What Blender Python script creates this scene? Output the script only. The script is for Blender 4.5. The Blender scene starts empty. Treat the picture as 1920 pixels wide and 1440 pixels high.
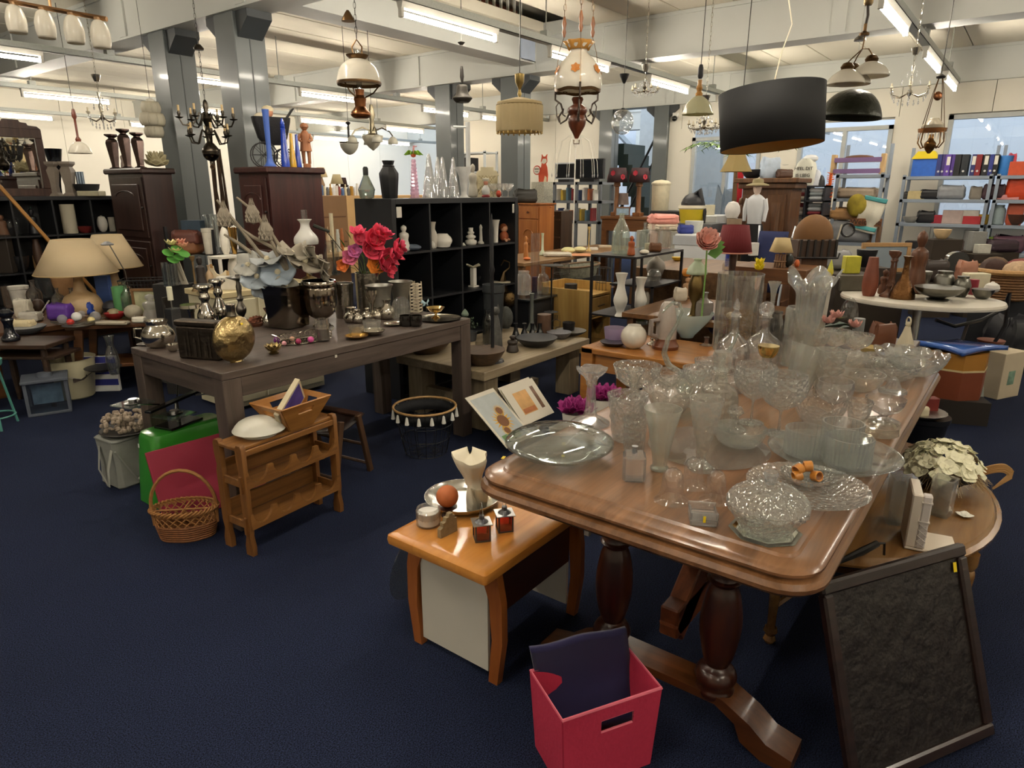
import bpy, math, random
from mathutils import Vector, Matrix
random.seed(7)
R=math.radians; pi=math.pi; cos=math.cos; sin=math.sin
SC=bpy.context.scene
COL=SC.collection
# ---------------------------------------------------------------- camera
F,CX,CY,H=1260.0,960.0,720.0,1.52
TH=math.atan(363/1260.0); CT,ST=cos(TH),sin(TH)
FW=Vector((cos(R(37.2)),sin(R(37.2)),0)); RT=Vector((FW.y,-FW.x,0))
YAW=R(37.2)-pi/2
cam=bpy.data.objects.new('camera',bpy.data.cameras.new('camera')); COL.objects.link(cam)
cam.location=(0,0,H); cam.rotation_euler=(pi/2-TH,0,YAW)
cam.data.sensor_width=36; cam.data.lens=36*F/1920; cam.data.clip_end=200; cam.data.clip_start=.05
SC.camera=cam
# ---------------------------------------------------------------- world / view
w=bpy.data.worlds.new('world'); SC.world=w; w.use_nodes=True
w.node_tree.nodes['Background'].inputs[0].default_value=(.75,.86,1,1)
w.node_tree.nodes['Background'].inputs[1].default_value=1.6
vs=SC.view_settings; vs.view_transform='Standard'; vs.look='None'; vs.gamma=1; vs.use_curve_mapping=False
vs.exposure=0.6
TUBE_POWER=85.0
cy=SC.cycles
cy.use_denoising=True; cy.max_bounces=14; cy.transparent_max_bounces=24; cy.transmission_bounces=14; cy.glossy_bounces=4; cy.diffuse_bounces=3
cy.caustics_reflective=False; cy.caustics_refractive=False; cy.sample_clamp_indirect=6; cy.use_adaptive_sampling=True; cy.adaptive_threshold=.04
# ---------------------------------------------------------------- pixel -> place
def ray(px,py):
    a=(px-CX)/F; b=(CY-py)/F
    d=RT*a+FW*(CT+b*ST); d.z=-ST+b*CT
    return d
def P(px,py,z):                       # where the pixel meets the level z
    d=ray(px,py); k=(z-H)/d.z
    return Vector((d.x*k,d.y*k,z))
def PU(px,py,u):
    d=ray(px,py); k=u/d.x; return Vector((u,d.y*k,H+d.z*k))
def PV(px,py,v):
    d=ray(px,py); k=v/d.y; return Vector((d.x*k,v,H+d.z*k))
def PD(px,py,dist):                   # at a horizontal distance ahead
    d=ray(px,py); k=dist/(d.x*FW.x+d.y*FW.y); return Vector((d.x*k,d.y*k,H+d.z*k))
def dep(p): return (p.x*FW.x+p.y*FW.y)*CT-(p.z-H)*ST
def zat(p,py):                        # height above p seen at row py
    y=p.x*FW.x+p.y*FW.y; k=(CY-py)/F
    return H+y*(k*CT-ST)/(CT+k*ST)
def hd(p):
    v=Vector((p.x,p.y,0)); return v.normalized()
# ---------------------------------------------------------------- materials
def lin(h):
    if not isinstance(h,str): return tuple(h)[:3]
    h=h.lstrip('#'); o=[]
    for i in (0,2,4):
        c=int(h[i:i+2],16)/255; o.append(c/12.92 if c<=.04045 else ((c+.055)/1.055)**2.4)
    return tuple(o)
MC={}
def newmat(key):
    m=bpy.data.materials.new(key); m.use_nodes=True
    return m,m.node_tree.nodes,m.node_tree.links,m.node_tree.nodes['Principled BSDF']
def C(h,rough=.55,metal=0.0,bump=0,alpha=1,var=.06,scale=9,spec=.5,coat=0,sheen=0,trans=0,stretch=(1,1,1)):
    """painted / moulded / cloth surface with a little procedural unevenness"""
    k=('C',h,rough,metal,bump,alpha,var,scale,spec,coat,sheen,trans,stretch)
    if k in MC: return MC[k]
    m,N,Lk,b=newmat('surface_'+str(h).strip('#')); c=lin(h)
    b.inputs['Roughness'].default_value=rough; b.inputs['Metallic'].default_value=metal
    b.inputs['Specular IOR Level'].default_value=spec
    if coat: b.inputs['Coat Weight'].default_value=coat; b.inputs['Coat Roughness'].default_value=.08
    if sheen: b.inputs['Sheen Weight'].default_value=sheen
    if trans: b.inputs['Transmission Weight'].default_value=trans
    tc=N.new('ShaderNodeTexCoord'); mp=N.new('ShaderNodeMapping'); mp.inputs['Scale'].default_value=stretch
    Lk.new(tc.outputs['Object'],mp.inputs['Vector'])
    nz=N.new('ShaderNodeTexNoise'); nz.inputs['Scale'].default_value=scale; nz.inputs['Detail'].default_value=3
    Lk.new(mp.outputs[0],nz.inputs['Vector'])
    mx=N.new('ShaderNodeMix'); mx.data_type='RGBA'
    mx.inputs[6].default_value=tuple(x*(1-var*2) for x in c)+(1,); mx.inputs[7].default_value=tuple(min(1,x*(1+var*2)) for x in c)+(1,)
    Lk.new(nz.outputs[0],mx.inputs[0]); Lk.new(mx.outputs[2],b.inputs['Base Color'])
    if bump:
        bp=N.new('ShaderNodeBump'); bp.inputs['Strength'].default_value=bump; bp.inputs['Distance'].default_value=.01
        Lk.new(nz.outputs[0],bp.inputs['Height']); Lk.new(bp.outputs[0],b.inputs['Normal'])
    if alpha<1: b.inputs['Alpha'].default_value=alpha
    MC[k]=m; return m
def WOOD(a,bc,rough=.4,axis='x',scale=3.0,coat=0.0,bump=.05):
    k=('W',a,bc,rough,axis,scale,coat,bump)
    if k in MC: return MC[k]
    m,N,Lk,b=newmat('wood_'+a.strip('#')); b.inputs['Roughness'].default_value=rough
    if coat: b.inputs['Coat Weight'].default_value=coat; b.inputs['Coat Roughness'].default_value=.12
    tc=N.new('ShaderNodeTexCoord'); mp=N.new('ShaderNodeMapping')
    mp.inputs['Scale'].default_value={'x':(.6,9,9),'y':(9,.6,9),'z':(9,9,.6)}[axis]
    Lk.new(tc.outputs['Object'],mp.inputs['Vector'])
    n1=N.new('ShaderNodeTexNoise'); n1.inputs['Scale'].default_value=scale; n1.inputs['Detail'].default_value=5; n1.inputs['Roughness'].default_value=.65; n1.inputs['Distortion'].default_value=.6
    Lk.new(mp.outputs[0],n1.inputs['Vector'])
    cr=N.new('ShaderNodeValToRGB'); cr.color_ramp.elements[0].position=.34; cr.color_ramp.elements[1].position=.68
    cr.color_ramp.elements[0].color=lin(a)+(1,); cr.color_ramp.elements[1].color=lin(bc)+(1,)
    Lk.new(n1.outputs[0],cr.inputs[0]); Lk.new(cr.outputs[0],b.inputs['Base Color'])
    bp=N.new('ShaderNodeBump'); bp.inputs['Strength'].default_value=bump; bp.inputs['Distance'].default_value=.004
    Lk.new(n1.outputs[0],bp.inputs['Height']); Lk.new(bp.outputs[0],b.inputs['Normal'])
    MC[k]=m; return m
def GLASS(h='#f4f6f2',refr=.55,rough=.02,tint=.93,milk=None,facet=0):
    """clear glass: part refracting, part straight-through, with pale scatter for pressed ware and for the lamp light glass catches"""
    k=('G',h,refr,rough,tint,milk,facet)
    if k in MC: return MC[k]
    m,N,Lk,b=newmat('glass_'+h.strip('#')); N.remove(b); out=N['Material Output']; c=tuple(x**.28 for x in lin(h))
    if milk is None: milk=.015+.17*max(0,refr-.3)  # white mixed into the colour imitates ceiling light caught by the glass
    g=N.new('ShaderNodeBsdfGlass'); g.inputs['IOR'].default_value=1.45; g.inputs['Roughness'].default_value=rough; g.inputs['Color'].default_value=c+(1,)
    t=N.new('ShaderNodeBsdfTransparent'); t.inputs['Color'].default_value=c+(1,)
    gl=N.new('ShaderNodeBsdfGlossy'); gl.inputs['Roughness'].default_value=rough+.01
    fr=N.new('ShaderNodeFresnel'); ge=N.new('ShaderNodeNewGeometry'); ma=N.new('ShaderNodeMath'); ma.operation='MULTIPLY_ADD'; ma.inputs[1].default_value=-1.526; ma.inputs[2].default_value=2.05
    Lk.new(ge.outputs['Backfacing'],ma.inputs[0]); Lk.new(ma.outputs[0],fr.inputs['IOR'])
    m1=N.new('ShaderNodeMixShader'); Lk.new(fr.outputs[0],m1.inputs[0]); Lk.new(t.outputs[0],m1.inputs[1]); Lk.new(gl.outputs[0],m1.inputs[2])
    m2=N.new('ShaderNodeMixShader'); m2.inputs[0].default_value=refr*.5; Lk.new(m1.outputs[0],m2.inputs[1]); Lk.new(g.outputs[0],m2.inputs[2])
    tl=N.new('ShaderNodeBsdfTranslucent'); tl.inputs[0].default_value=tuple(min(1,x**.6) for x in c)+(1,)
    df=N.new('ShaderNodeBsdfDiffuse'); df.inputs[0].default_value=tuple(min(1,x**.6) for x in c)+(1,)
    m3=N.new('ShaderNodeMixShader'); m3.inputs[0].default_value=.5; Lk.new(tl.outputs[0],m3.inputs[1]); Lk.new(df.outputs[0],m3.inputs[2])
    m4=N.new('ShaderNodeMixShader'); m4.inputs[0].default_value=milk; Lk.new(m2.outputs[0],m4.inputs[1]); Lk.new(m3.outputs[0],m4.inputs[2])
    Lk.new(m4.outputs[0],out.inputs[0])
    if facet:
        tc=N.new('ShaderNodeTexCoord'); vo=N.new('ShaderNodeTexVoronoi'); vo.inputs['Scale'].default_value=facet; bp=N.new('ShaderNodeBump'); bp.inputs['Strength'].default_value=.9; bp.inputs['Distance'].default_value=.006
        Lk.new(tc.outputs['Object'],vo.inputs['Vector']); Lk.new(vo.outputs['Distance'],bp.inputs['Height'])
        for n in (g,gl,fr,df,tl): Lk.new(bp.outputs[0],n.inputs['Normal'])
    MC[k]=m; return m
def METAL(h='#c9c6bf',rough=.18,bump=0,scale=20):
    return C(h,rough,1.0,bump=bump,var=.08,scale=scale)
def EMIT(h,s):
    k=('E',h,s)
    if k in MC: return MC[k]
    m,N,Lk,b=newmat('lamp_light'); b.inputs['Base Color'].default_value=lin(h)+(1,); b.inputs['Emission Color'].default_value=lin(h)+(1,); b.inputs['Emission Strength'].default_value=s
    MC[k]=m; return m
def SHADE(h,trans=.35,rough=.8):
    """lamp shade cloth or milk glass: lets some light through"""
    k=('S',h,trans,rough)
    if k in MC: return MC[k]
    m,N,Lk,b=newmat('shade_'+h.strip('#')); out=N['Material Output']; c=lin(h)
    b.inputs['Base Color'].default_value=c+(1,); b.inputs['Roughness'].default_value=rough
    t=N.new('ShaderNodeBsdfTranslucent'); t.inputs[0].default_value=c+(1,)
    mx=N.new('ShaderNodeMixShader'); mx.inputs[0].default_value=trans
    Lk.new(b.outputs[0],mx.inputs[1]); Lk.new(t.outputs[0],mx.inputs[2]); Lk.new(mx.outputs[0],out.inputs[0]); MC[k]=m; return m
# ---------------------------------------------------------------- meshes
class MB:
    def __init__(s): s.v=[]; s.f=[]
    def add(s,vs,fs,M=None):
        n=len(s.v)
        s.v+=[tuple(M@Vector(p)) if M is not None else tuple(p) for p in vs]
        s.f+=[tuple(i+n for i in f) for f in fs]; return s
    def box(s,x0,x1,y0,y1,z0,z1,b=0,M=None):
        if x1<x0:x0,x1=x1,x0
        if y1<y0:y0,y1=y1,y0
        if z1<z0:z0,z1=z1,z0
        if b<=0:
            vs=[(x,y,z) for z in(z0,z1) for y in(y0,y1) for x in(x0,x1)]
            return s.add(vs,[(0,2,3,1),(4,5,7,6),(0,1,5,4),(2,6,7,3),(0,4,6,2),(1,3,7,5)],M)
        b=min(b,(x1-x0)*.49,(y1-y0)*.49,(z1-z0)*.49)
        vs=[];ix={}
        for i in(0,1):
            for j in(0,1):
                for k in(0,1):
                    X=(x0,x1)[i];Y=(y0,y1)[j];Z=(z0,z1)[k];a,bb,c=(1-2*i)*b,(1-2*j)*b,(1-2*k)*b
                    for ax,p in enumerate(((X,Y+bb,Z+c),(X+a,Y,Z+c),(X+a,Y+bb,Z))):
                        ix[i,j,k,ax]=len(vs);vs.append(p)
        fs=[]
        def q(l,flip): fs.append(tuple(l[::-1]) if flip else tuple(l))
        for i in(0,1):
            q([ix[i,0,0,0],ix[i,1,0,0],ix[i,1,1,0],ix[i,0,1,0]],i==0)
            q([ix[0,i,0,1],ix[0,i,1,1],ix[1,i,1,1],ix[1,i,0,1]],i==0)
            q([ix[0,0,i,2],ix[1,0,i,2],ix[1,1,i,2],ix[0,1,i,2]],i==0)
            for j in(0,1):
                q([ix[i,j,0,0],ix[i,j,1,0],ix[i,j,1,1],ix[i,j,0,1]],(i+j)%2==1)
                q([ix[i,0,j,0],ix[i,1,j,0],ix[i,1,j,2],ix[i,0,j,2]],(i+j)%2==0)
                q([ix[0,i,j,1],ix[1,i,j,1],ix[1,i,j,2],ix[0,i,j,2]],(i+j)%2==1)
                for k in(0,1): q([ix[i,j,k,0],ix[i,j,k,1],ix[i,j,k,2]],(i+j+k)%2==0)
        return s.add(vs,fs,M)
    def lat(s,prof,seg=24,M=None,mod=None,a0=0,a1=2*pi,sq=0,cap=True):
        vs=[];fs=[];full=abs(a1-a0-2*pi)<1e-6; n=seg if full else seg+1; m=len(prof)
        for i,(r,z) in enumerate(prof):
            for j in range(n):
                t=a0+(a1-a0)*j/seg; rr,zz=(mod(t,i/(m-1),r,z) if mod else (r,z))
                if sq: rr*=1/max(abs(cos(t)),abs(sin(t)))**sq
                vs.append((rr*cos(t),rr*sin(t),zz))
        for i in range(m-1):
            for j in range(seg):
                a=i*n+j;b=i*n+(j+1)%n
                fs.append((a,b,b+n,a+n))
        if full and cap:
            if prof[0][0]>1e-4: fs.append(tuple(range(n-1,-1,-1)))
            if prof[-1][0]>1e-4: fs.append(tuple((m-1)*n+j for j in range(n)))
        return s.add(vs,fs,M)
    def tube(s,pts,r,seg=6,closed=False,M=None,flat=1.0):
        pts=[Vector(p) for p in pts]; n=len(pts); vs=[];fs=[]; up=None
        for i,p in enumerate(pts):
            if closed: d=pts[(i+1)%n]-pts[i-1]
            else: d=pts[min(i+1,n-1)]-pts[max(i-1,0)]
            if d.length<1e-9: d=Vector((0,0,1))
            d.normalize()
            if up is None:
                up=Vector((0,0,1)) if abs(d.z)<.9 else Vector((1,0,0))
            a=d.cross(up)
            if a.length<1e-6: a=d.cross(Vector((.3,1,.2)))
            a.normalize(); up=a.cross(d).normalized()
            rr=r[i] if isinstance(r,(list,tuple)) else r
            for j in range(seg):
                t=2*pi*j/seg; vs.append(p+a*(rr*cos(t))+up*(rr*flat*sin(t)))
        for i in range(n if closed else n-1):
            for j in range(seg):
                a=i*seg+j;b=i*seg+(j+1)%seg;c=((i+1)%n)*seg
                fs.append((a,b,c+(j+1)%seg,c+j))
        if not closed: fs.append(tuple(range(seg-1,-1,-1))); fs.append(tuple((n-1)*seg+j for j in range(seg)))
        return s.add(vs,fs,M)
    def pri(s,poly,z0,z1,M=None):
        n=len(poly); vs=[(x,y,z0) for x,y in poly]+[(x,y,z1) for x,y in poly]
        fs=[tuple(range(n-1,-1,-1)),tuple(range(n,2*n))]+[(i,(i+1)%n,(i+1)%n+n,i+n) for i in range(n)]
        return s.add(vs,fs,M)
    def ball(s,c=(0,0,0),r=1,seg=14,M=None,mod=None):
        if not isinstance(r,(tuple,list)): r=(r,r,r)
        n=max(4,seg//2); pr=[(max(1e-5,sin(pi*i/n)),-cos(pi*i/n)) for i in range(n+1)]
        T=Matrix.Translation(c)@Matrix.Diagonal((r[0],r[1],r[2],1))
        return s.lat(pr,seg,(M@T if M is not None else T),mod)
    def grid(s,fn,nu,nv,M=None,cu=False):
        vs=[fn(i/nu,j/nv) for i in range(nu+(0 if cu else 1)) for j in range(nv+1)]; fs=[]; w=nv+1; k=nu if cu else nu+1
        for i in range(nu):
            for j in range(nv):
                a=i*w+j;b=((i+1)%k)*w+j; fs.append((a,b,b+1,a+1))
        return s.add(vs,fs,M)
    def obj(s,name,mat,parent=None,loc=None,rz=0,rot=None,smooth=35,label=None,cat=None,group=None,kind=None,solid=0):
        me=bpy.data.meshes.new(name); me.from_pydata(s.v,[],s.f); me.update()
        if smooth:
            me.shade_smooth(); me.set_sharp_from_angle(angle=R(smooth))
        me.materials.append(mat)
        o=bpy.data.objects.new(name,me); COL.objects.link(o)
        if parent is not None: o.parent=parent
        if loc is not None: o.location=loc
        if rot is not None: o.rotation_euler=rot
        elif rz: o.rotation_euler=(0,0,rz)
        if label: o['label']=label
        if cat: o['category']=cat
        if group: o['group']=group
        if kind: o['kind']=kind
        if solid:
            md=o.modifiers.new('thick','SOLIDIFY'); md.thickness=solid; md.offset=0
        return o
def T(name,label,cat,loc,rz=0,group=None,rot=None):
    o=bpy.data.objects.new(name,None); COL.objects.link(o); o.empty_display_size=.05
    o.location=loc; o.rotation_euler=rot if rot else (0,0,rz); o['label']=label; o['category']=cat
    if group: o['group']=group
    return o
def dup(o,loc=None,rz=None,label=None,group=None,parent=None,scale=None):
    c=o.copy(); COL.objects.link(c); c.parent=parent
    if loc is not None: c.location=loc
    if rz is not None: c.rotation_euler=(o.rotation_euler[0],o.rotation_euler[1],rz)
    if label: c['label']=label
    if group: c['group']=group
    if scale: c.scale=(scale,)*3
    for ch in o.children: dup(ch,parent=c)
    return c
def TR(x,y,z): return Matrix.Translation((x,y,z))
def RX(a): return Matrix.Rotation(R(a),4,'X')
def RY(a): return Matrix.Rotation(R(a),4,'Y')
def RZ(a): return Matrix.Rotation(R(a),4,'Z')
# normalised profiles: (radius share, height share) from foot to rim
PR=dict(
 cyl=[(.96,0),(1,.03),(1,1)], tumbler=[(.8,0),(.84,.03),(1,1)], bowl=[(.42,0),(.5,.03),(.74,.3),(.92,.65),(1,1)],
 plate=[(.55,0),(.6,.1),(.78,.35),(.97,.85),(1,1)], vase=[(.55,0),(.6,.03),(.88,.3),(1,.55),(.8,.8),(.6,.9),(.68,1)],
 trumpet=[(.62,0),(.58,.03),(.34,.12),(.3,.3),(.36,.6),(.55,.82),(1,1)], flare=[(.6,0),(.58,.05),(.62,.4),(.75,.8),(1,1)],
 ball=[(.35,0),(.55,.04),(.85,.22),(1,.5),(.85,.78),(.55,.95),(.5,1)], bottle=[(.9,0),(1,.04),(1,.55),(.85,.66),(.4,.75),(.28,.8),(.28,.95),(.36,.97),(.36,1)],
 goblet=[(.62,0),(.6,.015),(.12,.05),(.07,.12),(.07,.38),(.3,.44),(.75,.56),(1,.75),(.95,1)],
 coupe=[(.5,0),(.48,.02),(.1,.06),(.08,.4),(.3,.46),(.75,.62),(.95,.85),(1,1)],
 stick=[(1,0),(.95,.04),(.5,.1),(.22,.18),(.34,.24),(.18,.32),(.26,.5),(.16,.72),(.3,.78),(.2,.84),(.55,.92),(.6,1)],
 ufo=[(.42,0),(.5,.02),(.8,.2),(.97,.42),(1,.5),(.97,.6),(.8,.78),(.55,.93),(.4,1)],
 drum=[(.86,0),(.93,.5),(1,1)], cone=[(1,0),(.5,1)], pot=[(.7,0),(.75,.04),(.92,.85),(1,.87),(1,1)],
 urn=[(.55,0),(.5,.05),(.3,.14),(.62,.25),(.9,.45),(.95,.75),(.9,.88),(1,.92),(1,1)], egg=[(.3,0),(.7,.1),(.96,.35),(1,.5),(.9,.72),(.6,.92),(.01,1)],
 sphere=[(.25,0),(.6,.1),(.87,.25),(1,.5),(.87,.75),(.5,.93),(.01,1)], dome=[(1,0),(.98,.2),(.86,.5),(.6,.8),(.3,.96),(.01,1)],
 pepper=[(.9,0),(1,.03),(.95,.12),(.6,.25),(.5,.5),(.7,.64),(.55,.7),(.75,.76),(.85,.86),(.5,.95),(.2,.97),(.2,1)],
 jar=[(.9,0),(1,.05),(1,.7),(.86,.82),(.7,.88),(.74,1)], bell=[(1,0),(.96,.02),(.75,.14),(.62,.4),(.58,.7),(.42,.88),(.15,.95),(.14,1)],
 wasp=[(.8,0),(.75,.03),(.5,.12),(.85,.3),(1,.42),(.8,.6),(.5,.75),(.55,.85),(.85,1)])
def vessel(prof,t,tb=None):
    """outer profile plus an inner wall"""
    tb=tb or t*1.6; inn=[]
    z0=prof[0][1]
    for r,z in reversed(prof):
        if z>z0+tb: inn.append((max(r-t,.002),z))
    if not inn: return prof
    inn.append((max(inn[-1][0]*.85,.002),z0+tb)); inn.append((.0005,z0+tb))
    return prof+inn
def flute(n,a,h0=0,h1=1,scal=0,ns=None):
    def f(t,k,r,z): return r*(1+a*cos(n*t)),z
    return f
SUNK=.0006
def fit(px,yb,yt,wpx,z,prof):
    """size and place of a turned thing from its foot row, top row and width"""
    mr=max(r for r,h in prof); rb=prof[0][0]/mr; rt=prof[-1][0]/mr
    c=P(px,yb,z)
    for _ in range(4):
        rad=wpx*.5*dep(c)/F; c0=P(px,yb,z); c=c0+hd(c0)*(rb*rad)
    q=c+hd(c)*(rt*rad*(1 if yt>357 else 0))
    return c,rad/mr,max(.004,zat(q,yt)-z)
def L(name,label,cat,px,yb,yt,wpx,z,prof,mat,wall=0,seg=28,mod=None,group=None,parent=None,tilt=None,fine=0,sq=0,lift=0,rz=0,cap=True):
    """one turned thing, standing at level z, sized from the photograph"""
    pr=PR[prof] if isinstance(prof,str) else prof
    c,rad,h=fit(px,yb,yt,wpx,z,pr)
    pts=[(max(r*rad,1e-5),k*h) for r,k in pr]
    if fine: pts=smo(pts,fine)
    if wall: pts=vessel(pts,wall)
    m=MB().lat(pts,seg,mod=mod(rad,h) if mod else None,sq=sq,cap=cap)
    o=m.obj(name,mat,loc=(c.x,c.y,z+lift),label=label,cat=cat,group=group,rz=rz)
    if tilt: o.rotation_euler=tilt
    o['hh']=h; o['rr']=rad
    return o
def smo(p,n):
    """Catmull-Rom refinement of a profile"""
    out=[]
    for i in range(len(p)-1):
        p0=p[max(i-1,0)];p1=p[i];p2=p[i+1];p3=p[min(i+2,len(p)-1)]
        for k in range(n):
            t=k/n; f=lambda a,b,c,d:.5*((2*b)+(-a+c)*t+(2*a-5*b+4*c-d)*t*t+(-a+3*b-3*c+d)*t**3)
            out.append((max(1e-5,f(p0[0],p1[0],p2[0],p3[0])),f(p0[1],p1[1],p2[1],p3[1])))
    out.append(p[-1]);
    return [(r,max(p[0][1],z)) for r,z in out]
def ribs(n,a,k0=0,k1=1):
    return lambda rad,h:(lambda t,k,r,z:(r*(1+a*cos(n*t)) if k0<=k<=k1 else r,z))
def scallop(n,a,hz=.25,b=0,rib=0):
    """wavy rim"""
    def mk(rad,h):
        def f(t,k,r,z):
            s=max(0,(z/h-(1-hz))/hz) if h else 0
            return r*(1+b*s*abs(cos(n*t/2))+rib*cos(n*t)),z+a*h*s*(abs(cos(n*t/2))-.6)
        return f
    return mk
def cut(n,m,a,k0=.0,k1=1):
    """diamond cutting pressed into the wall"""
    def mk(rad,h):
        def f(t,k,r,z):
            q=z/h
            if q<k0 or q>k1: return r,z
            return r*(1+a*(abs(((n*t/(2*pi)+m*q)%1)-.5)+abs(((n*t/(2*pi)-m*q)%1)-.5)-.5)),z
        return f
    return mk
def ring(r,n=24,z=0,a0=0,a1=2*pi): return [(r*cos(a0+(a1-a0)*i/n),r*sin(a0+(a1-a0)*i/n),z) for i in range(n+(0 if abs(a1-a0-2*pi)<1e-6 else 1))]
def struct(o,nm=None):
    o['kind']='structure'; return o
def sticker(parent,loc,rot=(0,0,0),col='#f2d21c',s=(.016,.009)):
    m=MB().box(-s[0]/2,s[0]/2,-s[1]/2,s[1]/2,0,.0006)
    o=m.obj('price_sticker',C(col,.5,var=.02),parent,loc=loc,rot=rot); o['label']='small yellow price sticker' if col=='#f2d21c' else 'small pale price sticker'; return o

PR['figure']=[(.8,0),(1,.06),(.85,.3),(.7,.42),(.85,.58),(.75,.68),(.3,.74),(.5,.84),(.45,.94),(.05,1)]
PR['shade']=[(1,0),(.55,1)]; PR['shade2']=[(1,0),(.8,1)]; PR['pyr']=[(1,0),(.95,.03),(.25,.93),(.1,1)]; PR['book']=None
PR['jug']=[(.6,0),(.75,.05),(1,.35),(.8,.6),(.5,.72),(.6,.9),(.75,1)]; PR['stackv']=[(.8,0),(1,.1),(.95,.25),(.5,.33),(.85,.42),(.8,.52),(.4,.6),(.6,.68),(.6,.75),(.4,.8),(.45,1)]
PR['teapot']=[(.5,0),(.85,.15),(1,.4),(.85,.7),(.5,.85),(.3,.9),(.15,1)]; PR['obelisk']=[(1,0),(1,.08),(.7,.12),(.6,.2),(.5,.7),(.6,.8),(.1,1)]
PR['tall']=[(.9,0),(1,.03),(.75,.1),(.35,.25),(.3,.85),(.45,1)]; PR['lampbase']=[(.8,0),(.9,.05),(.4,.12),(.9,.4),(.8,.65),(.3,.8),(.2,1)]
def at(px,yb,z=None,u=None,v=None):
    if u is not None: c=PU(px,yb,u)
    elif v is not None: c=PV(px,yb,v)
    else: return P(px,yb,z)
    if z is not None: c.z=z
    return c
def I(kind,name,label,cat,px,yb,yt,w,col,z=None,u=None,v=None,mat=None,group=None,wall=0,depth=None,rz=None,seg=20,fine=0,mod=None,sq=0,rough=.5):
    """small thing placed on a level, or against a known shelf plane"""
    c=at(px,yb,z,u,v); zz=c.z+SUNK
    m_=mat or C(col,rough,var=.1,scale=20); W=w*dep(c)/F
    if u is None and v is None: c=c+hd(c)*(W*.4)
    h=max(.006,zat(c,yt)-zz)
    ang=YAW if rz is None else R(rz)
    if kind in('box','soft','frame'):
        d=depth or W*.6
        if kind=='box': m=MB().box(-W/2,W/2,-d/2,d/2,0,h,min(.004,h*.1))
        elif kind=='soft':
            n=7
            m=loft([[(x*(1+.05*sin(7*i+3*k)),y*(1+.06*cos(5*i)),h*zk+.1*h*sin(3*i)*(zk>.3)) for i,(x,y) in enumerate(rrect(-W/2,W/2,-d/2,d/2,min(W,d)*.28,o_*min(W,d)))] for k,(o_,zk) in enumerate(((-.12,0),(0,.15),(.02,.35),(-.02,.5),(.01,.65),(-.04,.85),(-.16,1)))])
        else:
            b=max(.006,W*.08); t=T(name,label,cat,(c.x,c.y,zz),ang,group)
            for x0,x1,y0,y1 in((-W/2,W/2,0,b),(-W/2,W/2,h-b,h),(-W/2,-W/2+b,b,h-b),(W/2-b,W/2,b,h-b)): MB().box(x0,x1,-.012,.012,y0,y1,.002).obj('frame_rail',m_,t)
            MB().box(-W/2+b,W/2-b,-.004,.006,b,h-b).obj('picture',depth if isinstance(depth,bpy.types.Material) else C('#8fa6b8',.4,var=.6,scale=14),t); return t
        return m.obj(name,m_,loc=(c.x,c.y,zz),rz=ang,label=label,cat=cat,group=group,smooth=30 if kind!='soft' else 60)
    pr=PR[kind] if isinstance(kind,str) else kind
    mr=max(r for r,_ in pr); pts=[(max(1e-5,r*W*.5/mr),k*h) for r,k in pr]
    if fine: pts=smo(pts,fine)
    if wall: pts=vessel(pts,wall)
    o=MB().lat(pts,seg,mod=mod(W/2,h) if mod else None,sq=sq).obj(name,m_,loc=(c.x,c.y,zz),rz=ang if sq else 0,label=label,cat=cat,group=group); o['hh']=h; o['rr']=W/2; return o
# ================================================================ the room
ZB,ZC=2.99,3.44          # underside of beams, ceiling
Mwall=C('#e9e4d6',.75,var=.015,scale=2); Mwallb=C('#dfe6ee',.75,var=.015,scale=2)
Mceil=C('#ddd6c4',.85,var=.03,scale=3); Mbeam=C('#c9cbc6',.55,var=.03,scale=2); Msteel=C('#5d6363',.42,var=.05,scale=3,coat=.2)
Mgalv=METAL('#a9aca8',.42,.15,60)
def carpet():
    m,N,Lk,b=newmat('carpet'); b.inputs['Roughness'].default_value=.95; b.inputs['Specular IOR Level'].default_value=.15
    tc=N.new('ShaderNodeTexCoord'); nz=N.new('ShaderNodeTexNoise'); nz.inputs['Scale'].default_value=260; nz.inputs['Detail'].default_value=2
    n2=N.new('ShaderNodeTexNoise'); n2.inputs['Scale'].default_value=1.6; n2.inputs['Detail'].default_value=4
    Lk.new(tc.outputs['Object'],nz.inputs['Vector']); Lk.new(tc.outputs['Object'],n2.inputs['Vector'])
    cr=N.new('ShaderNodeValToRGB'); cr.color_ramp.elements[0].position=.36; cr.color_ramp.elements[1].position=.7
    cr.color_ramp.elements[0].color=lin('#080c18')+(1,); cr.color_ramp.elements[1].color=lin('#323c5c')+(1,)
    Lk.new(nz.outputs[0],cr.inputs[0])
    mx=N.new('ShaderNodeMix'); mx.data_type='RGBA'; mx.blend_type='MULTIPLY'; mx.inputs[0].default_value=.35
    Lk.new(cr.outputs[0],mx.inputs[6]); Lk.new(n2.outputs[0],mx.inputs[7]); Lk.new(mx.outputs[2],b.inputs['Base Color'])
    bp=N.new('ShaderNodeBump'); bp.inputs['Strength'].default_value=.6; bp.inputs['Distance'].default_value=.004
    Lk.new(nz.outputs[0],bp.inputs['Height']); Lk.new(bp.outputs[0],b.inputs['Normal']); return m
struct(MB().box(-5,21,-5,17,-.1,0).obj('floor',carpet(),smooth=0))
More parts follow.
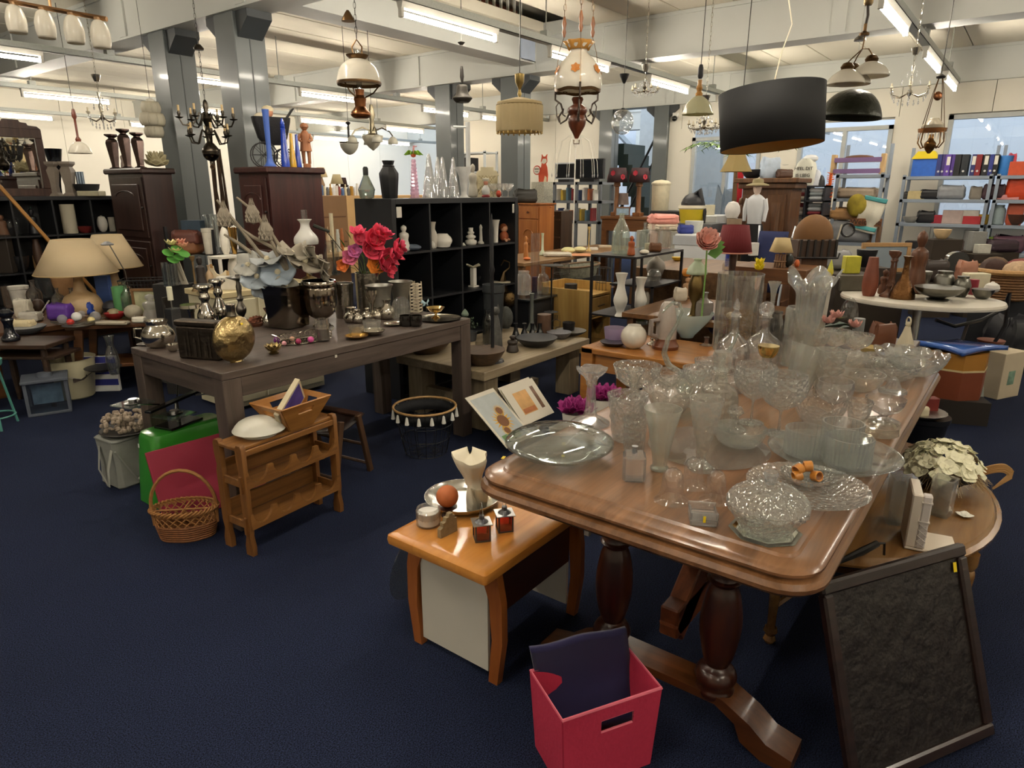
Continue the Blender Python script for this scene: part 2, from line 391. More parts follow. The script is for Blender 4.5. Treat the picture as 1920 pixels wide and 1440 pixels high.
# ceiling of concrete slabs between the beams
ceil=struct(MB().box(-5,12.3,-5,17,ZC+.37,ZC+.45).obj('ceiling',Mceil,smooth=0))
roof=struct(MB().box(12.3,20.6,-5,-4.9,ZC,ZC+.45).obj('roof_open',Mbeam,smooth=0))  # unglazed open roof, added so daylight brightens the adjoining hall
for i in range(19): MB().box(12.3,20.6,-4+i*1.15,-3.92+i*1.15,ZC,ZC+.12).obj('open_roof_bar',Mbeam,roof,smooth=0)
slab=None; bays=[(-5,-.75),(-.45,3.6),(3.9,7.75),(8.05,12)]
for (a,b) in bays:
    me=None
    for i in range(36):
        v0=-5+i*.61
        if a==3.9 and v0>4.2 and v0+.61<5.6: continue          # opening to the floor above
        m=MB().box(0,b-a,.006,.604,0,.12,.006)
        if me is None:
            o=m.obj('slab',Mceil,ceil,loc=(a,v0,ZC),smooth=0); me=o.data
        else:
            o=bpy.data.objects.new('slab',me); COL.objects.link(o); o.parent=ceil; o.location=(a,v0,ZC)
# beams across
for k,u in enumerate((-.75,3.6,7.75,12.0,16.2)):
    m=MB().box(u,u+.3,-5,17,ZB,ZB+.02).box(u+.012,u+.288,-5,17,ZB+.021,ZC+.12).box(u-.01,u+.31,-5,17,ZC-.04,ZC-.002)
    for v in (-1,1.8,4.5,5.5,7.6,10.6): m.box(u-.006,u+.02,v,v+.14,ZB+.02,ZC-.04)
    struct(m.obj('beam',Mbeam,smooth=0))
# edge beam and brick parapet round the opening
struct(MB().box(3.9,7.75,5.52,5.8,ZB+.12,ZC+.06).box(3.9,7.75,5.5,5.82,ZB+.1,ZB+.13).box(3.9,7.75,5.5,5.82,ZC+.04,ZC+.07).obj('beam',Mbeam,smooth=0))
par=struct(MB().box(3.9,7.75,5.86,5.9,ZC+.06,ZC+.36).obj('wall_parapet',C('#6e5a4a',.9,var=.1),smooth=0))
bm_=MB().box(0,.2,0,.03,0,.055,.003).obj('brick',C('#8a4b36',.85,var=.15,scale=14),par,loc=(3.9,5.835,ZC+.07)); bcol=[C('#8a4b36',.85,var=.15,scale=14),C('#6b3428',.85,var=.15,scale=14),C('#a5654a',.85,var=.15,scale=14)]
for r in range(4):
    for i in range(18):
        if r==0 and i==0: continue
        o=bm_.copy(); COL.objects.link(o); o.location=(3.9+i*.212+(r%2)*.1,5.835,ZC+.07+r*.066)
bars=struct(MB().box(3.9,7.7,5.62,5.65,ZC+.07,ZC+.085).obj('trim_railing',C('#dcdcd4',.5)))
for i in range(28): MB().box(3.95+i*.135,3.972+i*.135,5.62,5.65,ZC+.085,ZC+.36).obj('railing_bar',C('#dcdcd4',.5),bars)
struct(MB().box(7.44,7.74,5.5,5.515,ZB+.12,ZC).obj('trim_plate',C('#b9c6dc',.4)))
# columns
def column(u,v,s=.3,rec=1):
    m=MB().box(u,u+s,v-s/2,v+s/2,0,ZB,.006)
    o=m.obj('column',Msteel); struct(o)
    MB().box(u+s*.47,u+s*.5,v-s/2-.004,v+s/2+.004,0,ZB-.01).obj('seam',C('#474c4c',.5),o)
    for d in (-1,1):
        MB().pri([(0,0),(.17*d,0),(.17*d,-.06),(0,-.2)][::d],0,s*.8,Matrix.Translation((u+s*.1,v+d*s/2,ZB-.001))@Matrix(((0,0,1,0),(1,0,0,0),(0,1,0,0),(0,0,0,1)))).obj('bracket',C('#3c4043',.5),o,smooth=0)
for u,v in ((3.62,5.88),(3.62,7.07),(7.8,5.97),(7.8,7.2),(12.0,5.72),(12.0,6.86)): column(u,v,.3 if u<12 else .28)
# right wall with openings
WU=12.08
rw=struct(MB().box(WU+.1,WU+.16,-5,5.3,2.56,ZC).obj('wall_right',Mwall,smooth=0))
def panels(par,axis,c,lo,hi,z0,z1,step,mat,t=.1):
    x=lo
    while x<hi-.01:
        e=min(x+step,hi)
        b=(c,c+t,x+.004,e-.004) if axis=='u' else (x+.004,e-.004,c,c+t)
        MB().box(*b,z0,z1).obj('panel',mat,par,smooth=0); x=e
panels(rw,'u',WU,-5,5.72,2.58,ZB+.02,1.15,Mwall)
for lo,hi in ((5.12,5.72),(3.3,3.9),(1.25,1.95),(-5,-1.2)): panels(rw,'u',WU,lo,hi,0,2.58,1.2,Mwall)
panels(rw,'u',WU,1.95,3.3,0,1.5,1.2,Mwall); panels(rw,'u',WU,-1.2,1.25,0,1.0,1.2,Mwall)
panels(rw,'u',WU,6.86,10.4,0,2.99,1.2,Mwall)
panels(rw,'u',WU,10.4,11.2,2.3,2.99,1.2,Mwall)
# stair well between the two far columns
st=struct(MB().box(WU+2.4,WU+2.45,5.3,7.4,0,3.4).obj('wall_stairwell',C('#c9ced0',.7)))
stair=struct(MB().box(WU+.05,WU+.1,6.72,6.74,0,.02).obj('trim_stair',C('#2b3b36',.5)))
for i in range(12):
    MB().box(WU+.3,WU+1.2,5.55+i*.1,5.85+i*.1,.0+i*.2,.2+i*.2).obj('step',C('#20302c',.6),stair,smooth=0)
hr=T('stair_handrail','black steel handrail sloping up the stairs between the far columns','handrail',(WU+.2,6.85,0))
MB().tube([(0,0,.75),(0,-1.05,2.75)],.022,6).obj('top_rail',C('#17191b',.4),hr)
MB().tube([(0,0,.35),(0,-1.05,2.35)],.018,6).obj('lower_rail',C('#17191b',.4),hr)
for k in (.1,.55,.95): MB().tube([(0,-1.05*k,max(0,.35+2*k-.7)),(0,-1.05*k,.75+2*k)],.018,6).obj('baluster',C('#17191b',.4),hr)
MB().box(-.05,.05,-.05,.05,0,.75).obj('newel_post',C('#17191b',.4),hr)
# windows in the right wall
Mfr=C('#b9bdbc',.45); Mpane=GLASS('#e8f0f4',.05,.0,.97)
def window(name,v0,v1,z0,z1,div,t=.06):
    w=MB()
    w.box(WU-.02,WU+.08,v0,v0+t,z0,z1).box(WU-.02,WU+.08,v1-t,v1,z0,z1).box(WU-.02,WU+.08,v0,v1,z0,z0+t).box(WU-.02,WU+.08,v0,v1,z1-t,z1)
    for d in div: w.box(WU-.015,WU+.075,d-t/2,d+t/2,z0,z1)
    o=struct(w.obj(name,Mfr,smooth=0)); e=[v0]+list(div)+[v1]
    for a,b in zip(e,e[1:]): MB().box(WU+.03,WU+.036,a+.02,b-.02,z0+.02,z1-.02).obj('pane',Mpane,o,smooth=0)
window('window_1',3.9,5.12,.02,2.42,(4.5,)); window('window_2',1.95,3.3,1.5,2.47,(2.62,)); window('window_3',-1.2,1.25,1.0,2.56,())
# adjoining hall
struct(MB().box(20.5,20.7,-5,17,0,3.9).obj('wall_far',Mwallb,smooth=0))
bw=struct(MB().box(-5,21,16.6,16.7,0,3.9).obj('wall_back',Mwall,smooth=0)); panels(bw,'v',16.52,-5,20.4,0,3.44,1.25,Mwall,.06)
struct(MB().box(-5.1,-5,-5,17,0,3.9).obj('wall_behind',Mwall,smooth=0)); struct(MB().box(-5,21,-5.1,-5,0,3.9).obj('wall_near',Mwall,smooth=0))
struct(MB().box(20.3,20.36,10.2,10.5,0,3.4).box(20.3,20.36,13,13.25,0,3.4).obj('column',C('#d9ddd8',.6),smooth=0))
for i,(a,b) in enumerate((((20.2,15.5,3.2),(20.2,12.2,1.0)),((20.2,8.6,1.0),(20.2,11.0,3.2)))): struct(MB().tube([a,b],.09,4).obj('trim_brace',C('#8f979c',.5)))
# cable trays with fluorescent battens
Mtube=EMIT('#fff4e2',TUBE_POWER); Mwhite=C('#e6e4da',.5,var=.02)
RAILZ=2.86
def rail(v,u0,u1):
    o=struct(MB().box(u0,u1,v-.035,v-.03,RAILZ,RAILZ+.06).box(u0,u1,v+.03,v+.035,RAILZ,RAILZ+.06).box(u0,u1,v-.035,v+.035,RAILZ,RAILZ+.005).obj('trim_cable_tray',Mgalv,smooth=0))
    u=u0+.4
    while u<u1:
        MB().tube([(u,v,RAILZ+.05),(u,v,ZC)],.006,5).obj('hanger_rod',Mgalv,o)
        MB().box(u-.04,u+.04,v-.04,v+.04,RAILZ+.055,RAILZ+.11).obj('hanger_clip',Mgalv,o,smooth=0); u+=2.1
tubeproto=None
def batten(u,v,lab,ln=1.15):
    global tubeproto
    if tubeproto is None:
        t=T('fluorescent_light',lab,'light',(u,v,RAILZ),0,'fluorescent lights on the cable trays'); tubeproto=t
        MB().pri([(-.032,0),(.032,0),(.02,-.045),(-.02,-.045)][::-1],0,ln,Matrix(((0,0,1,0),(1,0,0,0),(0,1,0,0),(0,0,0,1)))).obj('housing',Mwhite,t,smooth=0)
        MB().lat([(.018,.03),(.018,ln-.03)],8,Matrix(((0,0,1,0),(0,1,0,0),(1,0,0,-.085),(0,0,0,1)))).obj('tube',Mtube,t)
        for x in (.0,ln-.03): MB().box(x,x+.03,-.02,.02,-.107,-.04,.004).obj('end_cap',Mwhite,t)
    else: dup(tubeproto,(u,v,RAILZ),label=lab)
rail(1.13,-3,11.1); rail(4.0,-3,11.8); rail(8.25,1.2,12.6); rail(11.35,1.5,14); rail(14.75,2,16.5); rail(-1.8,-3,11); rail(2.2,12.6,19); rail(0,12.6,19); rail(4.5,12.6,19)
LT={1.13:'fluorescent batten on the tray that runs towards the binder shelving',4.0:'fluorescent batten on the tray passing the floral pendant',8.25:'fluorescent batten on the tray just behind the steel columns',11.35:'fluorescent batten on the tray crossing the crystal chandelier by the mirror',14.75:'fluorescent batten on the tray closest to the white back wall',-1.8:'fluorescent batten on the tray beside the window wall'}
for v,us in ((1.13,(-2.6,-.3,2.0,5.78,8.09,9.85)),(4.0,(-2.6,-.3,1.7,3.9,5.86,8.0,10.2)),(8.25,(1.9,4.3,6.1,8.45,9.95)),(11.35,(3.85,6.1,8.35,10.5,12.6)),(14.75,(4.3,6.8,9,11.2,13.4)),(-1.8,(-2.2,.2,2.7,5.6,8))):
    for u in us: batten(u,v,LT[v])
for u,v in ((14,2.2),(16.5,2.2),(15,0),(15,4.5),(17,4.5)): batten(u,v,'fluorescent batten in the bluish hall beyond the windows')
# ================================================================ foreground: mahogany table
def rrect(x0,x1,y0,y1,r,off,n=6):
    x0-=off;x1+=off;y0-=off;y1+=off;r=max(.004,r+off);o=[]
    for cx,cy,a in((x1-r,y1-r,0),(x0+r,y1-r,90),(x0+r,y0+r,180),(x1-r,y0+r,270)):
        for i in range(n+1): o.append((cx+r*cos(R(a+90*i/n)),cy+r*sin(R(a+90*i/n))))
    return o
def loft(rings,capb=True,capt=True):
    n=len(rings[0]);vs=[p for r in rings for p in r];fs=[]
    for i in range(len(rings)-1):
        for j in range(n): a=i*n+j;b=i*n+(j+1)%n; fs.append((a,b,b+n,a+n))
    if capb: fs.append(tuple(range(n-1,-1,-1)))
    if capt: fs.append(tuple((len(rings)-1)*n+j for j in range(n)))
    return MB().add(vs,fs)
ZT=.77
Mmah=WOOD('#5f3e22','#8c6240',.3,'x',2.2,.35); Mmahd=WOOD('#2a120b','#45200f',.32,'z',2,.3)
bt=T('banquet_table','long mahogany table with moulded edge crowded with crystal glassware','table',(0,0,0))
prof=[(-.06,.695),(-.03,.695),(.0,.70),(.013,.712),(.014,.722),(.006,.733),(-.006,.737),(-.004,.741),(.002,.746),(.002,.752),(-.006,.759),(-.016,.7625),(-.05,.7635),(-.056,.7695),(-.062,ZT)]
loft([[(x,y,z) for x,y in rrect(1.32,3.53,.236,1.142,.09,o)] for o,z in prof]).obj('tabletop',Mmah,bt,smooth=25)
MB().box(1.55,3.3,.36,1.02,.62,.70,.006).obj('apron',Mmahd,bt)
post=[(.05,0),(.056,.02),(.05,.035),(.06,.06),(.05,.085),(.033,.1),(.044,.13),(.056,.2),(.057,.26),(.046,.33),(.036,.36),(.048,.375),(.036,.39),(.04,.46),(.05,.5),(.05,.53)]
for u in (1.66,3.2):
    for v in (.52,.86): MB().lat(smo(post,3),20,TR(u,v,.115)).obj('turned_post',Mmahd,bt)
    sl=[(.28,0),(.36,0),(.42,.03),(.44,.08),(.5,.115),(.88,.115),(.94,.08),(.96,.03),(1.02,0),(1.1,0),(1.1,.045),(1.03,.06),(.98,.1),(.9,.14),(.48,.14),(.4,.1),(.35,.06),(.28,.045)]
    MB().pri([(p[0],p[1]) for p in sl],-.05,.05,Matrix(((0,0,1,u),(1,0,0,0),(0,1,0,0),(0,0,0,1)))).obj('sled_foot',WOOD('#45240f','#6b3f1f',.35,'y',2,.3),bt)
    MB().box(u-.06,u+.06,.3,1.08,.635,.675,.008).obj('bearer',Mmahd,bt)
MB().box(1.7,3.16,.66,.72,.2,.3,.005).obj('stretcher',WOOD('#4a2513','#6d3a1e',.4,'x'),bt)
MB().box(-.35,.35,-.03,.03,-.05,.05,.005,TR(2.0,.69,.42)@RY(-38)).obj('brace',WOOD('#5a2d16','#7d4524',.4,'x'),bt)
sticker(bt,P(944,858,ZT+.0005),(0,0,R(20)),s=(.02,.009))
G1=GLASS('#f6f7f2',.6,.02,.93,None,70); G2=GLASS('#f8f6ea',.7,.03,.95,None,45); G3=GLASS('#f5f5f0',.8,.05,.96); GC=GLASS('#ffffff',.35,.0,.97); GY=GLASS('#f2ead0',.6,.02,.95); GG=GLASS('#cfe4da',.6,.01,.93)
Z=ZT+SUNK
o=L('bowl_vase','wide flattened clear glass bowl vase at the corner of the mahogany table','vase',1048,869,790,203,Z,'ufo',GLASS('#e6f1ec',.35,.0,.96),wall=.003,seg=48,fine=3)
sticker(o,(-.01,-.02,.004),(0,0,.6))
# flower-topped candlestick
o=L('glass_candlestick','tall glass candlestick with petal-shaped cup and dotted foot','candlestick',1106,806,684,74,Z,[(1,0),(.98,.03),(.7,.09),(.38,.14),(.32,.2),(.3,.24),(.27,.26),(.24,.5),(.2,.7),(.27,.72),(.25,.77),(.4,.86),(.6,.92),(.74,1)],GLASS('#f2f2f2',.7,.03),seg=36,mod=scallop(7,.05,.14,.08))
o=L('footed_fruit_bowl','wide shallow cut glass bowl with ridged rim','bowl',1192,750,674,90,Z,[(.4,0),(.38,.05),(.14,.12),(.14,.3),(.5,.4),(.86,.62),(.96,.9),(1,1)],G2,wall=.003,seg=40,mod=cut(14,2,.05,.4,.9))
L('trumpet_vase','slender fluted glass trumpet vase before the cut bowl','vase',1184,800,687,38,Z,'trumpet',G2,wall=.002,seg=40,mod=ribs(10,.05),fine=2)
L('cut_vase','diamond-cut crystal vase with tapered sides','vase',1173,832,728,76,Z,[(.62,0),(.66,.03),(.74,.2),(.8,.5),(.9,.8),(1,.97),(.98,1)],G1,wall=.005,seg=48,mod=cut(9,4,.14,.05,.9),fine=3)
L('cut_beaker','short cut crystal beaker behind the square glass block','tumbler',1188,848,776,46,Z,'tumbler',G1,wall=.004,seg=40,mod=cut(8,3,.14),fine=3)
L('pressed_vase','milky pressed glass vase with star pattern and ridged foot','vase',1236,886,755,70,Z,[(.5,0),(.5,.03),(.4,.07),(.4,.12),(.48,.3),(.7,.65),(.88,.88),(1,1)],GLASS('#eef0dd',.85,.06,.95),wall=.003,seg=48,mod=cut(10,5,.07,.15,.95),fine=3)
c=P(1187,905,Z); c+=hd(c)*.025
t=T('glass_block_holder','square clear crystal block candle holder with metal pin','candle holder',(c.x,c.y,Z),R(30))
MB().box(-.03,.03,-.03,.03,0,.075,.007).obj('block',GLASS('#f6fafa',.9,.0),t); MB().lat([(.008,.0752),(.006,.09),(.009,.095)],10).obj('pin',METAL('#b8bcc2',.2),t)
L('petal_bowl','glass bowl with big scalloped petal rim behind the pressed vase','bowl',1254,785,712,104,Z,[(.4,0),(.42,.05),(.6,.3),(.82,.7),(1,1)],G2,wall=.003,seg=56,mod=scallop(8,.22,.45,.04),fine=3)
# square decanter
c,rad,h=fit(1342,812,652,62,Z,[(1,0),(1,1)])
t=T('square_decanter','patterned glass decanter with square faceted stopper','decanter',(c.x,c.y,Z),R(40))
MB().lat(vessel([(.9*rad,0),(rad,.01),(rad,h*.42),(rad*.9,h*.52),(rad*.4,h*.6),(rad*.34,h*.7),(rad*.5,h*.72)],.004),40,mod=lambda t,k,r,z:(r*(1+.03*cos(16*t)),z),sq=.5).obj('body',G2,t)
MB().lat([(rad*.25,h*.68),(rad*.34,h*.74),(rad*.5,h*.78),(rad*.55,h*.95),(rad*.48,h)],8,sq=.3).obj('stopper',GLASS('#f6f6e6',.8,.02),t,smooth=20)
L('parfait_glass','footed glass parfait cup with diamond pressed sides','glass',1314,889,738,62,Z,[(.8,0),(.78,.02),(.35,.1),(.2,.17),(.3,.24),(.6,.5),(.85,.78),(1,1)],G2,wall=.003,seg=48,mod=cut(12,6,.06,.25,.95),fine=3)
# platter with bowl
L('round_platter','very large flat clear glass platter lying under other glasses','plate',1325,868,806,222,Z,[(.7,0),(.72,.05),(.93,.25),(1,1)],GC,wall=.003,seg=56)
L('glass_bowl','thick low clear glass bowl sitting on the large glass platter','bowl',1384,842,786,98,Z+.006,[(.6,0),(.68,.04),(.85,.3),(.97,.8),(1,1)],GLASS('#f0f6ee',.6),wall=.006,seg=48)
L('crystal_ornament','faceted crystal stand standing inside the low glass bowl','ornament',1375,815,760,46,Z+.016,[(.9,0),(1,.1),(.4,.3),(.3,.6),(.7,.8),(.5,1)],G1,seg=9)
for i,(px,yb,yt,wd,lb) in enumerate(((1258,952,874,66,'clear glass bell jar at the table front beside the square tealight'),(1297,922,854,56,'clear glass bell jar standing behind two others'),(1339,950,878,58,'clear glass bell jar close to the covered candy dish'))):
    L('glass_bell',lb,'bell jar',px,yb,yt,wd,Z,'bell',GC,seg=36,fine=3,cap=False,group='three clear glass bells')
c=P(1316,986,Z); c+=hd(c)*.026
t=T('square_tealight','low square clear glass tealight holder with a yellow tag','candle holder',(c.x,c.y,Z),R(28))
m=MB().box(-.032,.032,-.032,.032,0,.016,.004)
for sx in(-1,1): m.box(sx*.032,sx*.024,-.032,.032,.016,.036,.002).box(-.024,.024,sx*.032,sx*.026,.016,.03,.002)
m.obj('body',GLASS('#f6f8f4',.8,.0),t); sticker(t,(-.0325,0,.02),(0,-pi/2,0),s=(.016,.006))
# mirror tile and candy dish
c=P(1432,1012,Z);
t=T('mirror_tile','octagonal chamfered mirror tile under the covered crystal dish','mirror',(c.x,c.y,Z)); c0=c+hd(c)*.045; t.location=(c0.x,c0.y,Z)
MB().lat([(.079,0),(.081,.002),(.073,.005)],8,RZ(22.5)).obj('glass_edge',GLASS('#cfe6d8',.6),t,smooth=10); MB().lat([(.071,.0045),(.071,.0055)],8,RZ(22.5)).obj('mirror_face',METAL('#dfe6e0',.03),t,smooth=10)
zz=Z+.0062
c=c0; rad=150*.5*dep(c)/F*.97;
t=T('candy_dish','round covered crystal candy dish with domed lid and cut knob','dish',(c.x,c.y,zz))
MB().lat(vessel([(.05,0),(.058,.004),(.066,.02),(rad*.93,.045),(rad,.05),(rad,.062)],.004),56,mod=lambda tt,k,r,z:(r*(1+.02*cos(28*tt)),z)).obj('bowl',G1,t)
MB().lat([(rad,.063),(rad*1.01,.066),(rad*.9,.082),(rad*.66,.097),(rad*.34,.108),(.014,.112)],64,mod=lambda tt,k,r,z:(r*(1+.018*cos(32*tt)*(k<.8)),z+.0015*cos(32*tt+k*30))).obj('lid',G1,t)
MB().lat([(.011,.1115),(.013,.122),(.017,.135),(.014,.14)],12).obj('knob',GLASS('#f0f2f4',.9),t,smooth=20)
# scalloped plate, small bowl, napkin rings
L('scalloped_plate','large round glass plate with beaded scalloped rim holding a little bowl','plate',1508,950,870,214,Z,[(.5,0),(.52,.1),(.8,.45),(.97,.9),(1,1)],G1,wall=.004,seg=96,mod=scallop(32,.1,.3,.02))
c,rad,h=fit(1509,906,868,92,Z+.012,PR['bowl'])
L('salt_bowl','small clear glass bowl full of wooden napkin rings','bowl',1509,912,870,92,Z+.0045,'bowl',G1,wall=.003,seg=40,mod=cut(14,2,.05,.1,.8),fine=2)
for i,(px,py,dz,a,b) in enumerate(((1495,892,.013,40,10),(1531,893,.013,-35,15),(1497,880,.029,70,-20),(1515,874,.036,15,60))):
    q=P(px,py,Z+dz+.012)
    MB().lat([(.0125,-.011),(.0145,-.009),(.0145,.009),(.0125,.011),(.0105,.009),(.0105,-.009),(.0125,-.011)],20,cap=False).obj('napkin_ring',WOOD('#b06a24','#d2913f',.3,'z',3,.3),loc=q,rot=(R(75),R(b),R(a)),label='polished orange wooden napkin ring piled in the small glass bowl',cat='napkin ring',group='napkin rings in the bowl')
# oval platter with ribbed tumblers
o=L('oval_platter','frosted oval glass platter carrying three ribbed tumblers','platter',1556,892,808,232,Z,[(.7,0),(.72,.1),(.9,.6),(1,1)],GLASS('#dfe9e6',.5,.08,.94),wall=.004,seg=56)
for px,yb,yt,wd,lb in ((1507,862,792,76,'ribbed straight glass tumbler near the wooden napkin rings'),(1585,884,806,82,'ribbed straight glass tumbler at the rim of the frosted platter'),(1574,850,781,72,'ribbed straight glass tumbler partly hidden by two others')):
    L('ribbed_tumbler',lb,'glass',px,yb,yt,wd,Z+.0055,'cyl',GLASS('#eef4ef',.6),wall=.004,seg=90,mod=ribs(30,.018),group='ribbed tumblers on the frosted platter')
L('wine_goblet','big crystal wine goblet with cut bowl, behind its twin','goblet',1407,800,676,74,Z,'goblet',G1,wall=.0018,seg=48,mod=ribs(24,.02,.3,.75),fine=3,group='cut wine goblets')
L('wine_goblet','big crystal wine goblet with cut bowl, before its twin','goblet',1458,822,692,84,Z,'goblet',G1,wall=.0018,seg=48,mod=ribs(24,.02,.3,.75),fine=3,group='cut wine goblets')
L('leaning_vase','wide frosted glass vase tipped to one side among the goblets','vase',1490,742,640,72,Z,[(.55,0),(.6,.05),(.75,.5),(.95,.9),(1,1)],GLASS('#eef0e4',.7,.08,.95),wall=.003,seg=40,tilt=(R(9),R(14),0),mod=ribs(12,.02))
c=P(1547,748,Z); c+=hd(c)*.03
t=T('cross_cut_vase','square crystal vase with crossed line cutting','vase',(c.x,c.y,Z),R(35)); hh=zat(c,655)-Z
MB().lat(vessel([(.036,0),(.038,.004),(.041,hh*.5),(.044,hh)],.005),32,sq=.8).obj('body',G2,t)
m=MB()
for f in range(4):
    for k in range(3):
        for sg in(-1,1): m.tube([(.043,sg*(-.034),hh*(.1+.28*k)),(.045,sg*.034,hh*(.35+.28*k))],.0012,4,M=RZ(90*f))
m.obj('cut_lines',G3,t)
L('heart_glass','small crystal wine glass with looping cut lines','glass',1557,795,706,64,Z,'goblet',GC,wall=.0018,seg=36,fine=3)
L('nut_bowl','oval crystal bowl with wavy rim between goblet and tumblers','bowl',1532,802,742,92,Z,'bowl',G1,wall=.003,seg=48,mod=scallop(6,.2,.4,.03),fine=2)
L('amber_ashtray','round faintly amber glass ashtray near the table edge','ashtray',1645,822,786,70,Z,[(.95,0),(1,.1),(.98,.8),(1,1)],GY,wall=.009,seg=40)
L('dessert_bowl','footed clear glass dessert bowl with wavy saucer foot','bowl',1653,800,737,70,Z,[(.85,0),(.8,.08),(.3,.2),(.25,.32),(.7,.5),(.92,.75),(1,1)],GC,wall=.0025,seg=40,mod=scallop(10,.0,.3,.0,.015),fine=2)
L('cut_cup','small crystal cup with cut diamonds beside the dessert bowl','cup',1606,798,745,46,Z,'bowl',G1,wall=.003,seg=36,mod=cut(8,2,.12),fine=2)
L('lemon_squeezer','ribbed glass lemon squeezer with pointed cone','squeezer',1672,742,706,46,Z,[(1,0),(1,.2),(.86,.24),(.6,.3),(.45,.6),(.2,.9),(.02,1)],GLASS('#eaf0f2',.8),seg=48,mod=ribs(12,.06))
for i,(px,yb,yt,wd,lb) in enumerate(((1610,735,690,84,'low cut crystal bowl ringed by others near the table end'),(1668,716,672,96,'low crystal bowl full of sparkling facets'),(1600,700,662,70,'crystal sugar bowl behind the squat cut bowls'),(1655,690,660,80,'shallow crystal dish beside the frilled bowls'),(1575,728,695,60,'crystal jam dish beside the crossed square vase'))):
    L('crystal_bowl',lb,'bowl',px,yb,yt,wd,Z,'bowl',G1 if i%2 else GLASS('#f6efe0',.7,.02,.96),wall=.004,seg=48,mod=cut(9,2,.12,.05,.95),fine=2,group='low crystal bowls')
L('frilled_bowl','pressed glass bowl with frilled rim at the far table corner','bowl',1712,706,652,106,Z,'bowl',GLASS('#eef0ea',.7,.04),wall=.003,seg=60,mod=scallop(11,.16,.3,.03,.012),fine=2)
L('frilled_bowl','glass bowl with honeycomb frilled rim tucked behind its neighbour','bowl',1690,682,646,100,Z,'bowl',GLASS('#f2f2ee',.7,.04),wall=.003,seg=60,mod=scallop(9,.16,.3,.03,.012),fine=2)
for px,yb,yt,wd,lb in ((1515,690,616,62,'shallow fluted glass coupe bowl beside the silver spoon rest'),(1561,676,614,52,'fluted glass coupe between two wider ones'),(1601,680,621,56,'fluted glass coupe near the cream wire lantern'),(1585,715,655,66,'patterned glass coupe before the fluted coupes'),(1638,700,668,54,'low glass sherbet dish beside the frilled bowls')):
    L('glass_coupe',lb,'glass',px,yb,yt,wd,Z,'coupe',G2,wall=.002,seg=48,mod=ribs(16,.02,.25,.8),fine=2,group='fluted glass coupes')
# round decanters
def decanter(lb,px,yb,yt,wd,stop,gold=0,mt=None):
    c,rad,h=fit(px,yb,yt,wd,Z,[(1,0),(1,1)])
    t=T('glass_decanter',lb,'decanter',(c.x,c.y,Z),0,'decanters on the mahogany table')
    MB().lat(vessel(smo([(.75*rad,0),(.85*rad,.004),(rad,h*.22),(rad*.85,h*.38),(rad*.35,h*.5),(rad*.25,h*.58),(rad*.27,h*.72),(rad*.36,h*.75)],3),.003),32).obj('body',mt or GC,t)
    if stop=='ball': MB().lat([(rad*.2,h*.7),(rad*.18,h*.78)],12).ball((0,0,h*.88),rad*.42,12).obj('stopper',GLASS('#ffffff',.95,.0),t)
    elif stop=='spire': MB().lat(smo([(rad*.2,h*.7),(rad*.2,h*.74),(rad*.3,h*.78),(rad*.12,h*.84),(rad*.22,h*.88),(.002,h)],3),14).obj('stopper',GLASS('#ffffff',.9,.0),t)
    else: MB().lat([(rad*.3,h*.73),(rad*.42,h*.8),(rad*.5,h*.95),(rad*.5,h)],20).obj('stopper',METAL('#d8bb72',.2),t)
    return t
decanter('clear glass decanter with a round ball stopper',1426,690,560,68,'ball')
decanter('slim glass claret jug with a pointed spire stopper and handle',1370,700,555,62,'spire')
decanter('clear round decanter with a gold-topped stopper',1432,735,640,76,'gold')
decanter('crystal decanter with a round stopper before the tall cylinder vase',1362,742,640,84,'spire')
L('storage_jar','wide clear glass jar, one of two stacked discs','jar',1490,690,572,54,Z,[(.95,0),(1,.03),(1,.45),(.94,.5),(1,.55),(1,.97),(.9,1)],GLASS('#eef2ea',.6),wall=.003,seg=40)
L('smoked_candle_jar','small grey smoked glass jar beside the ball-stoppered decanter','jar',1449,668,582,26,Z,'jar',GLASS('#8a8a84',.4),wall=.003)
# tulip goblet
L('tulip_vase','tall footed glass vase with flaring tulip petals','vase',1502,706,510,82,Z,[(.55,0),(.5,.02),(.12,.05),(.09,.1),(.09,.42),(.3,.45),(.5,.53),(.6,.72),(.66,.86),(1,1)],GLASS('#f0f2ec',.6,.02),wall=.002,seg=56,mod=scallop(5,.16,.22,.15,.0),fine=3)
# big cylinder with dried grass
c,rad,h=fit(1374,652,508,80,.62,[(1,0),(1,1)])
L('cylinder_vase','tall clear glass cylinder vase filled with dried grass and shells','vase',1376,664,508,82,Z,'cyl',GLASS('#f2f4f0',.3),wall=.003,seg=40)
c,rad,h=fit(1376,664,508,82,Z,PR['cyl'])
m=MB()
for i in range(420):
    a=random.random()*2*pi; r0=rad*.86*math.sqrt(random.random()); z0=.02+random.random()*h*.42; b=random.random()*6.3; ln=.05
    p=Vector((r0*cos(a),r0*sin(a),z0)); q=p+Vector((cos(b)*ln*.7,sin(b)*ln*.7,(random.random()-.5)*ln))
    if math.hypot(q.x,q.y)>rad*.92: q.x*=.6;q.y*=.6
    m.tube([p,(p+q)/2+Vector((.004,0,.006)),q],.0009,3)
m.obj('dried_grass',C('#8a6a3c',.9,var=.3,scale=30),loc=(c.x,c.y,Z+.004),label='tangle of dried brown grass inside the tall glass cylinder',cat='dried grass',kind='stuff')
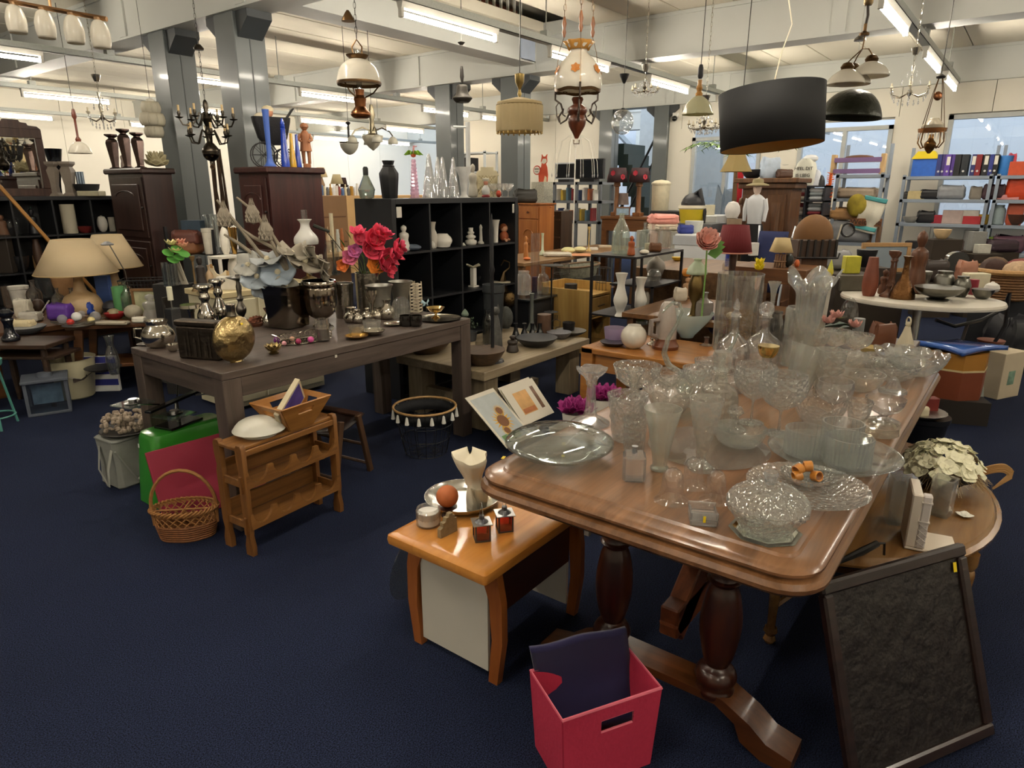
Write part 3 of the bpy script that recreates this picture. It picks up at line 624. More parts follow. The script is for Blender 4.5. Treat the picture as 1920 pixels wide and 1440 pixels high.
for px,py,cc in ((1350,590,'#e6d3b4'),(1385,594,'#efe2c4')):
    q=P(px,py,Z+h*.5); q=Vector((c.x,c.y,Z+h*.47))+ (Vector((q.x,q.y,0))-Vector((c.x,c.y,0))).normalized()*rad*.5
    MB().ball((0,0,0),(.02,.016,.018),10,mod=lambda t,k,r,z:(r*(1+.15*cos(3*t)),z)).obj('sea_shell',C(cc,.6,var=.1),loc=q,label='pale sea shell lying on the dried grass in the cylinder',cat='shell',group='shells in the cylinder vase')
# swan basket of green glass
c=P(1300,742,Z); sc=dep(c)/F
t=T('glass_swan_basket','greenish art glass basket with two long drawn-out horns','bowl',(c.x,c.y,Z),YAW);
def spx(x,y): return Vector(((x-1300)*sc,0,(742-y)*sc*1.03))
MB().lat(vessel(smo([(.03,0),(.05,.008),(.062,.04),(.052,.08)],3),.004),32,Matrix.Scale(1.15,4,(1,0,0))).obj('bowl',GG,t)
MB().tube([spx(*p) for p in ((1300,712),(1275,700),(1250,685),(1240,662),(1246,636),(1260,610),(1268,588),(1262,574),(1250,572),(1240,580),(1232,590))],[.008,.011,.012,.011,.009,.007,.006,.008,.008,.006,.003],8).obj('swan_neck',GG,t)
MB().tube([spx(*p) for p in ((1290,712),(1318,704),(1342,690),(1356,668),(1366,645),(1375,622))],[.008,.011,.011,.009,.007,.003],8).obj('tail',GG,t)
for px,yb,yt,wd,lb in ((1248,762,688,62,'clear patterned glass coupe below the swan basket'),(1304,768,682,58,'glass goblet with crosshatch cut bowl below the swan basket'),(1320,735,668,44,'plain fluted glass beside the swan tail')):
    L('glass_coupe',lb,'glass',px,yb,yt,wd,Z,'coupe',G1,wall=.002,seg=40,mod=cut(10,5,.05,.3,.95),fine=2,group='fluted glass coupes')
# ================================================================ beech and white side table
st=T('side_table','orange veneer side table with white end panels and curved legs','table',(0,0,0))
Mor=WOOD('#b8762f','#cf8f45',.28,'x',1.5,.35,.02); Mord=WOOD('#8d4f22','#a9652f',.35,'z',1.5,.2); Mdk=WOOD('#2c150c','#3f2013',.4,'x',1.5,.2)
loft([[(x,y,z) for x,y in rrect(1.32,1.98,1.1,1.515,.012,o)] for o,z in ((-.02,.405),(0,.412),(.004,.428),(0,.442),(-.012,.449),(-.03,.45))]).obj('tabletop',Mor,st,smooth=30)
def leg(u0,v,s):
    pl=[(0,0),(.035,0),(.02,.16),(.03,.3),(.07,.405),(.0,.405),(-.02,.3),(-.022,.16)]
    MB().pri([(v+ (a-.017)*s,b) for a,b in pl][::(1 if s>0 else -1)],u0,u0+.028,Matrix(((0,0,1,0),(1,0,0,0),(0,1,0,0),(0,0,0,1)))).obj('curved_leg',Mord,st)
for u0 in (1.4,1.86):
    leg(u0,1.14,1); leg(u0,1.475,-1)
    MB().box(u0+.008,u0+.02,1.165,1.455,.03,.405).obj('end_panel',C('#cfcabd',.5,var=.02),st,smooth=0)
MB().box(1.43,1.86,1.15,1.17,.22,.405,.002).obj('side_apron',Mdk,st); MB().box(1.43,1.86,1.455,1.475,.22,.405,.002).obj('side_apron',Mdk,st)
ZS=.4506
L('glass_candle','squat glass candle jar with frosted wax and black heart scroll','candle',804,993,942,46,ZS,[(.9,0),(1,.05),(1,.85),(.92,.9),(.92,1)],GLASS('#f2f0e8',.5,.05),wall=.003)
c,rad,h=fit(804,993,942,46,ZS,[(.9,0),(1,1)])
MB().lat([(rad*.85,.006),(rad*.85,h*.8)],20).obj('candle_wax',C('#e9e6de',.5,var=.02),loc=(c.x,c.y,ZS),label='white wax block inside the squat candle jar',cat='candle')
# clay wall figure with orange ball candle on a dish
c=P(838,1008,ZS)
MB().pri([(-.032,0),(.04,0),(.038,.05),(.03,.05),(.03,.062),(.022,.062),(.022,.072),(.008,.072),(.004,.062),(-.006,.062),(-.008,.05),(-.02,.048),(-.02,.035),(-.032,.03)],-.008,.008,Matrix.Rotation(pi/2,4,'X')).obj('stone_facade',C('#8c7a5c',.85,bump=.4,var=.2,scale=60),loc=(c.x+.015,c.y+.015,ZS),rz=R(-5),label='little stone facade ornament with stepped top and arched window',cat='ornament')
o=L('candle_dish','small dark wooden dish under the orange ball candle','dish',840,972,942,36,ZS,[(.7,0),(.5,.3),(.6,.7),(1,1)],C('#4a2a20',.4))
cd=o
q=Vector(o.location); zt=ZS+o['hh']+SUNK
rb=21*dep(q)/F
MB().ball((0,0,rb),rb,20).tube([(0,0,rb*2),(.002,0,rb*2+.008)],.0008,4).obj('ball_candle',C('#c06a3a',.6,var=.12,scale=30),loc=(q.x,q.y,zt),label='round terracotta orange ball candle with a wick',cat='candle')
o=L('silver_tray','round silver tray with rim lying under the bottle bag','tray',868,968,898,142,ZS,[(.8,0),(.82,.1),(.95,.6),(1,1)],METAL('#d8d5cd',.22),wall=.0015,seg=48)
ztr=ZS+.0025
# crackle glass jars on the tray
L('crackle_jar','clear glass jar with crackled lower half beside red lanterns','jar',902,962,900,46,ztr,'cyl',GLASS('#f4f1de',.5,.04),wall=.002,mod=ribs(14,.02))
for px,py,lb in ((905,1018,'small metal lantern with red glass panes on the side table corner'),(948,1000,'small metal lantern with red glass panes half hidden behind its twin')):
    c=P(px,py,ZS); s=1.0
    t=T('red_lantern',lb,'lantern',(c.x+.02,c.y+.02,ZS),R(50),'red glass lanterns')
    Mz=C('#5b5550',.45,.6)
    MB().box(-.025,.025,-.025,.025,0,.005).obj('base',Mz,t); m=MB()
    for a in(-1,1):
        for b in(-1,1): m.box(a*.025,a*.02,b*.025,b*.02,.005,.058)
    m.obj('frame',Mz,t,smooth=0)
    for k in range(4): MB().box(-.02,.02,.0225,.0232,.006,.057,M=RZ(90*k)).obj('pane',GLASS('#b8281c',.1,.02),t,smooth=0)
    MB().box(-.031,.031,-.031,.031,.058,.061,.001).obj('roof',METAL('#bfc0c0',.3),t); MB().lat([(.022,.061),(.015,.067),(.009,.07),(.009,.082),(.006,.083)],14).obj('chimney',METAL('#6a6a6c',.3),t)
    MB().tube([(-.028,0,.06),(-.026,0,.09),(-.014,0,.118),(0,0,.125),(.014,0,.118),(.026,0,.09),(.028,0,.06)],.001,5).obj('handle',METAL('#b8b8b8',.25),t)
# cloth bottle bag
c=P(893,958,ztr); c+=hd(c)*.03; sc=dep(c)/F
def bag(u,v):
    a=u*2*pi; z=v*.215
    pr=(.033+.004*sin(9*v)+max(0,v-.5)*.065 if v<.9 else .059-(v-.9)*.5)
    r=pr*(1+.12*sin(3*a+5*v)+.06*sin(7*a)*v)
    return (r*cos(a)-(v*.018 if v>.4 else 0),r*sin(a),z+.012*cos(2*a)*v)
MB().grid(bag,36,20,cu=True).obj('bottle_bag',C('#e6dcc2',.85,var=.04,scale=5,bump=.1),loc=(c.x,c.y,ztr),rz=YAW,label='cream cloth bottle bag with gathered folds beside the table corner',cat='bag')
# grey glass plate leaning behind the side table
q=P(722,1172,0);
MB().lat([(.06,0),(.1,.004),(.16,.012),(.162,.015),(.1,.009),(.002,.006)],40).obj('grey_plate',GLASS('#8f9a9c',.4,.15),loc=(1.6,1.66,.163),rot=(R(-80),0,R(10)),label='large frosted grey glass plate leaning against the white side table',cat='plate')
# ================================================================ pink storage box with blue cloth
h=.25
bx=T('storage_box','square raspberry felt storage box with a cut-out handle','box',(0,0,0))
tp=[P(1055,1352,h),P(1240,1290,h),P(1180,1218,h),P(995,1258,h)]; ce=sum(tp,Vector())/4; ce.z=0
top=[(p-ce) for p in tp]
Mp=C('#c22e4e',.8,var=.05,scale=90,bump=.15); Mpd=C('#d96a7c',.8)
def wallq(a,b,hole=False):
    a=Vector((a.x,a.y,0)); b=Vector((b.x,b.y,0)); f=.9
    def pt(s,k):
        q=(a.lerp(b,s))*(f+(1-f)*k); q.z=h*k; return q
    xs=[0,.38,.72,1]; ks=[0,.68,.84,1]; m=MB(); vs=[pt(s,k) for k in ks for s in xs]; fs=[]
    for i in range(3):
        for j in range(3):
            if hole and i==1 and j==1: continue
            fs.append((i*4+j,i*4+j+1,(i+1)*4+j+1,(i+1)*4+j))
    m.add(vs,fs); return m.obj('side_wall',Mp,bx,loc=ce,smooth=0,solid=.006)
for i in range(4): wallq(top[i],top[(i+1)%4],i==0)
MB().add([(p.x*.9,p.y*.9,.004) for p in top],[(0,1,2,3)]).obj('bottom',Mp,bx,loc=ce,solid=.004)
MB().tube([(p.x,p.y,h) for p in top],.005,6,closed=True).obj('rim_piping',Mpd,bx,loc=ce)
a,b=top[0],top[1]; m=MB();
hp=[]
for s,k in ((.38,.68),(.72,.68),(.72,.84),(.38,.84)):
    q=a.lerp(b,s)*(.9+.1*k); hp.append((q.x,q.y,h*k))
m.tube(hp,.0035,5,closed=True).obj('handle_edging',Mpd,bx,loc=ce)
# folded blue bag
bq=[P(1006,1258,.24),P(1170,1232,.24)]
A=P(1018,1340,.12); B=P(1192,1318,.12)
def cl(u,v):
    lo=A.lerp(B,u); lo.z=.05; hi=P(993+u*180,1215-u*40,.34); q=lo.lerp(hi,v); q.z+=.004*sin(9*u+3*v); q+=hd(q)*(.03*sin(pi*v)); return q
MB().grid(cl,14,14).obj('folded_bag',C('#1c1848',.75,var=.12,scale=6,bump=.2,sheen=.2),solid=.012,label='folded navy blue cloth bag standing up in the raspberry box',cat='bag')
# ================================================================ dark framed tray leaning
hT=.5; b1=P(1848,1378,0);b2=P(1592,1490,0);t1=P(1723,1038,hT);t2=P(1465,1145,hT)
ex=(b1-b2).normalized(); ey=((t1+t2)-(b1+b2)).normalized(); ez=ex.cross(ey).normalized(); ey=ez.cross(ex)
wd=.55; ht=.55; org=(b1+b2)/2
tr=T('carved_tray','dark brown framed relief tray leaning on the floor against the round table','tray',org); tr.matrix_world=Matrix(((ex.x,ey.x,ez.x,org.x),(ex.y,ey.y,ez.y,org.y),(ex.z,ey.z,ez.z,org.z+.008),(0,0,0,1)))
Mtd=WOOD('#1c1210','#33211c',.35,'x',3,.3)
MB().box(-wd/2+.02,wd/2-.02,.02,ht-.02,0,.012).obj('panel',C('#1d1613',.45,var=.3,scale=22,bump=1,coat=.15),tr)
for x0,x1,y0,y1 in ((-wd/2,wd/2,0,.035),(-wd/2,wd/2,ht-.035,ht),(-wd/2,-wd/2+.035,.035,ht-.035),(wd/2-.035,wd/2,.035,ht-.035)): MB().box(x0,x1,y0,y1,-.004,.024,.006).obj('frame_rail',Mtd,tr)
sticker(tr,(wd/2-.05,ht-.06,.0165),(0,0,R(85)),s=(.028,.013))
# ================================================================ oval coffee table
ot=T('oval_coffee_table','oval honey-brown wooden coffee table with turned legs under the big table','table',(2.75,.45,0))
Mov=WOOD('#6e4a26','#8f6a3c',.25,'x',1.5,.4)
zo=.42
def ell(k,z,n=48): return [( .68*k*cos(2*pi*i/n),.53*k*sin(2*pi*i/n),z) for i in range(n)]
loft([ell(k,z) for k,z in ((.93,zo-.04),(.985,zo-.035),(1,zo-.025),(1.0,zo-.018),(.97,zo-.012),(.96,zo-.004),(.95,zo))]).obj('tabletop',Mov,ot)
loft([ell(k,z) for k,z in ((.86,zo-.1),(.87,zo-.095),(.88,zo-.04))]).obj('apron',WOOD('#5c3d1e','#7b5830',.35,'x',1.5,.2),ot)
lg=[(.016,0),(.022,.012),(.016,.03),(.024,.045),(.02,.06),(.014,.07),(.018,.18),(.026,.3),(.02,.32),(.028,.34),(.028,.38)]
for x,y in ((-.28,-.46),(-.6,.05),(.3,-.45),(.1,.48)): MB().lat(smo(lg,2),14,TR(x,y,0)).obj('turned_leg',Mov,ot)
MB().tube([(-.28,-.46,.14),(.3,-.45,.14)],.012,6).tube([(-.6,.05,.14),(0,-.1,.14),(.1,.46,.14)],.012,6).obj('stretcher',Mov,ot)
ZO=zo+SUNK
# cream bookend shaped as a big brush and plate
c=P(1755,1022,ZO);
t=T('book_end','cream ceramic bookend with quilted handle and arched back plate','bookend',(c.x-.01,c.y+.02,ZO),R(-78))
Mcr=C('#e9dccb',.35,var=.02,coat=.3)
MB().box(-.075,.075,-.065,.075,0,.009,.003).obj('foot_plate',Mcr,t)
MB().box(-.075,-.045,-.065,.075,.009,.19,.004).obj('back_plate',Mcr,t)
m=MB().box(-.046,-.02,-.066,-.035,.009,.19,.004)
for k in range(4):
    for s in(-1,1): m.tube([(-.033+.013*s,-.0665,.015+.02*k),(-.033-.013*s,-.0665,.035+.02*k)],.0012,4)
m.box(-.048,-.018,-.069,-.033,.1,.104).box(-.048,-.018,-.069,-.033,.165,.169); m.obj('quilted_handle',C('#d8cfc8',.4,var=.02),t)
for px,py,lb,rz in ((1677,985,'square pressed glass brick vase half under the big table',20),(1760,970,'square pressed glass brick vase behind the cream bookend',-10)):
    c=P(px,py,ZO); c+=hd(c)*.03; hh=max(.08,zat(c,896)-ZO); m=MB().lat(vessel([(.03,0),(.033,.004),(.034,hh)],.006),16,sq=.9)
    m.obj('glass_brick',GLASS('#e4e8e2',.6,.05),loc=(c.x,c.y,ZO),rz=R(rz),label=lb,cat='vase',group='square glass bricks')
# lone white flower
c=P(1808,968,ZO)
def fhead(m,c,rad,n=4,tilt=0,rz=0,cup=.3,w=.55,seg=6):
    for k in range(n):
        a=2*pi*k/n+rz
        def pf(u,v):
            r=u*rad; s=(v-.5)*2*w*rad*math.sin(pi*min(1,u*.86+.1)); z=cup*rad*(u**2)+.12*rad*abs(v-.5)
            x,y=r*cos(a)-s*sin(a),r*sin(a)+s*cos(a); return (x,y,z)
        m.grid(pf,5,4,TR(*c)@tilt if isinstance(tilt,Matrix) else TR(*c))
m=MB(); fhead(m,(0,0,.004),.028,4,cup=.15); m.obj('paper_flower',C('#f4f0e2',.7,var=.02),loc=(c.x,c.y,ZO),label='single loose white paper flower lying on the round table',cat='flower',solid=.0006)
# white hydrangea bouquet
c=Vector((2.9,.13,0))
hy=T('hydrangea_bouquet','big bunch of cream silk hydrangeas with raffia lying on the oval table','flowers',(c.x,c.y,ZO))
m=MB()
for i in range(120):
    a=random.random()*6.283; k=math.sqrt(random.random()); x=k*.17*cos(a); y=k*.13*sin(a); z=.075+.085*math.sqrt(max(0,1-k*k))*(.8+.4*random.random())
    fhead(m,(x,y,z),.022+.012*random.random(),4,tilt=Matrix.Rotation(k*.9,4,Vector((-sin(a),cos(a),0)))@RZ(random.random()*90),cup=.25)
m.obj('petals',C('#ece8c8',.75,var=.08,scale=25),hy,solid=.0006)
m=MB()
for i in range(140):
    a=random.random()*6.283; x=.14*cos(a)*random.random(); y=.1*sin(a);
    m.tube([(x*.4,y*.4,.05),(x,y,.06+.03*random.random()),(x*1.5+.03*(random.random()-.5),y*1.5+.03*(random.random()-.5),.03+.02*random.random())],.0009,3)
for i in range(7):
    b=random.random(); m.tube([(.12+b*.05,-.1,.05),(.2,-.12-b*.05,-.02),(.22+b*.04,-.14-b*.04,-.12-b*.1)],.0006,3)
m.obj('raffia',C('#b7a079',.9,var=.2,scale=30),hy)
MB().lat(vessel([(.05,0),(.06,.01),(.1,.05),(.115,.055)],.004),24).obj('nest_bowl',C('#3c3226',.85,var=.2),hy)
# wicker roll behind the flowers
m=MB()
for k in range(6): m.tube([(.0,-.0+.0*k,.0)]+[(.02*k*0+.012*math.cos(t)*(1+.0*k)+.0, -.06+t*.02,.05+.03*math.sin(t*.6)+.006*k) for t in [x*.5 for x in range(14)]],.004,5)
m.obj('wicker_bundle',C('#b98d56',.7,var=.15),loc=(3.12,-.04,ZO-.045),rz=R(20),label='bundle of pale wicker strands hanging over the oval table edge',cat='wicker')
# black torch end of a walking stick poking out below the big table
MB().tube([(0,0,0),(.1,.0,.02),(.16,0,.035)],[.006,.012,.01],8).tube([(.16,0,.035),(.19,.0,.03),(.2,0,-.03)],.004,6).obj('black_hook',C('#15120f',.4),loc=tuple(P(1568,1056,ZO+.012)),rz=R(-32),label='black handled hook lying on the oval table under the big table edge',cat='hook')
# ================================================================ grey-brown dining table
Mgt=WOOD('#3f352f','#5d5048',.5,'x',3,.1,.12); Mgtz=WOOD('#3f352f','#5d5048',.5,'z',3,.1,.12); Mgty=WOOD('#3a312b','#564a42',.5,'y',3,.1,.12)
ZG0=.76; gt=T('dining_table','grey-brown oak dining table covered with silver vases and trinkets','table',(0,0,0))
gu0,gu1,gv0,gv1=1.47,3.12,2.69,3.53
MB().box(gu0,gu1,gv0,gv1,ZG0-.035,ZG0,.003).obj('tabletop',Mgt,gt)
for u in (gu0,gu1-.09):
    for v in (gv0,gv1-.09): MB().box(u+.002,u+.09,v+.002,v+.09,0,ZG0-.035,.003).obj('leg',Mgtz,gt)
for v in (gv0+.006,gv1-.03): MB().box(gu0+.09,gu1-.09,v,v+.024,ZG0-.125,ZG0-.035,.002).obj('apron',Mgt,gt)
for u in (gu0+.006,gu1-.03): MB().box(u,u+.024,gv0+.09,gv1-.09,ZG0-.125,ZG0-.035,.002).obj('apron',Mgty,gt)
Z=ZG0+SUNK
SV=METAL('#b9b2a6',.16,.05,12); SVd=METAL('#8f877c',.2,.1,12); PEW=METAL('#7b766f',.35,.1,20); ZN=METAL('#9a9890',.45,.1,30); GLD=METAL('#b08a4c',.25);
L('pewter_saucer','small flat pewter saucer at the table corner','saucer',274,648,641,32,Z,'plate',PEW,wall=.002)
# round silver teapot
c,rad,h=fit(300,652,598,58,Z,PR['ball'])
t=T('silver_pot','round polished silver pot with wide open neck','pot',(c.x,c.y,Z)); MB().lat(vessel(smo([(rad*a,b*h) for a,b in ((.5,0),(.8,.1),(1,.38),(.92,.62),(.66,.8),(.62,.88),(.72,1))],3),.003),32).obj('body',SV,t)
MB().tube([(-rad*.9,0,h*.7),(-rad*1.35,0,h*.7),(-rad*1.4,0,h*.4),(-rad*.95,0,h*.3)],.006,6,M=RZ(-40)).obj('handle',SV,t)
L('tealight_dish','small silver tealight dish beside the tin box','dish',325,660,643,24,Z,'bowl',SV,wall=.002)
# stepped metal candle block
c=P(331,640,Z); c+=hd(c)*.03
t=T('block_candle_holder','stepped brushed metal block holding a short cream candle','candle holder',(c.x,c.y,Z),R(15)); h1=zat(c,578)-Z
MB().box(-.03,.03,-.025,.025,0,h1,.002).obj('block',METAL('#6d6f72',.3),t); MB().box(-.034,.028,.02,.026,0,h1*1.35,.002).obj('back_plate',METAL('#55524f',.35),t)
MB().tube([(0,0,h1),(0,0,h1*1.25)],.003,6).obj('pin',METAL('#aaaaaa',.3),t); MB().lat([(.014,h1*1.25),(.014,h1*1.65),(.012,h1*1.66)],14).obj('candle',C('#e3e0c6',.5,var=.02),t)
L('wide_candlestick','low silver candlestick with a broad drip tray','candlestick',362,612,568,38,Z,[(.6,0),(.55,.1),(.25,.3),(.3,.6),(.4,.75),(1,.85),(.95,1)],SV)
for px,yb,yt,wd,lb in ((390,612,531,36,'bulbous silver candlestick behind the leaf dish'),(415,602,522,30,'second bulbous silver candlestick close to the slim pewter one')):
    L('silver_candlestick',lb,'candlestick',px,yb,yt,wd,Z,[(.7,0),(.75,.05),(.9,.15),(.85,.3),(.45,.5),(.35,.58),(.5,.64),(.55,.7),(.42,.78),(.5,.86),(1,.94),(.9,1)],SV,fine=2,group='bulbous silver candlesticks')
L('pewter_candlestick','tall slim turned pewter candlestick with a wide drip pan','candlestick',455,606,514,38,Z,[(.7,0),(.6,.05),(.25,.12),(.45,.2),(.5,.3),(.3,.38),(.22,.44),(.36,.5),(.2,.56),(.28,.75),(.2,.86),(1,.93),(.95,.95),(.25,.96),(.22,1)],PEW,fine=2)
def leafdish(px,py,lb,s,rz):
    c=P(px,py,Z)
    def f(u,v):
        w=sin(pi*min(1,max(0,u)))**.8*.35; x=(u-.5)*2; return (x*s,(v-.5)*2*w*s,s*(.25*x*x+.5*(v-.5)**2*1.2)+.002)
    MB().grid(f,12,8).obj('leaf_dish',SV,loc=(c.x,c.y,Z),rz=R(rz),label=lb,cat='dish',solid=.0025,group='silver leaf dishes')
leafdish(378,606,'leaf-shaped silver dish beside the candle block',.07,150); leafdish(417,606,'leaf-shaped silver dish behind the round flask',.06,120)
# tin with castle relief
c=P(335,672,Z);
t=T('relief_tin','dark pewter tin box with embossed castle towers','tin',(c.x,c.y,Z),R(-18))
q=P(415,678,Z); wdt=(q-c).length*.95; hh=zat(c,600)-Z
tn=METAL('#4a423a',.45,.4,40)
t.rotation_euler=(0,0,math.atan2(q.y-c.y,q.x-c.x))
MB().box(0,wdt,0,.06,0,hh*.86,.008).obj('body',tn,t); MB().box(-.003,wdt+.003,-.003,.063,hh*.86,hh,.006).obj('lid',tn,t)
m=MB()
for i,(x,w_,hk) in enumerate(((.2,.05,.5),(.3,.03,.68),(.42,.07,.45),(.55,.04,.66),(.68,.08,.4),(.8,.04,.58))):
    m.box(x*wdt,(x+w_)*wdt*1.0,-.003,.001,hh*.08,hh*hk).add([(x*wdt,-.003,hh*hk),((x+w_)*wdt,-.003,hh*hk),((x+w_/2)*wdt,-.002,hh*(hk+.14))],[(0,1,2)])
m.obj('castle_relief',METAL('#5d544a',.4,.3,40),t,smooth=0)
# moon flask
c,rad,h=fit(444,680,596,90,Z,PR['sphere'])
t=T('moon_flask','round flattened silver and gold moon flask vase','vase',(c.x,c.y,Z),R(10)); Mfl=METAL('#a99468',.28,.9,26)
H2=2*rad*.98
MB().ball((0,0,rad*.97),(rad,rad*.5,rad*.97),36).obj('body',Mfl,t); MB().lat(vessel([(.022,H2*.98),(.019,H2*1.05),(.021,H2*1.2),(.024,H2*1.22)],.002),20).obj('neck',METAL('#8c8478',.25),t)
MB().lat([(.035,0),(.03,.006)],20,Matrix.Scale(.6,4,(0,1,0))).obj('foot',Mfl,t); sticker(t,(.012,-rad*.42,rad*1.6),(R(60),0,R(10)))
L('mini_silver_vase','tiny silver bud vase behind the round flask','vase',506,614,576,26,Z,[(.7,0),(.9,.1),(1,.35),(.5,.65),(.35,.75),(.7,1)],SV,wall=.002,fine=2)
c=P(497,612,Z); m=MB()
for i in range(26):
    a=random.random()*6.28; k=random.random(); fhead(m,(.05*k*cos(a),.035*k*sin(a),.02+.025*random.random()),.016,5,tilt=Matrix.Rotation(k,4,Vector((-sin(a),cos(a),0)))@RZ(i*30),cup=.7)
m.lat([(.035,0),(.05,.02)],14); m.obj('dried_roses',C('#7b4a34',.85,var=.25,scale=30),loc=(c.x-.02,c.y+.06,Z),label='small bowl of brown dried rose heads behind the bud vase',cat='dried flowers',kind='stuff')
# tall tapered mirror vase with foam flowers
c,rad,h=fit(543,616,530,64,Z,[(.5,0),(1,1)])
fv=T('mirror_vase','tall square tapered mirror-finish vase full of foam flowers','vase',(c.x,c.y,Z),R(12))
MB().lat(vessel([(rad*.62,0),(rad*.64,.004),(rad*1.0,h)],.004),32,sq=.9).obj('body',METAL('#7d7469',.12),fv); sticker(fv,(.035,-.075,h*.85),(R(90),0,0))
def foamflower(px,py,s,col,lb,mid='#e7dcbc',face=(-.5,-.6,.6)):
    s*=1.15
    zz=zat(c,py)-Z; off=RT*((px-545)*dep(c)/F)
    d=Vector(face).normalized(); rotm=d.to_track_quat('Z','Y').to_matrix().to_4x4()
    m=MB();
    for k2 in range(5):
        a=2*pi*k2/5
        def pf(u,v,a=a):
            w=.62*math.sin(pi*min(1,u*.8+.12)); x=u; y=(v-.5)*2*w; z=.35*u*u-.25*abs(v-.5)**2+.08*sin(5*v)
            return ((x*cos(a)-y*sin(a))*s,(x*sin(a)+y*cos(a))*s,z*s)
        m.grid(pf,6,6,rotm)
    o=m.obj('foam_flower',C(col,.8,var=.14,scale=12),fv,loc=(0,0,0),solid=.0015);
    M=Matrix.Rotation(-R(12),4,'Z')@TR(off.x,off.y,zz); o.matrix_local=M
    MB().ball((0,0,s*.14),s*.17,8,M=rotm).obj('flower_centre',C(mid,.8),o); return o
foamflower(494,520,.085,'#a3adb6','');foamflower(533,512,.09,'#9fadba','');foamflower(516,488,.08,'#adb1b2','',face=(-.3,-.2,.9))
foamflower(560,478,.085,'#9b9484','',face=(.2,-.4,.9));foamflower(582,492,.1,'#968e7f','',face=(.1,-.6,.7));foamflower(600,486,.09,'#9e9687','',face=(.7,-.3,.6));foamflower(545,535,.06,'#a9a598','',face=(-.2,-.8,.2));foamflower(612,505,.07,'#968e7f','',face=(.8,-.5,.2));foamflower(481,497,.07,'#b5b4ac','',face=(-.8,-.4,.5));foamflower(500,540,.055,'#a5afb6','',face=(-.5,-.9,.0))
def stalk(pts,bud=None,s=.03):
    Lp=[]
    for px,py in pts:
        zz=zat(c,py)-Z; off=RT*((px-545)*dep(c)/F); Lp.append(Matrix.Rotation(-R(12),3,'Z')@Vector((off.x,off.y+.03,zz)))
    MB().tube(Lp,[.012,.011,.01,.006,.003][:len(Lp)] if len(Lp)<=5 else .008,6).obj('stalk',C('#8f8573',.85,var=.2,scale=20),fv)
    if bud:
        px,py=bud; zz=zat(c,py)-Z; off=RT*((px-545)*dep(c)/F); m=MB()
        for r in range(6):
            for k in range(9):
                a=2*pi*k/9+r*.35; rr=s*(.95-.14*r*(1 if r>2 else .3)); zc=s*(-1.1+.5*r)
                m.add([(rr*cos(a-.32),rr*sin(a-.32),zc),(rr*cos(a+.32),rr*sin(a+.32),zc),(rr*1.12*cos(a),rr*1.12*sin(a),zc+s*.35),(rr*.8*cos(a),rr*.8*sin(a),zc+s*.85)],[(0,1,2),(0,2,3),(1,3,2)])
        m.ball((0,0,0),(s*.85,s*.85,s*1.4),10)
        o=m.obj('protea_bud',C('#9a9080',.85,var=.2,scale=25),fv); o.matrix_local=Matrix.Rotation(-R(12),4,'Z')@TR(off.x,off.y+.03,zz)
stalk(((560,520),(535,465),(500,445),(455,410)),(452,408),.042); stalk(((560,520),(540,470),(510,400),(478,370)),(503,402),.04) ; stalk(((560,520),(548,465),(535,440),(525,420)),(524,434),.042); stalk(((545,520),(505,470),(480,430),(442,375))); stalk(((548,520),(500,480),(470,455),(448,440)))
# silver urn with rim
L('silver_urn','big polished silver urn on a narrow foot','urn',604,614,522,64,Z,[(.5,0),(.5,.03),(.3,.1),(.3,.16),(.7,.26),(.9,.5),(.92,.8),(.88,.86),(1,.9),(1,.96),(.95,1)],METAL('#8c8276',.12),wall=.004,seg=40,fine=2)
uu=bpy.data.objects['silver_urn']; sticker(uu,(-.03,-.078,uu['hh']*.78),(R(90),0,R(-20)))
L('mercury_vase','straight silvered glass vase beside the urn','vase',647,598,528,38,Z,'tumbler',METAL('#aaa69c',.2,.3,30),wall=.002)
# oval tray with gallery
c=P(572,640,Z);
t=T('gallery_tray','oval silver tray with pierced gallery rim and loop handles','tray',(c.x+.01,c.y+.02,Z),math.atan2(*( (P(650,625,Z)-P(500,650,Z)).yx)))
a_,b_=.155,.085
el=lambda k,z,n=40:[(a_*k*cos(2*pi*i/n),b_*k*sin(2*pi*i/n),z) for i in range(n)]
loft([el(.96,0),el(1,.003),el(.97,.004)]).obj('base',SVd,t)
m=MB(); m.tube(el(1.0,.035),.0022,5,closed=True).tube(el(.99,.004),.002,5,closed=True)
for i in range(32):
    p=el(1,.0195,32)[i]; a=math.atan2(p[1]/b_**2,p[0]/a_**2); m.tube([(p[0]-sin(a)*.011*cos(x),p[1]+cos(a)*.011*cos(x),.0195+.013*sin(x)) for x in [2*pi*k/8 for k in range(8)]],.0013,4,closed=True)
m.obj('gallery',SV,t)
for s in(-1,1): MB().tube([(s*a_*.93,-.03,.035),(s*a_*1.05,-.028,.05),(s*a_*1.12,0,.056),(s*a_*1.05,.028,.05),(s*a_*.93,.03,.035)],.003,6).obj('loop_handle',SV,t)
zt=Z+.0048
for px,py,r,cc,lb in ((583,634,.016,'#d65a9e','hot pink felt ball on the silver tray'),(520,636,.018,'#7a2d7d','purple foil ball on the silver tray'),(548,632,.013,'#d9a68a','peach potpourri ball on the silver tray'),(560,637,.014,'#a8305c','crimson wrapped sweet on the silver tray'),(533,640,.012,'#e3a0a8','pale pink ball on the silver tray')):
    q=P(px,py+8,zt); MB().ball((0,0,r),r,14,mod=lambda t,k,rr,z:(rr*(1+.04*cos(5*t+6*z)),z)).obj('decor_ball',C(cc,.6,var=.12,scale=40),loc=(q.x,q.y,zt),label=lb,cat='ball',group='potpourri balls on the tray')
L('sand_candle_glass','small glass with sandy candle standing on the silver tray','candle',606,640,596,26,zt,'cyl',GLASS('#e9e6dc',.4),wall=.002)
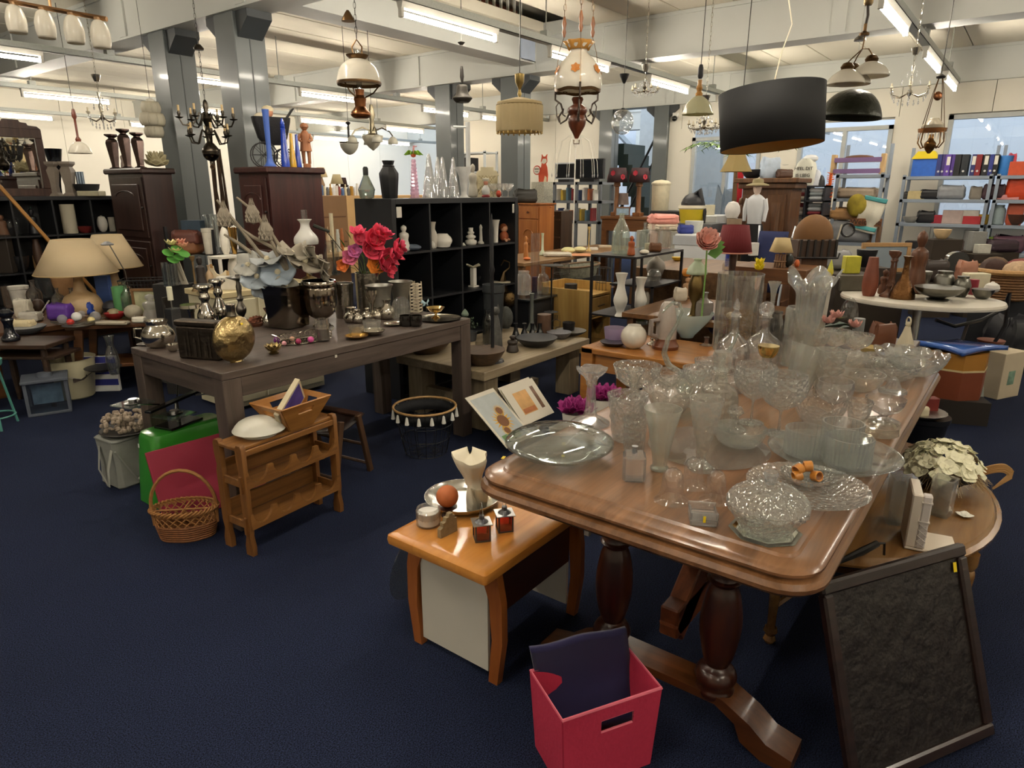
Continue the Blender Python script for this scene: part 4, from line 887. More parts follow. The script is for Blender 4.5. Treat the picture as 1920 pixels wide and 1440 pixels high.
c,rad,h=fit(606,640,596,26,zt,PR['cyl']); MB().lat([(rad*.88,.003),(rad*.88,h*.55)],18).obj('candle_wax',C('#6a5f54',.8),loc=(c.x,c.y,zt),label='grey sandy wax inside the small tray glass',cat='candle')
# gold lotus tealight
c=P(518,664,Z); t=T('lotus_holder','small antique gold lotus-shaped tealight holder before the tray','candle holder',(c.x,c.y+.02,Z)); m=MB(); fhead(m,(0,0,.012),.042,8,cup=.7); fhead(m,(0,0,.014),.034,8,cup=1.0,rz=.4); m.obj('petals',METAL('#8d7a52',.3),t,solid=.0015); MB().lat([(.022,0),(.026,.006),(.014,.012),(.018,.016)],14).obj('foot',METAL('#8d7a52',.3),t)
# gold saucer with glass, silver bottles etc
L('gold_saucer','small gold saucer carrying a tealight glass','saucer',669,637,624,44,Z,'plate',GLD,wall=.002)
L('tealight_glass','clear tealight glass standing on the gold saucer','candle holder',669,631,608,30,Z+.003,'tumbler',GLASS('#f4ead0',.4),wall=.002)
L('silver_saucer','larger silver saucer carrying a glass candle cup','saucer',700,630,614,46,Z,'plate',SV,wall=.002)
L('candle_cup','squat clear glass candle cup on the silver saucer','candle holder',698,624,598,34,Z+.003,'tumbler',GLASS('#f2f2ea',.5),wall=.002)
L('mini_silver_saucer','tiny silver dish next to the black bowls','dish',738,612,602,40,Z,'plate',SV,wall=.002)
for px,yb,yt,wd,lb in ((660,606,575,30,'silver lidded jar beside the urn vase'),(671,607,580,22,'little round-bellied silver bottle by the gold saucer'),(688,602,577,24,'little silver bottle with wide mouth beside the tealight cup'),(709,600,574,24,'little silver pear-shaped bottle near the feather'),(726,600,560,30,'silver cone vase with yellow price tag')):
    L('silver_bottle',lb,'bottle',px,yb,yt,wd,Z,[(.7,0),(.9,.1),(1,.35),(.75,.6),(.4,.75),(.4,.88),(.6,1)],SV,wall=.0015,fine=2,group='little silver bottles')
L('silver_goblet_cup','silver goblet vase between the zinc pots','goblet',700,600,541,26,Z,[(.8,0),(.5,.08),(.25,.2),(.25,.5),(.5,.6),(.9,.8),(1,1)],SV,wall=.0015)
# bouquet in silver pot
c,rad,h=fit(693,588,508,46,Z,[(.9,0),(1,1)])
fb=T('flower_pot','silver leaf cylinder pot with red and orange silk flowers','flowers',(c.x,c.y,Z))
MB().lat(vessel([(rad*.9,0),(rad*.95,.004),(rad,h)],.003),28).obj('pot',METAL('#9c958a',.25,.3,25),fb)
def silk(px,py,s,col,n=6,face=(0,-.6,.8),cup=.6):
    zz=zat(c,py)-Z; off=RT*((px-693)*dep(c)/F); d=Vector(face).normalized(); s*=1.85; m=MB(); fhead(m,(0,0,0),s,n,tilt=d.to_track_quat('Z','Y').to_matrix().to_4x4(),cup=cup,w=.6)
    fhead(m,(0,0,0),s*.6,n,tilt=d.to_track_quat('Z','Y').to_matrix().to_4x4()@RZ(30),cup=cup*1.8,w=.6)
    m.obj('silk_flower',C(col,.75,var=.12,scale=25),fb,loc=(off.x,off.y,zz),solid=.0008)
    MB().tube([(off.x,off.y,zz),(off.x*.5,off.y*.5,(zz+h)/2),(off.x*.2,off.y*.2,h*.8)],.0018,4).obj('flower_stem',C('#4d6a34',.7),fb)
for px,py,s,col,fc in ((680,438,.03,'#e0496a',(-.3,-.3,.9)),(683,448,.03,'#dd5b74',(-.3,-.8,.3)),(705,455,.045,'#e23a58',(0,-.8,.5)),(718,443,.04,'#e5405c',(.2,-.6,.7)),(728,438,.032,'#e0486a',(.4,-.4,.8)),(745,470,.04,'#dd3656',(.5,-.7,.2)),(738,480,.035,'#e44a68',(.4,-.8,.1)),(757,462,.026,'#d64a66',(.7,-.5,.2)),(720,488,.045,'#d93e5c',(.3,-.9,0)),(700,470,.04,'#e8506c',(-.2,-.9,.3)),(664,483,.03,'#cf6a8a',(-.6,-.6,.2)),(672,472,.026,'#c56aa0',(-.5,-.7,.3)),(650,497,.024,'#e07c38',(-.8,-.6,0)),(733,505,.03,'#d93e56',(.3,-.9,-.2))): silk(px,py,s,col,5,fc)
silk(708,497,.036,'#e88a2c',8,(-.2,-1,.2),.2);
for px,py,rz in ((655,465,140),(690,490,80),(668,450,120)):
    zz=zat(c,py)-Z; off=RT*((px-693)*dep(c)/F); MB().add([(0,0,0),(.012,.03,.006),(0,.08,0),(-.012,.03,.006)],[(0,1,2),(0,2,3)]).obj('leaf',C('#3d6a2c',.6),fb,loc=(off.x,off.y,zz),rot=(R(60),0,R(rz-60)))
zz=zat(c,432)-Z; off=RT*((622-693)*dep(c)/F); MB().tube([(0,0,h*.8),(off.x*.5,off.y*.5,h+.1),(off.x,off.y,zz)],.003,5).tube([(off.x*.9,off.y*.9,zz-.008),(off.x*1.3,off.y*1.3,zz+.03)],[.009,.012],8).obj('cattail',C('#22261e',.8),fb)
L('zinc_bowl_pot','wide zinc pot with turned-out rim behind the little bottles','pot',714,598,531,52,Z,[(.6,0),(.66,.1),(.78,.6),(.85,.9),(1,1)],ZN,wall=.003)
o=L('zinc_vase','tall flaring matt zinc vase with a white tag','vase',753,588,524,46,Z,[(.62,0),(.6,.05),(.62,.5),(.8,.85),(1,1)],ZN,wall=.003); sticker(o,(-.01,-.03,o['hh']*.5),(R(90),0,0),'#f2f2ee')
# white wicker basket
c=P(785,585,Z); t=T('white_wicker_basket','small square white wicker basket behind the zinc vase','basket',(c.x,c.y+.02,Z),R(20)); hh=zat(c,529)-Z; m=MB()
for k in range(9):
    z=.004+k*hh/9; m.tube([(x,y,z) for x,y in rrect(-.034,.034,-.03,.03,.008,0,2)],.0036,4,closed=True)
m.obj('weave',C('#ded2bb',.75,var=.1,scale=40),t); m=MB()
for x,y in rrect(-.034,.034,-.03,.03,.008,.001,2): m.tube([(x,y,0),(x,y,hh)],.0022,4)
m.obj('stakes',C('#d3c6ad',.75,var=.1),t)
for px,py,col,lb,rz in ((800,568,'#a9c6cf','pale blue paper butterfly perched on a clip',10),(792,566,'#c9b89a','beige paper butterfly beside the black shelf',60)):
    q=P(px,py+22,Z); zz=zat(q,py); t=T('butterfly',lb,'butterfly',(q.x,q.y,Z),R(rz),'paper butterflies'); k=zz-Z
    MB().add([(0,0,k),(.03,.004,k+.024),(.042,.006,k+.006),(.02,.003,k-.004),(.03,.004,k-.02),(.01,.002,k-.018)],[(0,1,2,3),(0,3,4,5)]).add([(0,0,k),(-.03,.01,k+.024),(-.042,.014,k+.006),(-.02,.006,k-.004),(-.03,.01,k-.02),(-.01,.004,k-.018)],[(0,3,2,1),(0,5,4,3)]).obj('wings',C(col,.7),t,solid=.0006)
    MB().tube([(0,0,0),(0,0,k)],.001,4).obj('wire',PEW,t)
L('ribbed_globe','upturned ribbed clear glass globe','globe',753,600,556,34,Z,[(.8,0),(.95,.2),(1,.5),(.85,.8),(.4,.97),(.02,1)],GLASS('#e8ebe4',.5),seg=40,mod=ribs(20,.03))
for px,lb in ((762,'glossy black cup beside its twin near the silver plate'),(780,'glossy black cup by the rim of the silver plate')): L('black_cup',lb,'cup',px,613,589,26,Z,[(.75,0),(.95,.2),(1,.6),(.92,1)],C('#17130f',.2,coat=.5),wall=.002,group='black cups')
L('silver_plate','large round silver plate with a gold stand on it','plate',824,603,588,82,Z,'plate',METAL('#b3a998',.2),wall=.002,seg=40)
L('gold_compote','small gold footed dish standing on the silver plate','dish',817,597,573,36,Z+.004,[(.5,0),(.4,.08),(.14,.2),(.14,.45),(.6,.62),(1,1)],METAL('#b9a06a',.2),wall=.002)
L('green_cone','small grey-green cone ornament at the end of the table','ornament',872,593,579,14,Z,[(.9,0),(1,.25),(.6,.7),(.05,1)],C('#5c6a5c',.7))
c=P(668,585,Z); MB().tube([(0,0,.05),(.012,.0,.09),(.02,0,.14),(.028,.0,.19)],[.001,.008,.008,.002],5,flat=.2).tube([(0,0,0),(0,0,.06)],.001,4).obj('quill_feather',C('#2f3f86',.6),loc=(c.x,c.y,Z),rz=YAW,label='blue quill feather standing among the silver bottles',cat='feather')
c=P(628,655,Z);
MB().box(-.008,.008,-.0004,.0004,-.045,0).obj('paper_tag',C('#c9c3b4',.7),loc=(P(626,652,Z).x,P(626,652,Z).y-.012,Z-.004),rz=R(10),label='paper price tag hanging down over the table edge',cat='tag')
# ================================================================ things on the floor by the grey table
# wooden wine rack
Mrk=WOOD('#6a4420','#946634',.42,'x',2.5,.15); Mrkz=WOOD('#66401c','#8c5e2e',.42,'z',2.5,.15)
wr=T('wine_rack','pine wine rack with two scalloped tiers and shaped end posts','wine rack',(1.38,2.45,0),R(4))
LW,DW=.52,.19
def post(x,y):
    pl=[(-.022,0),(.022,0),(.024,.04),(.012,.09),(.02,.13),(.02,.36),(.012,.39),(.022,.44),(.022,.49),(.01,.505),(-.014,.505),(-.022,.49),(-.02,.13),(-.014,.09),(-.024,.04)]
    MB().pri(pl,-.011,.011,TR(x,y,0)@Matrix(((0,0,1,0),(1,0,0,0),(0,1,0,0),(0,0,0,1)))).obj('end_post',Mrkz,wr)
for x in (.011,LW-.011):
    post(x,.02); post(x,DW-.02)
    for z in (.12,.31): MB().box(x-.006,x+.006,.02,DW-.02,z,z+.035,.002).obj('end_rail',Mrk,wr); MB().box(x-.02 if x<.1 else x+.008,x-.008 if x<.1 else x+.02,.012,.028,z-.02,z+.06,.002).obj('tenon_peg',Mrkz,wr)
MB().box(.0,LW,.015,DW-.015,.478,.494,.003).obj('top_board',Mrk,wr); MB().box(.02,LW-.02,.0,.012,.455,.48,.002).obj('top_rail',Mrk,wr)
def scal(y,z,t=.014,hh=.075):
    n=4; pts=[(0,0),(LW-.02,0)]; w_=(LW-.02)/n; top=[]
    for i in range(n):
        for k in range(9):
            a=pi*k/8; top.append((i*w_+w_/2-cos(a)*w_*.4,hh-sin(a)*w_*.46))

    top=[(0,hh)]+top+[(LW-.02,hh)]; pts+=top[::-1]
    MB().pri(pts,-t,0,TR(.01,y,z)@Matrix.Rotation(pi/2,4,'X')).obj('scalloped_rail',Mrk,wr)
for z in (.12,.31): scal(-.002,z); MB().box(.02,LW-.02,DW-.012,DW,z,z+.09,.002).obj('back_rail',Mrk,wr); MB().box(.02,LW-.02,.02,DW-.02,z-.004,z+.004).obj('shelf_slat',Mrk,wr)
zr=.4945
L('milk_glass_shade','domed white milk glass lamp shade standing on the wine rack','lamp shade',488,824,782,94,zr,[(.68,0),(.7,.16),(.7,.2),(1,.28),(.98,.4),(.8,.72),(.45,.95),(.02,1)],SHADE('#e9e6d8',.2,.3),seg=40,fine=2)
# tapered wooden magazine box
c=P(560,800,zr)
t=T('wooden_trug','flared pine box with oval hand holes holding a boxed picture','box',(c.x+.0,c.y+.04,zr),R(5)); Mtr=WOOD('#8e5b26','#b07b3c',.45,'x',2,.1)
b0,b1,hb=(.065,.055),(.14,.105),.125
def side(ax,s):
    w0,w1=(b0[1],b1[1]) if ax=='x' else (b0[0],b1[0]); d0,d1=(b0[0],b1[0]) if ax=='x' else (b0[1],b1[1])
    def pt(a,k):
        w=w0+(w1-w0)*k; d=(d0+(d1-d0)*k)*s
        return (d,a*w,hb*k) if ax=='x' else (a*w,d,hb*k)
    xs=[-1,-.35,.35,1]; ks=[0,.62,.82,1]; vs=[pt(a,k) for k in ks for a in xs]; fs=[(i*4+j,i*4+j+1,i*4+j+5,i*4+j+4) for i in range(3) for j in range(3) if not(i==1 and j==1)]
    MB().add(vs,fs).obj('side_board',Mtr,t,smooth=0,solid=.008)
for ax in 'xy':
    for s in(-1,1): side(ax,s)
MB().box(-.065,.065,-.055,.055,0,.008).obj('bottom',Mtr,t)
MB().box(-.1,.1,-.012,.012,0,.15,.002).obj('boxed_picture',C('#cbbf9f',.6),loc=(c.x+.01,c.y+.05,zr+.05),rot=(R(20),R(-38),R(15)),label='slim cream cardboard picture box stuck in the wooden trug',cat='box'); bo=bpy.data.objects['boxed_picture']
MB().box(-.085,.085,-.0135,-.0122,.012,.138).obj('cover_print',C('#4a3f8c',.5,var=.6,scale=14),bo)
# wicker picnic basket
c=Vector((1.34,2.84,0));
t=T('wicker_bottle_basket','oval brown wicker bottle basket with divided inside and hoop handle','basket',(c.x-.03,c.y+.02,0),R(-45)); Mwk=C('#7d4d26',.7,var=.25,scale=60,bump=.3); Mwk2=C('#9a6a38',.7,var=.2,scale=60)
def oval(k,z,n=28): return [(.135*k*cos(2*pi*i/n),.085*k*sin(2*pi*i/n),z) for i in range(n)]
for k in range(7): MB().tube([(x*(1+.02*cos(14*i)),y*(1+.02*cos(14*i)),z) for i,(x,y,z) in enumerate(oval(.86+.018*k,.006+.011*k))],.006,5,closed=True).obj('weave_ring',Mwk,t)
m=MB()
for i in range(22):
    a=2*pi*i/22; b=2*pi*(i+1.6)/22
    for aa,bb in ((a,b),(b,a)): m.tube([(.135*.97*cos(aa),.085*.97*sin(aa),.075),(.135*1.02*cos(bb),.085*1.02*sin(bb),.13)],.003,4)
m.obj('lattice',Mwk2,t)
m=MB()
for i in range(40):
    a=2*pi*i/40; b=a+.3; m.tube([(.135*1.03*cos(a),.085*1.03*sin(a),.128),(.135*1.1*cos(a+.15),.085*1.1*sin(a+.15),.142),(.135*1.02*cos(b),.085*1.02*sin(b),.15)],.0055,5)
m.obj('braided_rim',Mwk2,t)
MB().tube([(-.135,0,.06)]+[(-.14*cos(pi*i/14),0,.15+.17*sin(pi*i/14)) for i in range(15)]+[(.135,0,.06)],.008,6).obj('hoop_handle',Mwk2,t)
MB().tube([(-.13,0,.13),(.13,0,.13)],.005,5).obj('divider',Mwk2,t); MB().tube([(0,-.08,.13),(0,.08,.13)],.005,5).obj('divider',Mwk2,t)
MB().lat([(.01,.004),(.1,.004)],24,Matrix.Diagonal((1.1,.7,1,1))).obj('bottom',Mwk,t)
# green stool
gs=T('plastic_stool','glossy apple-green moulded plastic stool','stool',(1.35,3.22,0)); Mgr=C('#358a2a',.3,var=.04,scale=4,coat=.4)
ring4=lambda x0,x1,y0,y1,z,r: [(x,y,z) for x,y in rrect(x0,x1,y0,y1,r,0,5)]
loft([ring4(0,.46,0,.21,0,.03),ring4(.015,.445,.01,.2,.2,.035),ring4(.03,.43,.018,.194,.34,.04),ring4(.04,.42,.024,.188,.362,.04),ring4(.06,.4,.04,.17,.37,.03)]).obj('shell',Mgr,gs)
sticker(gs,(.018,.15,.3),(0,R(-86),0),'#e8ece4',(.02,.014))
MB().pri([(-.09,0),(.09,0),(.07,.05),(0,.075),(-.07,.05)],-.003,.003,TR(.23,-.002,.001)@Matrix.Rotation(pi/2,4,'X')).obj('foot_arch',C('#2a5f22',.5),gs)
# glass four-plate candle stand on the stool
cs=T('glass_candle_stand','tealight stand with four square glass plates on black arms','candle stand',(1.56,3.325,.3706),R(15)); Mbk=C('#0f1010',.2,coat=.4)
MB().box(-.1,.1,-.06,.06,0,.012,.002).obj('base',Mbk,cs); MB().tube([(0,0,.012),(0,0,.12)],.01,8).obj('column',METAL('#777a78',.3),cs)
MB().box(-.2,.2,-.018,.018,.12,.132,.002,RZ(10)).obj('arm',Mbk,cs)
for i,(x,y,z) in enumerate(((-.2,.05,.16),(.15,.14,.18),(-.12,-.12,.1),(.26,-.05,.1))):
    MB().box(x-.07,x+.07,y-.07,y+.07,z,z+.006,.001).obj('glass_plate',GLASS('#b9c9bd',.3),cs); MB().lat([(.036,z+.007),(.04,z+.009),(.03,z+.012),(.02,z+.012)],20,TR(x,y,0)).obj('candle_ring',METAL('#888888',.2),cs)
    MB().lat([(.018,z+.012),(.02,z+.026),(.0,z+.026)],16,TR(x,y,0)).obj('tealight',METAL('#d0d0cc',.2),cs); MB().tube([(x,y,z),(x*.4,y*.4,.126)],.004,5).obj('rod',METAL('#b0b4b0',.2),cs)
# pink panel leaning
q=[P(310,985,0),P(275,862,.335)]
MB().box(0,.52,-.008,.008,0,.36,.002).obj('pink_board',C('#9c2a42',.6,var=.03,scale=6),loc=(1.285,3.02,0),rot=(R(-18),R(0),R(-4)),label='flat raspberry pink board leaning on the green stool',cat='board')
# grey cool bag and popcorn wreath
cb=T('cool_bag','grey fabric cool bag with hanging carrying straps','bag',(1.34,3.6,0),R(5)); Mcb=C('#8f918a',.8,var=.06,scale=30,bump=.2)
loft([[(x+.004*sin(20*i),y,z) for i,(x,y) in enumerate(rrect(0,.24,0,.2,.03,o))] for o,z in ((-.01,0),(0,.01),(-.008,.12),(-.004,.2),(0,.262),(-.01,.27))]).obj('body',Mcb,cb)
MB().tube([(.0,.03,.22),(-.03,.035,.12),(-.035,.04,.03),(-.02,.09,.02),(-.025,.14,.1),(0,.15,.22)],.012,6,flat=.2).obj('strap',C('#a5a69c',.8),cb); MB().tube([(.0,-.006,.22),(.05,-.03,.1),(.08,-.03,.04),(.13,-.03,.08),(.16,-.006,.22)],.012,6,flat=.2).obj('strap',C('#a5a69c',.8),cb)
MB().tube([(x,y,.262) for x,y in rrect(0,.24,0,.2,.03,.002)],.004,4,closed=True).obj('zip_piping',C('#6b6d68',.7),cb)
wr2=T('shell_wreath','wreath of small beige seed pods lying on a dark dish','wreath',(1.46,3.7,.2715)); MB().lat([(.08,0),(.1,.004),(.135,.022),(.13,.026)],28).obj('dish',C('#26221f',.6),wr2)
m=MB()
for i in range(170):
    a=random.random()*6.28; k=random.random()*6.28; rr=.072+.042*cos(k); z=.06+.04*sin(k); m.ball((rr*cos(a),rr*sin(a),z),.013,6)
o=m.obj('seed_pods',C('#9a8b7a',.8,var=.25,scale=40),wr2); o['kind']='stuff'
# wire basket with tassels
c=P(800,862,0); c+=hd(c)*.13
t=T('wire_basket','black wire basket with bamboo rim and white tassels','basket',(c.x,c.y,0)); rb,rtp,hb=.125,.185,.29; Mbw=C('#101114',.5)
m=MB()
for k in range(16):
    a=2*pi*k/16; m.tube([(rb*.3*cos(a),rb*.3*sin(a),.004),(rb*cos(a),rb*sin(a),.004),(rtp*cos(a),rtp*sin(a),hb)],.0022,4)
for r_,z in ((rb,.004),(rb*.6,.004),(rb+.02,.1),(rb+.04,.19)): m.tube(ring(r_,24,z),.002,4,closed=True)
m.obj('wires',Mbw,t); MB().tube(ring(rtp,32,hb),.007,6,closed=True).obj('bamboo_rim',C('#b08a58',.6,var=.2,scale=30),t)
MB().lat([(rtp-.022,hb-.075),(rtp-.004,hb-.012)],32,cap=False).obj('woven_band',C('#131417',.8),t,solid=.002)
for k in range(16):
    a=2*pi*k/16+.2; MB().lat([(.004,-.015),(.007,-.022),(.013,-.06),(.011,-.062)],8,TR((rtp+.004)*cos(a),(rtp+.004)*sin(a),hb)).obj('tassel',C('#e6e4da',.85),t)
# folding leather stool
fs=T('folding_stool','dark leather sling footstool on crossed wooden legs','stool',(2.02,2.72,0),R(8)); Mlt=C('#1f120d',.45,var=.15,coat=.2); Mwl=WOOD('#3f2a1a','#5b4028',.5,'z')
for y in (0,.36):
    MB().box(-.016,.016,-.012,.012,0,.36,.003,TR(.3,y,0)@RY(-12)).obj('leg',Mwl,fs); MB().box(-.016,.016,-.012,.012,0,.36,.003,TR(.02,y,0)@RY(12)).obj('leg',Mwl,fs)
for z,x in ((.05,.285),(.17,.26),(.05,.035)): MB().tube([(x,0,z),(x,.36,z)],.009,6).obj('rung',Mwl,fs)
def sling(u,v): return (.1+(v-.5)*.36,u*.36,.345-.05*sin(pi*v))
MB().grid(sling,4,10).obj('leather_sling',Mlt,fs,solid=.006); MB().tube([(.25,0,.345),(.25,.36,.345)],.016,8).obj('rolled_edge',C('#4a2f22',.5),fs)
# art prints rack by the table leg
def printcard(p,w_,h_,rot,lb,art):
    t=T('art_print',lb,'print',p,0,'mounted art prints',rot); MB().box(0,w_,-.002,.002,0,h_,.0008).obj('mount_board',C('#e4ddcc',.6,var=.01),t); art(t,w_,h_); return t
def sunf(t,w_,h_):
    MB().box(.02,w_-.02,-.0032,-.002,.03,h_-.03).obj('printed_sky',C('#b9c2c4',.15,var=.1,scale=12,coat=.6),t)
    for x,z,s in ((.5,.42,.17),(.62,.6,.1),(.4,.25,.09)):
        m=MB()
        for k in range(16):
            a=2*pi*k/16; m.add([(w_*x+s*.22*cos(a-.25),-.0036,h_*z+s*.22*sin(a-.25)),(w_*x+s*.22*cos(a+.25),-.0036,h_*z+s*.22*sin(a+.25)),(w_*x+s*.5*cos(a),-.0036,h_*z+s*.5*sin(a))],[(0,1,2)])
        m.obj('printed_petals',C('#d9a52e',.4,var=.15,scale=30),t,smooth=0); MB().lat([(s*.26,0),(s*.26,.0008)],18,TR(w_*x,-.0036,h_*z)@RX(90)).obj('printed_centre',C('#7a4a20',.5),t)
    MB().box(.03,w_*.7,-.0034,-.0032,.035,h_*.2).obj('printed_leaves',C('#5d8a4a',.4,var=.3,scale=25),t)
def sand(t,w_,h_):
    MB().box(w_*.2,w_*.62,-.003,-.002,h_*.22,h_*.8).obj('printed_picture',C('#d6a566',.5,var=.2,scale=14),t); MB().box(w_*.22,w_*.6,-.0034,-.003,h_*.24,h_*.36).obj('printed_dune',C('#b86f3c',.5,var=.2,scale=20),t); MB().box(w_*.76,w_*.86,-.003,-.002,h_*.22,h_*.82).obj('printed_strip',C('#7a5a48',.5,var=.5,scale=20),t)
printcard((2.956,2.621-.39*sin(R(52))-.03,.045),.275,.41,(R(-52),0,0),'art print of yellow sunflowers in a shiny plastic sleeve',sunf)
printcard((3.235,2.559-.2,.09),.34,.28,(R(-42),0,0),'white mounted print of an orange desert scene',sand)
printcard((3.235,2.565-.185,.09),.335,.285,(R(-42),0,0),'plain cream mounted print standing behind the desert print',lambda t,w_,h_:MB().box(w_*.2,w_*.8,-.003,-.002,h_*.2,h_*.8).obj('printed_picture',C('#c9b48a',.5,var=.2,scale=14),t))
# magenta tulip pots
for px,py,z,lb in ((1078,800,.5,'white pot of magenta artificial blossoms by the glass candlestick'),(1130,772,.5,'second white pot of magenta blossoms half hidden by crystal')):
    c=P(px,py,z); t=T('blossom_pot',lb,'flowers',(c.x,c.y,z-.02),0,'magenta blossom pots'); MB().lat(vessel([(.045,0),(.05,.005),(.06,.09)],.004),24).obj('pot',C('#e8e4da',.3,coat=.3),t)
    m=MB()
    for i in range(12):
        a=i*2.4; k=.045*math.sqrt(i/12); fhead(m,(k*cos(a),k*sin(a),.085+.02*random.random()),.036,5,tilt=Matrix.Rotation(k*14,4,Vector((-sin(a),cos(a),0))),cup=1.3,w=.7)
    m.obj('blossoms',C('#8f1b6b',.7,var=.15,scale=30),t,solid=.001)
bl=T('plant_stand','low grey plant bench carrying the blossom pots','bench',(0,0,0))
m=MB(); cc=(P(1078,800,.5)+P(1130,772,.5))/2
MB().box(cc.x-.16,cc.x+.16,cc.y-.12,cc.y+.12,.46,.4795,.003).obj('top',C('#8a8277',.6),bl)
for sx in(-1,1):
    for sy in(-1,1): MB().box(cc.x+sx*.15-.012,cc.x+sx*.15+.012,cc.y+sy*.1-.012,cc.y+sy*.1+.012,0,.46).obj('leg',C('#8a8277',.6),bl)
# ================================================================ black cube shelf
Mblk=C('#1a1c20',.45,var=.05,scale=4); Mblk2=C('#101216',.5,var=.05)
def cubeshelf(lb,u0,v0,n,rows,d=.39):
    t=T('cube_shelf',lb,'shelf',(u0,v0,0)); W=n*.335+(n-1)*.016+.076; Hh=rows*.335+(rows-1)*.016+.076
    for x in (0,W-.038): MB().box(x,x+.038,0,d,0,Hh,.002).obj('side_panel',Mblk,t)
    for z in (0,Hh-.038): MB().box(.038,W-.038,0,d,z,z+.038,.002).obj('top_panel' if z else 'bottom_panel',Mblk,t)
    for i in range(1,rows): z=.038+i*.351-.016; MB().box(.038,W-.038,.004,d,z,z+.016).obj('shelf',Mblk,t,smooth=0)
    for i in range(1,n):
        x=.038+i*.351-.016
        for j in range(rows): MB().box(x,x+.016,.004,d,.038+j*.351,.038+j*.351+.335).obj('divider',Mblk,t,smooth=0)
    MB().box(.02,W-.02,d-.006,d-.002,.02,Hh-.02).obj('back_panel',Mblk2,t,smooth=0); return t,W,Hh
ks,KW,KH=cubeshelf('black cube shelf unit with white figurines in its compartments',3.33,3.575,4,4)
MB().box(.05,.1,.004,.012,KH-.13,KH-.055,.003).obj('socket_plate',C('#d8d6cc',.5),ks); MB().box(KW-.07,KW-.045,.004,.012,KH-.13,KH-.055,.003).obj('socket_plate',C('#d8d6cc',.5),ks)
ZR2=.038+3*.351; ZR3=.038+2*.351
WH=C('#e9e5da',.4,var=.03,coat=.2); VK=3.68
for k,nm,lb,ct,px,yt,w,z,mt in (
 ('figure','white_statuette','white kneeling figurine half hidden by the shelf side','figurine',738,428,16,ZR2,WH),('figure','white_statuette','smooth white seated monk figurine','figurine',758,422,22,ZR2,WH),
 ('ufo','stone_disc','flattened blue-grey stone bottle lying in the cube shelf','stone',774,458,32,ZR2,C('#5d6878',.5)),('jug','white_jug','slim white hare-eared jug in the cube shelf','jug',812,416,18,ZR2,C('#cfc9bc',.5)),
 ('teapot','mini_pitcher','tiny white pitcher before the hare jug','pitcher',811,452,10,ZR2,WH),('stackv','ring_vase','white vase of stacked rings','vase',883,427,22,ZR2,WH),('obelisk','white_obelisk','white carved obelisk figurine','figurine',903,418,15,ZR2,WH),
 ('flare','fluted_vase','white flared fluted vase beside the doll','vase',929,412,17,ZR2,WH),('pyr','white_chip','small white ceramic wedge in the cube shelf','ornament',869,455,9,ZR2,WH),('cyl','tiny_candle','thin white candle stub in the cube shelf','candle',865,428,5,ZR2,WH)):
    c=PV(px,460,VK-.03 if nm in('stone_disc','mini_pitcher') else VK-.01); I(k,nm,lb,ct,px,460,yt,w,'#ffffff',z=z,v=c.y,mat=mt,fine=2,group='white figurines in the cube shelf' if mt is WH else None)
I([(.55,0),(.7,.04),(.95,.35),(1,.5),(.9,.7),(.5,1)],'facet_vase','white vase covered in pressed triangles','vase',830,468,438,38,'#fff',z=ZR2,v=VK-.02,mat=WH,seg=10,wall=.004)
c=PV(945,455,VK); t=T('seated_doll','small seated doll figurine in a brown dress with red cheeks','doll',(c.x,c.y,ZR2+SUNK));
MB().ball((0,0,.045),(.045,.04,.045),12).obj('dress',C('#b0603c',.6,var=.2),t); MB().ball((0,0,.11),.034,12).obj('head',C('#dba583',.6),t); MB().ball((0,.008,.12),(.038,.036,.034),10).obj('hair',C('#8a4a22',.8),t)
for s in(-1,1): MB().tube([(s*.02,-.02,.02),(s*.04,-.06,.012)],.012,6).obj('leg',C('#dba583',.6),t)
c=PV(888,545,VK); t=T('white_pedestal_flower','white cone pedestal with a cream paper lily','ornament',(c.x,c.y,ZR3+SUNK)); MB().box(-.035,.035,-.03,.03,0,.012).box(-.02,.02,-.02,.02,.012,.16,.003).obj('pedestal',WH,t)
m=MB(); fhead(m,(0,0,.16),.075,4,cup=.35,w=.4); m.obj('petals',C('#ded8bc',.7),t,solid=.001)
c=PV(905,545,VK+.02); t=T('leafy_pot_plant','artificial plant with pale green leaves in a dark pot inside the cube shelf','plant',(c.x,c.y,ZR3+SUNK)); MB().lat(vessel([(.045,0),(.06,.08)],.003),18).obj('pot',C('#2a2a2a',.6),t)
for i in range(9):
    a=i*.7; MB().add([(0,0,.08),(.03*cos(a)-.02*sin(a),.03*sin(a)+.02*cos(a),.15),(.08*cos(a),.08*sin(a),.17),(.03*cos(a)+.02*sin(a),.03*sin(a)-.02*cos(a),.15)],[(0,1,2,3)]).obj('leaf',C('#6f7a4e',.6,var=.2),t)
I('box','book_stack','low stack of cream books in the cube shelf','books',937,543,532,40,'#d5cbb5',z=ZR3,v=VK)
